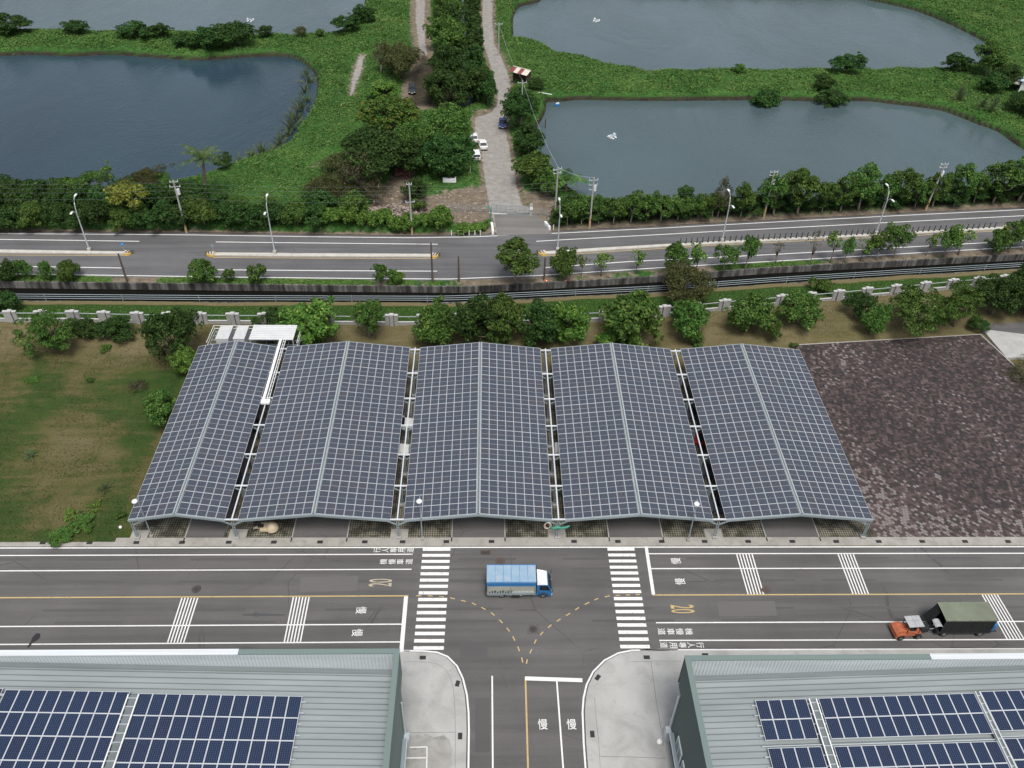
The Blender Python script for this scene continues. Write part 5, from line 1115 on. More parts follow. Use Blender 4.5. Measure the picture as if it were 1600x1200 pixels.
# ---- rooftop arrays
def on_roof(px, py, xw, sg, zr):
    z = 10.0
    for _ in range(12):
        p = G(px, py, z); z = zr(max(0.3, abs(p.x-xw)))+0.30
    return G(px, py, z)
ROOFP = {}
def rooftop(root_name, tl, tr, bl, nc, nrows, gap_after, xw, sg, zr, label):
    A_, B_, C_ = (on_roof(*q, xw, sg, zr) for q in (tl, tr, bl[0]))
    ux = (B_-A_); wc = ux.length/nc; ux = ux.normalized(); uy = (C_-A_); lr = (abs(C_.y-A_.y)-(bl[2] if len(bl) > 2 else 0))/bl[1]
    slope = ux.z/ux.x; ax = Vector((1, 0, slope)).normalized(); ay = Vector((0, 1, 0)); az = ax.cross(ay).normalized()
    key = (round(wc, 2), round(lr, 2))
    if key not in ROOFP:
        m_ = MB(); panel_into(m_, Matrix.Identity(4), wc-0.015, lr-0.02, 'cells_roof', half=False, fr=0.042); ROOFP[key] = m_.mesh('solar_panel')
    root = empty(root_name, A_, 0, label, 'solar array', 'rooftop solar arrays')
    y = 0.0
    for r in range(nrows):
        if gap_after and r and r % gap_after == 0: y -= 0.62
        for c in range(nc):
            q = put('solar_panel', ROOFP[key], root); pos = ax*((c+0.5)*wc)
            q.matrix_local = Matrix(((ax.x, 0, az.x, pos.x), (ax.y, 1, az.y, y-lr/2), (ax.z, 0, az.z, pos.z), (0, 0, 0, 1)))
        y -= lr
    rl = MB(); yy = -lr*0.25
    while yy > y: rl.beam(Vector((0, yy, -0.07))-ax*0.35, Vector((0, yy, -0.07))+ax*(nc*wc+0.35), 0.06, 0.10, 'steel_pale'); yy -= lr*0.5
    rl.build('mounting_rails', root); return root, ax, nc*wc, y
a1 = rooftop('solar_array', (9.5, 1077.5), (203, 1083), ((178, 1152), 2), 9, 7, 0, -7.35, -1, zrl, 'blue rooftop solar array left of the roof walkway on the left warehouse')
# widen the left array outward: more columns to the picture edge are the same array's neighbours
a0 = rooftop('solar_array', (-160, 1072.8), (5, 1077.3), ((-20, 1146), 2), 8, 7, 0, -7.35, -1, zrl, 'blue rooftop solar array cut by the left picture edge on the left warehouse')
a2 = rooftop('solar_array', (218, 1083.5), (472, 1092), ((464, 1158), 2), 12, 7, 0, -7.35, -1, zrl, 'blue rooftop solar array right of the roof walkway on the left warehouse')
b1 = rooftop('solar_array', (1179.4, 1094.4), (1259.4, 1092), ((1197, 1157.5), 2), 4, 6, 2, 17.1, 1, zrr, 'narrow four column solar array on the right warehouse roof')
b2 = rooftop('solar_array', (1278, 1091), (1521, 1081), ((1299, 1155), 2), 12, 6, 2, 17.1, 1, zrr, 'wide twelve column solar array on the right warehouse roof')
b3 = rooftop('solar_array', (1531, 1080.5), (1737, 1072), ((1554, 1143), 2), 10, 6, 2, 17.1, 1, zrr, 'solar array cut by the right picture edge on the right warehouse roof')
def walkway(px_top, px_bot, xw, sg, zr, label, rails=(-0.42, 0.42), wide=0.09):
    t, b_ = on_roof(*px_top, xw, sg, zr), on_roof(*px_bot, xw, sg, zr); d = (b_-t); e = t+d*1.8
    e.z = t.z; root = empty('cable_walkway', t, 0, label, 'cable tray', 'roof cable trays')
    for r_ in rails: MB().beam((r_, 0, 0.12), (r_, e.y-t.y, 0.12), wide, 0.12, 'white_metal').build('rail', root)
    m_ = MB(); n_ = int(abs(e.y-t.y)/0.75)
    for q in range(n_): m_.beam((rails[0], -0.3-q*0.75, 0.06), (rails[-1]+0.001, -0.3-q*0.75, 0.06), 0.05, 0.05, 'steel_pale')
    m_.box((sum(rails)/len(rails), (e.y-t.y)/2, 0.0), (0.6, abs(e.y-t.y), 0.04), 'roof_seam'); m_.build('tray', root)
walkway((209.5, 1086), (172, 1200), -7.35, -1, zrl, 'pair of white cable trays between two solar arrays on the left warehouse')
walkway((1269, 1093), (1300, 1175), 17.1, 1, zrr, 'cable tray with white cover between narrow and wide array', (-0.30, 0.30))
walkway((1526, 1082), (1552, 1150), 17.1, 1, zrr, 'bare grey cable tray right of the wide array', (-0.18, 0.18), 0.05)

# ================================================================== PRECAST FENCE ON THE COMPOUND'S FAR SIDE
fw = empty('precast_fence', (0, fence_y(0), 0), 0, 'pale precast fence with ribbed pillars and low panels behind the canopies', 'fence')
o0 = fw.location
pil = MB()
for dx in (-0.66, 0, 0.66): pil.box((dx, -0.0 if dx else -0.10, 1.05), (0.56, 0.34 if dx else 0.52, 2.1 if dx else 2.2), 'wall_concrete'); pil.box((dx, 0, 2.16 if dx else 2.26), (0.62, 0.46 if dx else 0.62, 0.12), 'fence_cap')
PILL = pil.mesh('pillar')
px_list = [22, 70, 119, 168, 219, 268, 317, 367, 416, 465, 514, 563, 613, 662, 711, 760, 806, 852, 898, 944, 990, 1036, 1083, 1129, 1174, 1218, 1262, 1306, 1350, 1395, 1440, 1483, 1523, 1563, 1603]
pp = []
for px in [-76, -27]+px_list+[1643]:
    py = np.interp(px, [p[0] for p in FENCE_PX], [p[1] for p in FENCE_PX]); q = G(px, py); pp.append(q)
for i, q in enumerate(pp):
    a = pp[max(0, i-1)]; b = pp[min(len(pp)-1, i+1)]; rz = math.atan2(b.y-a.y, b.x-a.x)
    put('pillar', PILL, fw, (q.x-o0.x, q.y-o0.y, 0), rz)
    if i < len(pp)-1:
        n = pp[i+1]; d = (n-q).normalized(); s, e = q+d*0.95, n-d*0.95
        m_ = MB(); m_.beam((s.x-o0.x, s.y-o0.y, 0.42), (e.x-o0.x, e.y-o0.y, 0.42), 0.18, 0.85, 'wall_concrete'); m_.beam((s.x-o0.x, s.y-o0.y, 0.88), (e.x-o0.x, e.y-o0.y, 0.88), 0.26, 0.08, 'fence_cap'); m_.build('panel', fw)
        m_ = MB()
        for zz in (1.85,): m_.beam((s.x-o0.x, s.y-o0.y, zz), (e.x-o0.x, e.y-o0.y, zz), 0.07, 0.09, 'steel_pale')
        m_.build('rail', fw)
# ================================================================== CANAL RAILING
cr_ = empty('canal_railing', (0, cn_y(0), 0.1), 0, 'long grey pipe railing of three rails along the near canal edge', 'railing'); o0 = cr_.location
for zz in (0.35, 0.72, 1.1):
    m_ = MB(); xv = np.arange(-92, 112.1, 4); m_.tube([(x-o0.x, cn_y(x)+0.12-o0.y, zz) for x in xv], 0.05, 'steel_galv', 6); m_.build('rail', cr_)
for x in np.arange(-92, 112, 11.8): MB().beam((x-o0.x, cn_y(x)+0.12-o0.y, 0), (x-o0.x, cn_y(x)+0.12-o0.y, 1.2), 0.09, 0.09, 'steel_galv').build('post', cr_)

# ================================================================== STREET LAMPS
def double_lamp(bx, by, top, label, yaw):
    g_ = G(bx, by, 0.22); h = height_at(g_, top)-0.2; r = empty('street_lamp', g_, yaw, label, 'street lamp', 'double armed lamps on the highway median')
    MB().tube([(0, 0, 0), (0, 0, h*0.72)], [0.13, 0.085], 'steel_pale', 8).build('pole', r); MB().box((0, 0, 0.25), (0.5, 0.5, 0.5), 'median_concrete').build('base', r)
    MB().tube([(0, 0, h*0.72), (0.1, 0, h*0.80), (0.25, 0, h*0.9), (0.75, 0, h*0.98), (1.3, 0, h)], [0.085, 0.075, 0.07, 0.06, 0.055], 'steel_pale', 8).build('arm', r)
    MB().tube([(0, 0, h*0.68), (-0.15, 0, h*0.76), (-0.7, 0, h*0.82), (-1.25, 0, h*0.83)], [0.08, 0.07, 0.06, 0.055], 'steel_pale', 8).build('arm', r)
    for xx, zz in ((1.55, h+0.0), (-1.5, h*0.83)):
        l_ = MB(); l_.box((xx, 0, zz), (0.75, 0.30, 0.13), 'white_metal'); l_.build('lamp_head', r)
for i, (bx, by, top) in enumerate(((140, 391.5, 312), (429.5, 395.5, 312), (871, 391, 318), (1128, 377, 304), (1368.5, 365, 295))):
    double_lamp(bx, by, top, 'double armed street lamp on the highway median, %s from the left' % ordinal(i+1), R(90) if i < 2 else R(94 if i == 2 else 98))
for i, (bx, by, top, px) in enumerate(((237.5, 838.5, 783, 214), (660, 843, 783, 655), (1075, 845, 787, 1090))):
    g_ = G(bx, by, 0.12); h = height_at(g_, top); r = empty('post_lamp', g_, 0, ['slim post lamp before the leftmost solar canopy', 'slim post lamp before the middle solar canopy, by the left crosswalk', 'slim post lamp before the canopy right of the middle one'][i], 'street lamp', 'post lamps along the parking lot')
    MB().tube([(0, 0, 0), (0, 0, h)], [0.075, 0.05], 'steel_galv', 8).build('pole', r); MB().box((0, 0, 0.15), (0.36, 0.36, 0.3), 'kerb_concrete').build('base', r)
    hd = MB(); hd.tube([(0, 0, h-0.05), (0, 0.25, h+0.12), (0, 0.35, h+0.3)], 0.035, 'steel_galv', 6); hd.build('arm', r)
    hd = MB(); hd.dome((-0.05 if i else -0.35, -0.05, h-0.1), 0.33, 'white_shiny', 0.2, 12, 4, False); hd.build('lamp_shade', r, smooth=True)

# ================================================================== UTILITY POLES AND WIRES
simple('insulator', (0.62, 0.64, 0.66), 0.5); mat_paint('pole_stripe', (0.55, 0.30, 0.06), 0.3)
TOPS = {}
def upole(key, bx, by, top, label, arms, m='pole_concrete', stripe=True, lean=(0, 0), transformer=False, yaw=0.15):
    g_ = G(bx, by, 0.1); h = height_at(g_, top); r = empty('utility_pole', g_, yaw, label, 'utility pole', 'utility poles'); r.rotation_euler = (lean[0], lean[1], yaw)
    MB().tube([(0, 0, -0.2), (0, 0, h)], [0.19, 0.12], m, 9).build('pole', r)
    if stripe:
        s_ = MB()
        for q in range(5): s_.tube([(0, 0, 0.25+q*0.4), (0, 0, 0.45+q*0.4)], 0.2, 'pole_stripe', 9)
        s_.build('warning_stripes', r)
    for k, (dz, L) in enumerate(arms):
        c_ = MB(); c_.beam((-L/2, 0.14, h-dz), (L/2, 0.14, h-dz), 0.10, 0.10, 'steel_pale'); ca = c_.build('crossarm', r)
        for q in (-0.46, 0, 0.46):
            i_ = MB(); i_.tube([(q*L, 0.14, h-dz+0.05), (q*L, 0.14, h-dz+0.32)], [0.07, 0.045], 'insulator', 7); i_.build('insulator', ca)
    if transformer: MB().tube([(0.35, 0.1, h-2.6), (0.35, 0.1, h-1.6)], 0.26, 'insulator', 10).build('transformer', r)
    TOPS[key] = Vector((g_.x, g_.y, g_.z+h)); return r
upole('a', 291.5, 363, 283, 'concrete utility pole beside the thicket by the highway, topped with white insulators', ((0.3, 1.4), (1.2, 1.8)), lean=(0, R(0)), transformer=True)
upole('b', 644, 366, 288, 'pale topped utility pole behind the hedge at the rubble yard', ((0.2, 0.9), (3.5, 1.6)))
upole('c', 867, 342, 262, 'grey utility pole beside the wide banana palm', ((0.5, 1.8), (1.2, 1.6)), stripe=False, yaw=0.5)
upole('d', 921, 356, 278, 'utility pole with transformer, first right of the gate in the tree row', ((0.6, 1.6), (1.5, 1.6), (2.4, 1.2)), transformer=True)
upole('e', 1193, 340, 268, 'utility pole in the tree row by the tall pair of trees', ((0.3, 1.5), (0.9, 1.5)), transformer=True)
upole('f', 1446, 328, 256, 'leaning utility pole in the tree row, rightmost one', ((0.3, 1.5), (0.9, 1.5)), lean=(0, R(3)), transformer=True)
upole('g', 814, 203, 126, 'tall utility pole beside the red roofed shed', ((0.6, 2.0),), stripe=False)
upole('h', 779, 86, 36, 'distant utility pole beside the gravel track', ((0.4, 2.0),), stripe=False)
upole('i', 199, 441, 397, 'dark leaning wooden pole on the verge, leftmost', ((0.4, 0.8),), 'pole_wood', False)
upole('j', 676, 440, 380, 'bare wooden pole on the verge below the median nose', (), 'pole_wood', False); upole('k', 717, 440, 401, 'short bare wooden post on the verge in mid strip', (), 'pole_wood', False); upole('l', 850, 438, 403, 'short wooden post on the verge beside two traffic cones', (), 'pole_wood', False)
def wire(a, b, sag, label, r=0.014, m='wire_dark'):
    a, b = Vector(a), Vector(b); pts = [a+(b-a)*t+Vector((0, 0, -4*sag*t*(1-t))) for t in np.linspace(0, 1, 15)]
    tag(MB().tube([p-a for p in pts], r, m, 4).build('power_line', None, a), label, 'wire', 'overhead power lines')
names = {'a': 'thicket pole', 'b': 'rubble yard pole', 'd': 'gate transformer pole', 'e': 'pole by the tall trees', 'f': 'leaning rightmost pole'}
seq = ['a', 'b', 'd', 'e', 'f']
def span(p, q, t):
    for k, dz in enumerate((0.25, 1.1, 1.9, 3.2)):
        wire(p-Vector((0, 0, dz))+Vector((0, 0.2*k-0.3, 0)), q-Vector((0, 0, dz))+Vector((0, 0.2*k-0.3, 0)), 0.5+0.08*k, t % ['topmost', 'second', 'third', 'lowest'][k])
span(Vector((-110, TOPS['a'].y-0.5, TOPS['a'].z)), TOPS['a'], '%s overhead wire from the left edge to the thicket pole')
for a_, b_ in zip(seq[:-1], seq[1:]): span(TOPS[a_], TOPS[b_], '%s overhead wire from the '+names[a_]+' to the '+names[b_])
span(TOPS['f'], Vector((128, TOPS['f'].y+5.5, TOPS['f'].z)), '%s overhead wire from the leaning rightmost pole to the right edge')
wire(TOPS['c'], TOPS['d'], 0.5, 'single wire between the banana palm pole and the transformer pole', m='insulator'); wire(TOPS['c'], TOPS['g'], 1.2, 'single wire from the banana palm pole back to the pole by the red shed', m='insulator'); wire(TOPS['g'], TOPS['h'], 1.5, 'single wire between the shed pole and the distant track pole', m='insulator')
wire((-100, TOPS['i'].y+1, TOPS['i'].z-0.3), TOPS['i'], 0.4, 'black cable from the left edge to the dark leaning wooden pole', m='black_metal'); wire(TOPS['i'], TOPS['j'], 1.1, 'black cable between the two wooden poles on the verge', m='black_metal')

# ================================================================== SMALL ROADSIDE THINGS
dl = MB(); dl.box((0, 0, 0.05), (0.26, 0.26, 0.1), 'black_rubber'); dl.tube([(0, 0, 0.1), (0, 0, 1.0)], 0.075, 'black_rubber', 8); dlm = dl.mesh('post')
H_ = [G(*p, 0.22) for p in [(1036, 382.3), (1120, 377.8), (1200, 374), (1400, 364.2), (1572, 354.8)]]; fdl = interp_line([(p.x, p.y) for p in H_])
for i, px in enumerate(np.arange(1063, 1562, 8.62)):
    x = G(px, float(np.interp(px, [1036, 1120, 1200, 1400, 1572], [382.3, 377.8, 374, 364.2, 354.8])), 0.22).x
    tag(put('delineator_post', dlm, None, (x, float(fdl(x))+0.1, 0.22)), 'black delineator post in the line along the right highway median', 'bollard', 'black delineator posts on the median')
bo = MB(); bo.tube([(0, 0, 0), (0, 0, 0.9)], 0.075, 'white_metal', 8); bo.dome((0, 0, 0.9), 0.075, 'white_metal', None, 8, 2); bom = bo.mesh('bollard')
for i, px in enumerate((705.5, 716, 724.5, 733, 742, 750.5)): tag(put('bollard', bom, None, G(px, 367.5, 0.05)), 'slim white bollard left of the gate apron, %s from the left' % ordinal(i+1), 'bollard', 'white bollards at the gate')
for i, (px, py) in enumerate(((864.5, 358.5), (857, 347.5))): tag(put('bollard', bom, None, G(px, py, 0.05)), ['slim white bollard right of the gate apron near the road', 'slim white bollard right of the gate apron farther back'][i], 'bollard', 'white bollards at the gate')
for i, (pts, lb) in enumerate(((((768, 349.5), (769.5, 357), (770, 364)), 'broken white kerb wall at the left edge of the gate apron'), (((851.5, 348), (856, 353), (859, 357)), 'broken white kerb wall at the right edge of the gate apron'))):
    m_ = MB(); W = [G(*p, 0.35) for p in pts]
    for a_, b_ in zip(W[:-1], W[1:]): m_.beam(a_, b_, 0.4, 0.7, 'white_metal')
    tag(m_.build('kerb_wall'), lb, 'wall', 'kerb walls at the gate')
# gate and its fence
ga, gb = G(768, 333), G(827, 337); gt = empty('gate', ga, math.atan2(gb.y-ga.y, gb.x-ga.x), 'wide grey sliding gate across the gravel drive', 'gate'); gl = (gb-ga).length
m_ = MB()
for zz in (0.15, 1.0, 1.75): m_.beam((0, 0, zz), (gl, 0, zz), 0.08, 0.10, 'steel_galv')
for q in np.linspace(0, gl, 9): m_.beam((q, 0, 0.15), (q, 0, 1.75), 0.07, 0.08, 'steel_galv')
m_.build('frame', gt); m_ = MB()
for q in np.arange(0.15, gl, 0.16): m_.beam((q, 0.02, 0.2), (q, 0.02, 1.72), 0.02, 0.02, 'steel_galv')
m_.build('bars', gt); MB().box((gl+0.3, 0, 1.2), (0.5, 0.35, 2.4), 'pole_concrete').build('gate_post', gt); MB().box((gl+0.35, -0.22, 1.6), (0.55, 0.06, 0.6), 'white_metal').build('notice_board', gt)
MB().box((gl/2, 0, 0.03), (gl+1, 0.3, 0.1), 'white_metal').build('track', gt)
simple('green_paint', (0.06, 0.27, 0.20), 0.6)
r = empty('green_post', G(767, 349, 0.05), 0.0, 'green steel post frame at the left end of the gate', 'post')
MB().tube([(0, 0, 0), (0, 0, 3.0)], 0.11, 'green_paint', 8).build('post', r); MB().tube([(0, 0, 3.0), (-0.9, 0.4, 3.1)], 0.07, 'green_paint', 6).build('bar', r); MB().tube([(0.0, 0.5, 0), (0.1, 0.9, 2.9)], 0.06, 'green_paint', 6).build('brace', r)
def mesh_fence(pts, h, label):
    W = [G(*p) for p in pts]; r_ = empty('wire_fence', W[0], 0, label, 'fence', 'wire fences at the gate')
    for p in W: MB().beam(p-W[0], p-W[0]+Vector((0, 0, h)), 0.09, 0.09, 'steel_galv').build('post', r_)
    m_ = MB()
    for a_, b_ in zip(W[:-1], W[1:]):
        for zz in np.linspace(0.1, h-0.05, 7): m_.beam(a_-W[0]+Vector((0, 0, zz)), b_-W[0]+Vector((0, 0, zz)), 0.025, 0.025, 'steel_galv')
        n_ = int((b_-a_).length/0.4)
        for q in range(1, n_): c_ = a_+(b_-a_)*(q/n_)-W[0]; m_.beam(c_, c_+Vector((0, 0, h)), 0.02, 0.02, 'steel_galv')
    m_.build('wire', r_)
mesh_fence([(701, 331), (717, 331.5), (734, 332), (768, 333)], 1.6, 'wire fence between the rubble yard and the gate'); mesh_fence([(831, 337), (845, 336), (861, 341), (868, 346)], 1.5, 'wire fence right of the gate')
# signs on the median noses
simple('sign_blue', (0.03, 0.22, 0.55), 0.4)
for bx, by, m1, lb in ((194.5, 393, 'sign_blue', 'round blue traffic sign on the left median nose'), (334.5, 395.5, 'steel_galv', 'grey backed traffic sign on the second median nose'), (679, 398, 'steel_galv', 'bare thin sign post on the median nose beside the wooden pole')):
    r = empty('traffic_sign', G(bx, by, 0.3), 0, lb, 'traffic sign', 'signs on the median')
    MB().tube([(0, 0, 0), (0, 0, 1.5)], 0.05, 'steel_galv', 7).build('post', r)
    if m1 == 'sign_blue' or bx < 400:
        d_ = MB(); n = 16; P = [(0.3*math.cos(t), -0.06, 1.45+0.3*math.sin(t)) for t in np.linspace(0, 2*math.pi, n, False)]; Q = [(p[0], -0.02, p[2]) for p in P]
        d_.face(P, m1); d_.face(list(reversed(Q)), 'steel_galv')
        for q in range(n): d_.face([P[q], Q[q], Q[(q+1) % n], P[(q+1) % n]], m1)
        if m1 == 'sign_blue': d_.beam((0.12, -0.075, 1.57), (-0.12, -0.075, 1.33), 0.02, 0.07, 'white_metal')
        d_.build('sign_plate', r)
# drain grates, manhole covers
simple('iron_cover', (0.055, 0.05, 0.047), 0.8, 0.2, 0.2)
gr = MB(); gr.box((0, 0, 0.0), (0.62, 0.40, 0.05), 'black_metal')
for q in range(5): gr.box((-0.22+q*0.11, 0, 0.028), (0.03, 0.34, 0.012), 'iron_cover')
simple('rust', (0.085, 0.060, 0.054), 0.85)
grm = gr.mesh('drain_grate')
up_list = [-5, 67, 140, 213, 284.5, 357.5, 428, 500, 570, 629, 697.5, 768, 897, 965.5, 1034, 1101, 1169, 1238, 1306.5, 1373, 1441, 1508, 1575]
for i, px in enumerate(up_list): tag(put('drain_grate', grm, None, G(px, float(np.interp(px, [0, 800, 1600], [848.3, 846, 846])), 0.135)), 'dark drain grate in the parking lot kerb, %s from the left' % ordinal(i+1), 'drain grate', 'drain grates in the kerb strip')
for i, (px, py, rz, lb) in enumerate(((660.5, 1027.5, 0, 'drain grate at the top of the left corner pavement'), (715, 1068, R(75), 'drain grate on the curve of the left corner pavement'), (719, 1150, R(90), 'drain grate on the straight of the left corner pavement'), (1010.5, 1027, 0, 'drain grate at the top of the right corner pavement'), (934, 1058.5, R(52), 'drain grate on the curve of the right corner pavement'), (925.5, 1147, R(90), 'drain grate on the straight of the right corner pavement'), (1102, 1023.5, 0, 'drain grate beside the right warehouse corner'))):
    tag(put('drain_grate', grm, None, G(px, py, 0.157), rz), lb, 'drain grate', 'drain grates in the corner pavements')
def disc(mb, c, r, m, z, n=20): mb.face([(c[0]+r*math.cos(t), c[1]+r*math.sin(t), z) for t in np.linspace(0, 2*math.pi, n, False)], m)
simple('iron_cover', (0.075, 0.072, 0.07), 0.8, 0.2, 0.2); simple('patch', (0.10, 0.098, 0.095), 0.9, 0, 0.15)
for px, py, r_, m1, lb in ((307, 920.5, 0.5, 'iron_cover', 'round manhole cover in the left lane above the yellow line'), (781.5, 877, 0.55, 'rust', 'rusty round manhole cover above the blue truck'), (833, 983, 0.42, 'iron_cover', 'manhole cover in the square patch between the dashed arcs'), (1196, 922, 0.55, 'rust', 'dark manhole cover beside the rumble strip')):
    r = G(px, py); k = MB(); P = [(r_*math.cos(t), r_*math.sin(t)) for t in np.linspace(0, 2*math.pi, 22, False)]; k.prism(P, 0.0, 0.012, m1); P2 = [(p[0]*0.8, p[1]*0.8) for p in P]; k.prism(P2, 0.005, 0.016, 'patch'); P3 = [(p[0]*0.72, p[1]*0.72) for p in P]; k.prism(P3, 0.01, 0.019, m1)
    if px == 833: k.box((0, 0, 0.003), (1.25, 1.2, 0.012), 'patch')
    tag(k.build('manhole_cover', None, (r.x, r.y, 0.002)), lb, 'manhole cover', 'manhole covers')
k = MB(); k.box((0, 0, 0.006), (1.15, 0.62, 0.012), 'rust'); k.box((0, 0, 0.012), (0.9, 0.42, 0.012), 'iron_cover'); tag(k.build('manhole_cover', None, G(758.5, 863.5)), 'rusty rectangular cover beside the kerb above the blue truck', 'manhole cover', 'manhole covers')
simple('cone_orange', (0.62, 0.12, 0.03), 0.6)
for i, (px, py) in enumerate(((851, 438.5), (887, 438.5))):
    r = empty('traffic_cone', G(px, py, 0.2), R(30), ['fallen orange traffic cone at the short wooden post', 'fallen orange traffic cone right of the verge bush'][i], 'traffic cone', 'fallen traffic cones'); r.rotation_euler = (R(80), 0, R(60-120*i))
    MB().tube([(0, 0, 0.04), (0, 0, 0.75)], [0.17, 0.035], 'cone_orange', 10).build('cone', r); MB().box((0, 0, 0.02), (0.4, 0.4, 0.04), 'cone_orange').build('base', r); MB().tube([(0, 0, 0.32), (0, 0, 0.5)], [0.12, 0.085], 'white_metal', 10).build('band', r)
# ================================================================== VEHICLES
simple('blue_paint', (0.025, 0.17, 0.42), 0.35, 0, 0.1); simple('blue_pale', (0.33, 0.53, 0.68), 0.6, 0, 0.12, 1.5); simple('canvas_grey', (0.36, 0.37, 0.33), 0.8, 0, 0.25, 1.2); simple('chrome', (0.6, 0.62, 0.64), 0.25, 0.8)
simple('rim', (0.30, 0.31, 0.32), 0.4, 0.6); simple('orange_paint', (0.42, 0.12, 0.055), 0.5, 0, 0.2); simple('tarp_olive', (0.165, 0.185, 0.135), 0.85, 0, 0.2, 1.0); simple('tarp_dark', (0.010, 0.013, 0.012), 0.85, 0, 0.25); simple('car_white', (0.74, 0.75, 0.74), 0.3); simple('car_blue', (0.025, 0.055, 0.18), 0.25); simple('car_dark', (0.045, 0.055, 0.068), 0.2); simple('cream', (0.52, 0.43, 0.30), 0.6); simple('car_red', (0.22, 0.02, 0.02), 0.3)
simple('lamp_red', (0.35, 0.02, 0.015), 0.3); simple('lamp_clear', (0.7, 0.7, 0.66), 0.2)
def mat_truck_roof():
    m, nt, b = new_mat('truck_roof'); p = position(nt, (1, 1, 1)); n = noise(nt, 1.3, 5, 0.7, p); n2 = noise(nt, 4.0, 4, 0.7, p)
    c = ramp(nt, n, [(0.3, (0.21, 0.34, 0.45)), (0.55, (0.27, 0.39, 0.49)), (0.68, (0.36, 0.40, 0.46))])
    c = mix(nt, mathn(nt, 'MULTIPLY', ramp(nt, n2, [(0.55, (0, 0, 0)), (0.7, (1, 1, 1))]), 0.5), c, (0.33, 0.25, 0.30))
    nt.links.new(c, b.inputs['Base Color']); b.inputs['Roughness'].default_value = 0.55; MATS['truck_roof'] = m
mat_truck_roof()
def wheel(parent, c, r, wd, dual=False):
    t = MB(); t.tube([(c[0], c[1]-wd/2, c[2]), (c[0], c[1]-wd/2+0.03, c[2]), (c[0], c[1]+wd/2-0.03, c[2]), (c[0], c[1]+wd/2, c[2])], [r*0.9, r, r, r*0.9], 'black_rubber', 18)
    w_ = t.build('wheel', parent, smooth=False); k = MB(); k.tube([(c[0], c[1]-wd/2-0.012, c[2]), (c[0], c[1]+wd/2+0.012, c[2])], r*0.52, 'rim', 12); k.build('rim', w_); return w_
# ---- blue box truck heading right
tk = empty('truck', (0.0, 54.75, 0.0), 0, 'blue truck with pale blue box roof crossing the junction', 'truck')
y0, y1 = -1.12, 1.12
m_ = MB(); m_.box((2.75, 0, 0.72), (5.3, 0.9, 0.22), 'black_metal'); m_.box((1.0, 0, 0.55), (0.3, 1.6, 0.2), 'black_metal'); m_.build('chassis', tk)
m_ = MB(); m_.box((2.72, 0, 1.85), (5.15, 2.24, 1.95), 'canvas_grey'); m_.build('cargo_box', tk); box = bpy.data.objects['cargo_box']
m_ = MB(); m_.box((2.72, 0, 2.895), (5.20, 2.32, 0.09), 'truck_roof')
for q in range(1, 6): m_.box((0.15+q*0.86, 0, 2.945), (0.035, 2.28, 0.018), 'blue_paint')
m_.build('box_roof', tk)
m_ = MB()
for s_ in (-1, 1):
    m_.beam((0.15, s_*1.13, 2.96), (5.3, s_*1.13, 2.96), 0.05, 0.05, 'blue_paint')
m_.build('roof_edge', tk)
m_ = MB()
for s_ in (-1, 1): m_.box((2.72, s_*1.145, 2.60), (5.18, 0.05, 0.52), 'blue_paint')
m_.box((0.13, 0, 2.60), (0.05, 2.3, 0.52), 'blue_paint'); m_.build('upper_band', tk)
m_ = MB()
for s_ in (-1, 1):
    m_.box((2.72, s_*1.15, 0.97), (5.2, 0.07, 0.34), 'steel_galv')
    for xx in (0.2, 2.65, 5.2): m_.box((xx, s_*1.16, 1.6), (0.08, 0.07, 1.5), 'steel_galv')
    for q in range(9): m_.box((0.45+q*0.28, s_*1.155, 1.22+0.05*(q % 3)), (0.13, 0.03, 0.22+0.14*((q*7) % 3)), 'black_metal')
    for q in range(8): m_.box((3.05+q*0.27, s_*1.155, 1.35), (0.10, 0.03, 0.07), 'white_metal')
    m_.box((1.0, s_*1.08, 0.62), (1.5, 0.05, 0.14), 'steel_galv'); m_.box((3.25, s_*1.08, 0.66), (1.2, 0.05, 0.22), 'steel_pale')
m_.build('side_rail', tk)
m_ = MB(); m_.extrude_y([(5.42, 0.45), (7.02, 0.45), (7.06, 0.95), (6.98, 1.35), (6.62, 2.08), (6.45, 2.2), (5.42, 2.2)], -1.0, 1.0, 'blue_paint', lambda x, z: 0.0 if z < 1.4 else 0.10); cab = m_.build('cab', tk)
m_ = MB(); m_.extrude_y([(5.44, 2.205), (6.56, 2.205), (6.50, 2.30), (6.30, 2.42), (5.62, 2.62), (5.44, 2.62)], -0.93, 0.93, 'white_shiny', lambda x, z: 0.0 if z < 2.25 else 0.14); m_.build('cab_roof', tk)
m_ = MB(); m_.face([(6.985, -0.86, 1.38), (6.985, 0.86, 1.38), (6.66, 0.80, 2.06), (6.66, -0.80, 2.06)], 'glass_dark'); ws = m_.build('windscreen', cab); ws.location.x += 0.02; ws.location.z += 0.015
for s_ in (-1, 1):
    m_ = MB(); m_.face([(5.72, s_*1.0, 1.42), (6.86, s_*1.0, 1.40), (6.58, s_*0.915, 2.05), (5.72, s_*0.915, 2.05)], 'glass_dark'); q = m_.build('side_window', cab); q.location.y += s_*0.025
    m_ = MB(); m_.beam((6.95, s_*1.0, 1.5), (7.05, s_*1.25, 1.75), 0.03, 0.03, 'black_metal'); m_.box((7.05, s_*1.27, 1.68), (0.07, 0.16, 0.34), 'black_metal'); m_.build('mirror', cab)
    MB().box((7.05, s_*0.74, 0.82), (0.06, 0.34, 0.2), 'lamp_clear').build('headlight', cab); MB().box((0.1, s_*0.9, 0.8), (0.05, 0.28, 0.14), 'lamp_red').build('tail_light', tk)
MB().box((7.06, 0, 0.52), (0.10, 1.9, 0.22), 'white_metal').build('bumper', cab)
MB().box((7.045, 0, 0.98), (0.05, 1.1, 0.14), 'black_metal').build('grille', cab)
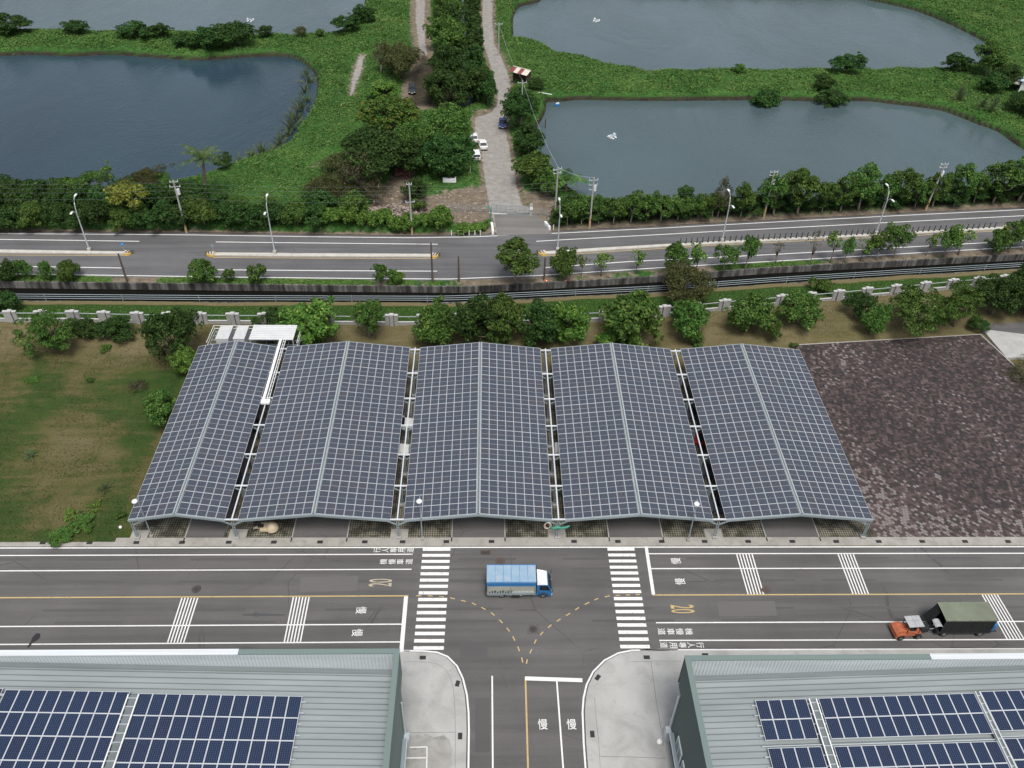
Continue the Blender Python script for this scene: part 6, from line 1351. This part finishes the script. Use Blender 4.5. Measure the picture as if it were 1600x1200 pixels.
for s_ in (-1, 1):
    m_ = MB(); m_.beam((5.66, s_*1.008, 0.7), (5.66, s_*1.008, 1.4), 0.03, 0.02, 'black_metal'); m_.beam((6.62, s_*1.008, 0.8), (6.72, s_*1.008, 1.4), 0.03, 0.02, 'black_metal'); m_.box((5.8, s_*1.01, 1.28), (0.2, 0.03, 0.05), 'chrome'); m_.build('door_trim', cab)
    m_ = MB(); m_.tube([(6.15+0.5*math.cos(t), s_*0.99, 0.42+0.5*math.sin(t)) for t in np.linspace(0.05, math.pi-0.05, 9)], 0.06, 'black_metal', 5); m_.build('wheel_arch', cab)
m_ = MB(); m_.box((0.05, 0, 0.62), (0.12, 2.1, 0.14), 'black_metal'); m_.build('rear_bar', tk); MB().box((5.40, 0, 2.2), (0.06, 2.1, 1.5), 'black_metal').build('headboard', tk)
m_ = MB(); m_.box((3.2, -0.95, 0.52), (0.9, 0.4, 0.34), 'black_metal'); m_.tube([(2.2, -0.85, 0.55), (2.6, -0.85, 0.55)], 0.2, 'steel_galv', 10); m_.build('fuel_tank', tk)
for xx, yy in ((6.15, -0.88), (6.15, 0.88), (1.75, -0.86), (1.75, 0.86)): wheel(tk, (xx, yy, 0.38), 0.38, 0.26)
# ---- orange tow tractor, heading left, drawing a tarpaulin trailer
tt = empty('tow_tractor', G(1417, 989), R(4), 'orange tow tractor with grey canopy roof pulling the trailer', 'tractor')
m_ = MB(); m_.extrude_y([(-1.75, 0.35), (1.05, 0.35), (1.05, 0.75), (0.35, 0.8), (0.2, 0.98), (-0.35, 0.98), (-0.5, 1.12), (-1.35, 1.1), (-1.7, 0.85)], -0.62, 0.62, 'orange_paint', lambda x, z: 0.1 if z > 0.9 else 0); m_.build('body', tt)
for s_ in (-1, 1):
    m_ = MB(); m_.tube([(-1.15+0.52*math.cos(t), s_*0.72, 0.42+0.52*math.sin(t)) for t in np.linspace(0.1, math.pi-0.1, 9)], 0.13, 'orange_paint', 6); m_.build('fender', tt)
m_ = MB(); m_.box((0.1, 0, 1.02), (0.5, 0.9, 0.14), 'black_rubber'); m_.box((0.36, 0, 1.3), (0.14, 0.9, 0.5), 'black_rubber'); m_.build('seat', tt)
m_ = MB()
for xx in (-0.55, 0.72):
    for s_ in (-0.55, 0.55): m_.beam((xx, s_, 0.8), (xx, s_, 2.0), 0.05, 0.05, 'black_metal')
m_.build('canopy_frame', tt); simple('canopy_grey', (0.40, 0.41, 0.42), 0.7)
m_ = MB(); m_.box((0.1, 0, 2.04), (1.6, 1.35, 0.07), 'canopy_grey'); m_.box((0.1, 0, 2.085), (0.05, 1.3, 0.02), 'steel_galv'); m_.box((0.45, 0, 2.085), (0.04, 1.3, 0.02), 'steel_galv'); m_.box((0.1, 0.1, 2.088), (1.5, 0.04, 0.02), 'steel_galv'); m_.build('canopy_roof', tt)
m_ = MB(); m_.tube([(-0.45, 0, 1.0), (-0.25, 0, 1.35)], 0.03, 'black_metal', 6); m_.tube([(-0.22+0.1*math.cos(t), 0.18*math.sin(t), 1.37+0.12*math.cos(t)) for t in np.linspace(0, 2*math.pi, 11)], 0.025, 'black_metal', 5); m_.build('steering_wheel', tt)
for xx in (-1.15, 0.75):
    for s_ in (-0.72, 0.72): wheel(tt, (xx, s_, 0.36), 0.36, 0.26)
m_ = MB(); m_.box((1.55, 0.1, 0.75), (0.9, 0.8, 0.7), 'black_metal'); m_.tube([(2.0, 0, 0.5), (3.2, -0.05, 0.6)], 0.07, 'steel_galv', 7); m_.build('tow_hitch', tt)
tr_ = empty('trailer', (49.55, 49.85, 0), 0, 'covered cargo trailer with flat olive tarpaulin roof and dark sides', 'trailer')
m_ = MB(); m_.box((0, 0, 0.72), (5.6, 2.15, 0.25), 'black_metal'); m_.build('bed', tr_)
m_ = MB()
for s_ in (-1, 1): m_.box((0.1, s_*1.06, 1.85), (5.3, 0.05, 2.1), 'tarp_dark')
m_.box((2.72, 0, 1.85), (0.05, 2.1, 2.1), 'tarp_dark')
for q in range(6):
    for s_ in (-1, 1): m_.box((-2.45+q*1.02, s_*1.09, 1.8), (0.06, 0.05, 2.0), 'black_metal')
m_.build('side_tarpaulin', tr_)
nx_, ny_ = 22, 10; V_ = []; m_ = MB(); U_ = [[(-2.62+5.4*i/nx_, -1.13+2.26*j/ny_, 2.95+0.05*math.sin(3*i/nx_*math.pi)**2-0.07*abs(math.sin(i*0.9))*(abs(j-5)/5)**2+0.03*vnoise(np.array(i*1.0), np.array(j*1.0), 2.0)) for j in range(ny_+1)] for i in range(nx_+1)]
for i in range(nx_):
    for j in range(ny_): m_.face([U_[i][j], U_[i+1][j], U_[i+1][j+1], U_[i][j+1]], 'tarp_olive')
for j in (0, ny_):
    for i in range(nx_):
        a_, b_ = U_[i][j], U_[i+1][j]; m_.face([a_, b_, (b_[0], b_[1], 2.80), (a_[0], a_[1], 2.80)], 'tarp_olive')
m_.build('roof_tarpaulin', tr_, smooth=True)
m_ = MB(); m_.beam((-2.55, 1.0, 2.9), (-3.55, 0.95, 0.8), 0.05, 0.05, 'black_metal'); m_.face([(-2.56, 1.06, 2.9), (-3.5, 0.98, 0.8), (-2.56, 1.06, 0.8)], 'tarp_dark'); m_.face([(-2.58, 1.04, 2.88), (-3.52, 0.96, 0.8), (-3.4, -0.2, 0.8), (-2.58, 0.1, 2.6)], 'tarp_dark'); m_.build('front_flap', tr_)
m_ = MB(); m_.tube([(-2.95+0.42*math.cos(t), -0.75, 1.55+0.5*math.sin(t)) for t in np.linspace(0, math.pi, 8)], 0.02, 'canopy_grey', 4)
for t0, t1 in zip(np.linspace(0.15, math.pi*0.8, 7)[:-1], np.linspace(0.15, math.pi*0.8, 7)[1:]): m_.face([(-2.9+0.5*math.cos(t0), -1.15, 1.45+0.55*math.sin(t0)), (-2.9+0.5*math.cos(t1), -1.15, 1.45+0.55*math.sin(t1)), (-2.9+0.5*math.cos(t1), -0.2, 1.45+0.55*math.sin(t1)), (-2.9+0.5*math.cos(t0), -0.2, 1.45+0.55*math.sin(t0))], 'canopy_grey')
m_.build('mudguard', tr_)
for xx in (-1.9, 1.9):
    for s_ in (-0.95, 0.95): wheel(tr_, (xx, s_, 0.38), 0.38, 0.22)
m_ = MB(); m_.tube([(-2.8, 0, 0.62), (-3.9, -0.2, 0.6)], 0.06, 'steel_galv', 6); m_.build('drawbar', tr_)
dr = MB(); dr.tube([(0, 0, 0), (0, 0, 0.88)], 0.30, 'blue_paint', 16); dr.tube([(0, 0, 0.28), (0, 0, 0.32)], 0.315, 'blue_paint', 16); dr.tube([(0, 0, 0.58), (0, 0, 0.62)], 0.315, 'blue_paint', 16); dr.tube([(0.1, 0.1, 0.88), (0.1, 0.1, 0.92)], 0.05, 'black_metal', 8); drm = dr.mesh('drum')
tr_plate = MB(); tr_plate.box((3.15, -0.1, 0.74), (0.75, 1.7, 0.08), 'black_metal'); tr_plate.build('tail_shelf', tr_)
tag(put('drum', drm, None, (52.72, 49.25, 0.78)), 'blue drum on the shelf behind the trailer, nearer the camera', 'drum', 'blue drums on the trailer'); tag(put('drum', drm, None, (52.74, 49.98, 0.78)), 'blue drum on the shelf behind the trailer, nearer the yellow line', 'drum', 'blue drums on the trailer')
# ---- cream utility tricycle at the edge of the parking lot
uc = empty('utility_cart', G(413, 829, 0.1), R(180), 'small cream three wheeled cart parked under the canopy right of the narrow one', 'cart')
m_ = MB(); m_.extrude_y([(-1.0, 0.45), (0.25, 0.45), (0.32, 0.72), (-1.0, 0.72)], -0.58, 0.58, 'cream'); m_.build('cargo_bed', uc)
m_ = MB(); m_.dome((-1.05, 0.1, 0.5), 0.72, 'cream', 0.85, 12, 4); m_.build('rear_cowl', uc, smooth=True)
m_ = MB(); m_.beam((0.25, 0, 0.55), (1.15, 0, 0.5), 0.22, 0.16, 'cream'); m_.beam((1.1, 0, 0.35), (0.95, 0, 1.15), 0.08, 0.08, 'black_metal'); m_.beam((0.95, -0.4, 1.12), (0.95, 0.4, 1.12), 0.05, 0.05, 'black_metal'); m_.build('fork', uc); MB().box((0.25, 0, 0.85), (0.6, 0.4, 0.16), 'black_rubber').build('seat', uc)
for c_ in ((1.15, 0, 0.27), (-0.7, -0.62, 0.27), (-0.7, 0.62, 0.27)): wheel(uc, c_, 0.27, 0.14)
# ---- cars
def car(name, loc, rz, paint, label, estate=False, group=None):
    r = empty(name, loc, rz, label, 'car', group); T = 0.02
    m_ = MB(); prof = [(-2.15, 0.38), (2.1, 0.38), (2.2, 0.6), (2.12, 0.78), (0.95, 0.92), (-1.35 if not estate else -1.9, 0.96), (-2.12, 0.92), (-2.2, 0.65)]; m_.extrude_y(prof, -0.86, 0.86, paint, lambda x, z: 0.05 if z > 0.75 else 0.0); m_.build('body', r)
    rb, rf = (-1.0, 0.15) if not estate else (-1.7, 0.2); tail = -1.6 if not estate else -2.0
    m_ = MB(); m_.extrude_y([(tail, 0.93), (0.98, 0.90), (rf, 1.40), (rb, 1.42)], -0.78, 0.78, 'glass_dark', lambda x, z: 0.14 if z > 1.2 else 0.0); cbn = m_.build('cabin', r)
    m_ = MB(); m_.extrude_y([(rb-0.12, 1.405), (rf+0.12, 1.39), (rf, 1.46), (rb, 1.48)], -0.69, 0.69, paint, lambda x, z: 0.06 if z > 1.44 else 0.0)
    for s_ in (-1, 1):
        m_.beam((rf+0.05, s_*0.66, 1.40), (0.95, s_*0.79, 0.92), 0.06, 0.06, paint); m_.beam((rb-0.05, s_*0.66, 1.40), (tail, s_*0.79, 0.95), 0.08, 0.06, paint); m_.beam((-0.35, s_*0.66, 1.42), (-0.35, s_*0.79, 0.92), 0.06, 0.05, paint)
    m_.build('roof', r)
    for s_ in (-1, 1):
        MB().box((2.12, s_*0.62, 0.68), (0.12, 0.34, 0.14), 'lamp_clear').build('headlight', r); MB().box((-2.16, s_*0.64, 0.74), (0.08, 0.3, 0.16), 'lamp_red').build('tail_light', r); MB().box((0.72, s_*0.95, 1.0), (0.14, 0.16, 0.12), paint).build('mirror', r)
        for xx in (-1.32, 1.35): wheel(r, (xx, s_*0.78, 0.32), 0.32, 0.2)
    MB().box((2.19, 0, 0.5), (0.08, 0.5, 0.12), 'lamp_clear').build('number_plate', r); return r
def road_pt(px, py): g_ = G(px, py); return (g_.x, g_.y, land_z(g_.x, g_.y)+0.02)
car('parked_car', road_pt(754, 230), R(98), 'car_white', 'white saloon car parked at the left of the gravel drive', group='cars by the ponds')
car('parked_car', road_pt(740, 222), R(96), 'car_white', 'white car half hidden by the dark tree, behind the white saloon', group='cars by the ponds')
car('parked_car', road_pt(744, 249), R(95), 'car_white', 'white car with only its bonnet out of the tree, before the white saloon', True, group='cars by the ponds')
car('parked_car', road_pt(785.5, 197), R(-92), 'car_blue', 'dark blue car parked at the right of the gravel junction', group='cars by the ponds')
car('parked_car', road_pt(644, 144), R(-86), 'car_dark', 'dark car parked on the muddy track by the orange flowering tree', True, group='cars by the ponds')
for i, (x, y, rz, p_, lb) in enumerate(((-11.6, 80.5, 0, 'car_white', 'white car under the second canopy, rear of the two showing in the gap'), (-11.9, 75.6, 0, 'car_white', 'white car under the second canopy, front of the two showing in the gap'), (10.9, 76.0, R(180), 'car_white', 'white car showing in the gap left of the canopy with green netting'), (11.4, 68.2, R(180), 'car_white', 'white car nearer the kerb in the gap left of the canopy with green netting'),
        (28.6, 82.5, R(180), 'car_dark', 'black car showing in the rightmost gap between canopies, rear one'), (28.4, 77.5, R(180), 'car_red', 'dark red car showing in the rightmost gap between canopies'), (28.5, 72.0, R(180), 'car_dark', 'black car showing in the rightmost gap between canopies, middle one'), (28.4, 66.2, R(180), 'car_dark', 'black car showing in the rightmost gap between canopies, nearest the kerb'), (-30.6, 70.5, 0, 'car_dark', 'dark car showing in the gap right of the narrow canopy'), (-30.4, 80.0, 0, 'car_dark', 'dark car far back in the gap right of the narrow canopy'))):
    car('parked_car', (x, y, 0.105), rz, p_, lb, group='cars under the canopies')

# ================================================================== THINGS BY THE PONDS
simple('shed_red', (0.20, 0.055, 0.045), 0.7, 0, 0.3); simple('shed_white', (0.60, 0.55, 0.48), 0.7)
g_ = G(815, 133); sh = empty('shed', (g_.x, g_.y, land_z(g_.x, g_.y)), R(-35), 'small open shed with red and white sheet roof beside the gravel track', 'shed')
m_ = MB(); m_.box((0, 1.3, 1.2), (4.6, 0.15, 2.4), 'pole_wood'); m_.box((2.2, 0, 1.2), (0.15, 2.6, 2.4), 'pole_wood'); m_.box((-2.2, 0, 1.2), (0.15, 2.6, 2.4), 'pole_wood'); m_.build('wall', sh)
m_ = MB()
for s_ in (-1, 1):
    xs_ = [-3.0, -1.6, -0.2, 1.1, 3.0]; ms_ = ['shed_red', 'shed_white', 'shed_red', 'shed_white'] if s_ < 0 else ['shed_red', 'shed_red', 'shed_red', 'shed_red']
    for a_, b_, mm in zip(xs_[:-1], xs_[1:], ms_): m_.beam(((a_+b_)/2, s_*0.02, 3.35), ((a_+b_)/2, s_*2.2, 2.55), b_-a_-0.02, 0.06, mm)
m_.beam((-3.0, 0, 3.40), (3.0, 0, 3.40), 0.3, 0.06, 'shed_white'); m_.build('roof', sh); sh.scale = (0.85, 0.85, 0.9)
def aerator(px, py, label):
    g_ = G(px, py, ZW); r = empty('paddle_aerator', (g_.x, g_.y, ZW), random.uniform(0, 3), label, 'aerator', 'paddle wheel aerators on the ponds')
    m_ = MB()
    for s_ in (-0.55, 0.55): m_.tube([(-1.15, s_, 0.05), (-0.95, s_, 0.08), (0.95, s_, 0.08), (1.15, s_, 0.05)], [0.08, 0.19, 0.19, 0.08], 'white_metal', 8)
    m_.build('float', r); m_ = MB(); m_.box((0, 0, 0.36), (0.7, 1.2, 0.06), 'steel_pale'); m_.tube([(-0.25, 0, 0.5), (0.3, 0, 0.5)], 0.17, 'blue_pale', 10); m_.tube([(0, -1.2, 0.42), (0, 1.2, 0.42)], 0.035, 'steel_galv', 6); m_.build('motor_frame', r)
    for s_ in (-1.05, 1.05):
        m_ = MB(); 
        for q in range(8):
            t = q*math.pi/4; m_.beam((0, s_, 0.42), (0.5*math.cos(t), s_, 0.42+0.5*math.sin(t)), 0.34, 0.05, 'white_metal')
        m_.build('paddle_wheel', r)
    r.scale = (0.85, 0.85, 0.85)
aerator(956, 214.5, 'white paddle aerator floating on the near right pond'); aerator(932, 33, 'white paddle aerator floating on the far right pond'); aerator(391.5, 32.5, 'white paddle aerator floating on the far left pond')
b_ = empty('pump_float', G(870, 165, ZW), R(30), 'small blue float with white barrel by the upper left shore of the right pond', 'float'); MB().tube([(-0.5, 0, 0.15), (0.5, 0, 0.15)], 0.3, 'blue_paint', 10).build('drum', b_); MB().tube([(0.1, 0.5, 0.2), (0.8, 0.3, 0.3)], 0.22, 'white_metal', 8).build('barrel', b_)
tag(MB().tube([(0, 0, -1.2), (0, 0, 2.0)], 0.13, 'pole_wood', 8).build('stake', None, G(852, 199, ZW)), 'dark wooden stake standing in the right pond by the shed pole', 'stake'); g_ = G(851, 154); tag(MB().tube([(-1.6, 0.5, 0.2), (1.6, -0.8, 0.2)], 0.09, 'white_metal', 7).build('pipe', None, (g_.x, g_.y, 1.1)), 'white pipe lying on the bank above the right pond corner', 'pipe')
tub = MB(); tub.box((0, 0, 0.32), (2.5, 1.0, 0.6), 'white_shiny'); tub.box((-0.1, 0.22, 0.63), (1.9, 0.3, 0.03), 'steel_galv'); tub.box((1.15, -0.05, 0.4), (0.3, 1.1, 0.7), 'white_shiny'); g_ = G(702.5, 292); tag(tub.build('water_trough', None, (g_.x, g_.y, land_z(g_.x, g_.y))), 'white rectangular trough lying on the grass in the rubble yard', 'trough')
g_ = G(735, 279); r = empty('marker_pole', (g_.x, g_.y, 0.1), 0, 'thin pole with white bucket at its foot beside the gravel drive', 'pole'); MB().tube([(0, 0, 0), (0, 0, 2.4)], 0.04, 'white_metal', 6).build('pole', r); MB().tube([(0, 0, 0), (0, 0, 0.55)], [0.22, 0.28], 'white_metal', 9).build('bucket', r)
simple('rubble', (0.30, 0.25, 0.21), 0.9, 0, 0.35); simple('rubble_red', (0.17, 0.08, 0.065), 0.9, 0, 0.3)
def heap(px0, px1, py0, py1, n, m, hmax, name, label):
    rs_ = np.random.RandomState(int(px0)); a = MB(); o = G((px0+px1)/2, (py0+py1)/2)
    for _ in range(n):
        g_ = G(rs_.uniform(px0, px1), rs_.uniform(py0, py1)); s = rs_.uniform(0.12, 0.5); f = 1-min(1, (g_-o).length/6)
        a.box((g_.x-o.x, g_.y-o.y, 0.1+hmax*f*rs_.rand()), (s, s*rs_.uniform(.5, 1.4), s*0.6), m, rs_.uniform(0, 3))
    t = a.build(name, None, (o.x, o.y, 0.1)); tag(t, label, None, None, 'stuff')
heap(572, 660, 326, 346, 420, 'rubble', 0.9, 'rubble', 'broken rubble behind the hedge'); heap(618, 640, 268, 280, 90, 'rubble_red', 1.2, 'debris', 'reddish debris heap'); heap(570, 760, 300, 350, 260, 'rubble', 0.1, 'litter', 'scattered litter of stones')
g_ = G(1604, 150); hb = empty('pond_house', (g_.x, g_.y, 0.4), R(-38), 'pale blue flat roofed house at the right picture edge by the ponds', 'house')
MB().box((3, 2.5, 1.6), (10, 8, 3.2), 'white_metal').build('wall', hb); simple('roof_blue', (0.42, 0.55, 0.66), 0.6); m_ = MB(); m_.box((3, 2.5, 3.3), (10.8, 8.8, 0.2), 'roof_blue')
m_.build('roof', hb); m_ = MB(); m_.box((-4.6, 1.0, 2.4), (4.4, 6.0, 0.14), 'kerb_concrete'); m_.build('porch_roof', hb)
for sx, sy_ in ((-6.6, -1.8), (-6.6, 3.8)): MB().beam((sx, sy_, 0), (sx, sy_, 2.35), 0.14, 0.14, 'pole_concrete').build('porch_post', hb)
# white bits on the lawn slope
for i, (px, py, s, lb) in enumerate(((188.5, 824.5, 0.2, 'white plastic bag on the lawn beside the leftmost canopy'), (1458, 512, 0.22, 'white ball on the dry slope below the feathery tree'), (1030, 1160, 0.3, 'white round tank at the foot of the right warehouse wall'))):
    g_ = G(px, py, 0.2); a = MB(); a.dome((0, 0, 0.0), s, 'white_shiny', s*0.9, 10, 4, False); tag(a.build(['plastic_bag', 'ball', 'tank'][i], None, (g_.x, g_.y, 0.12+s*0.8), smooth=True), lb, ['bag', 'ball', 'tank'][i])
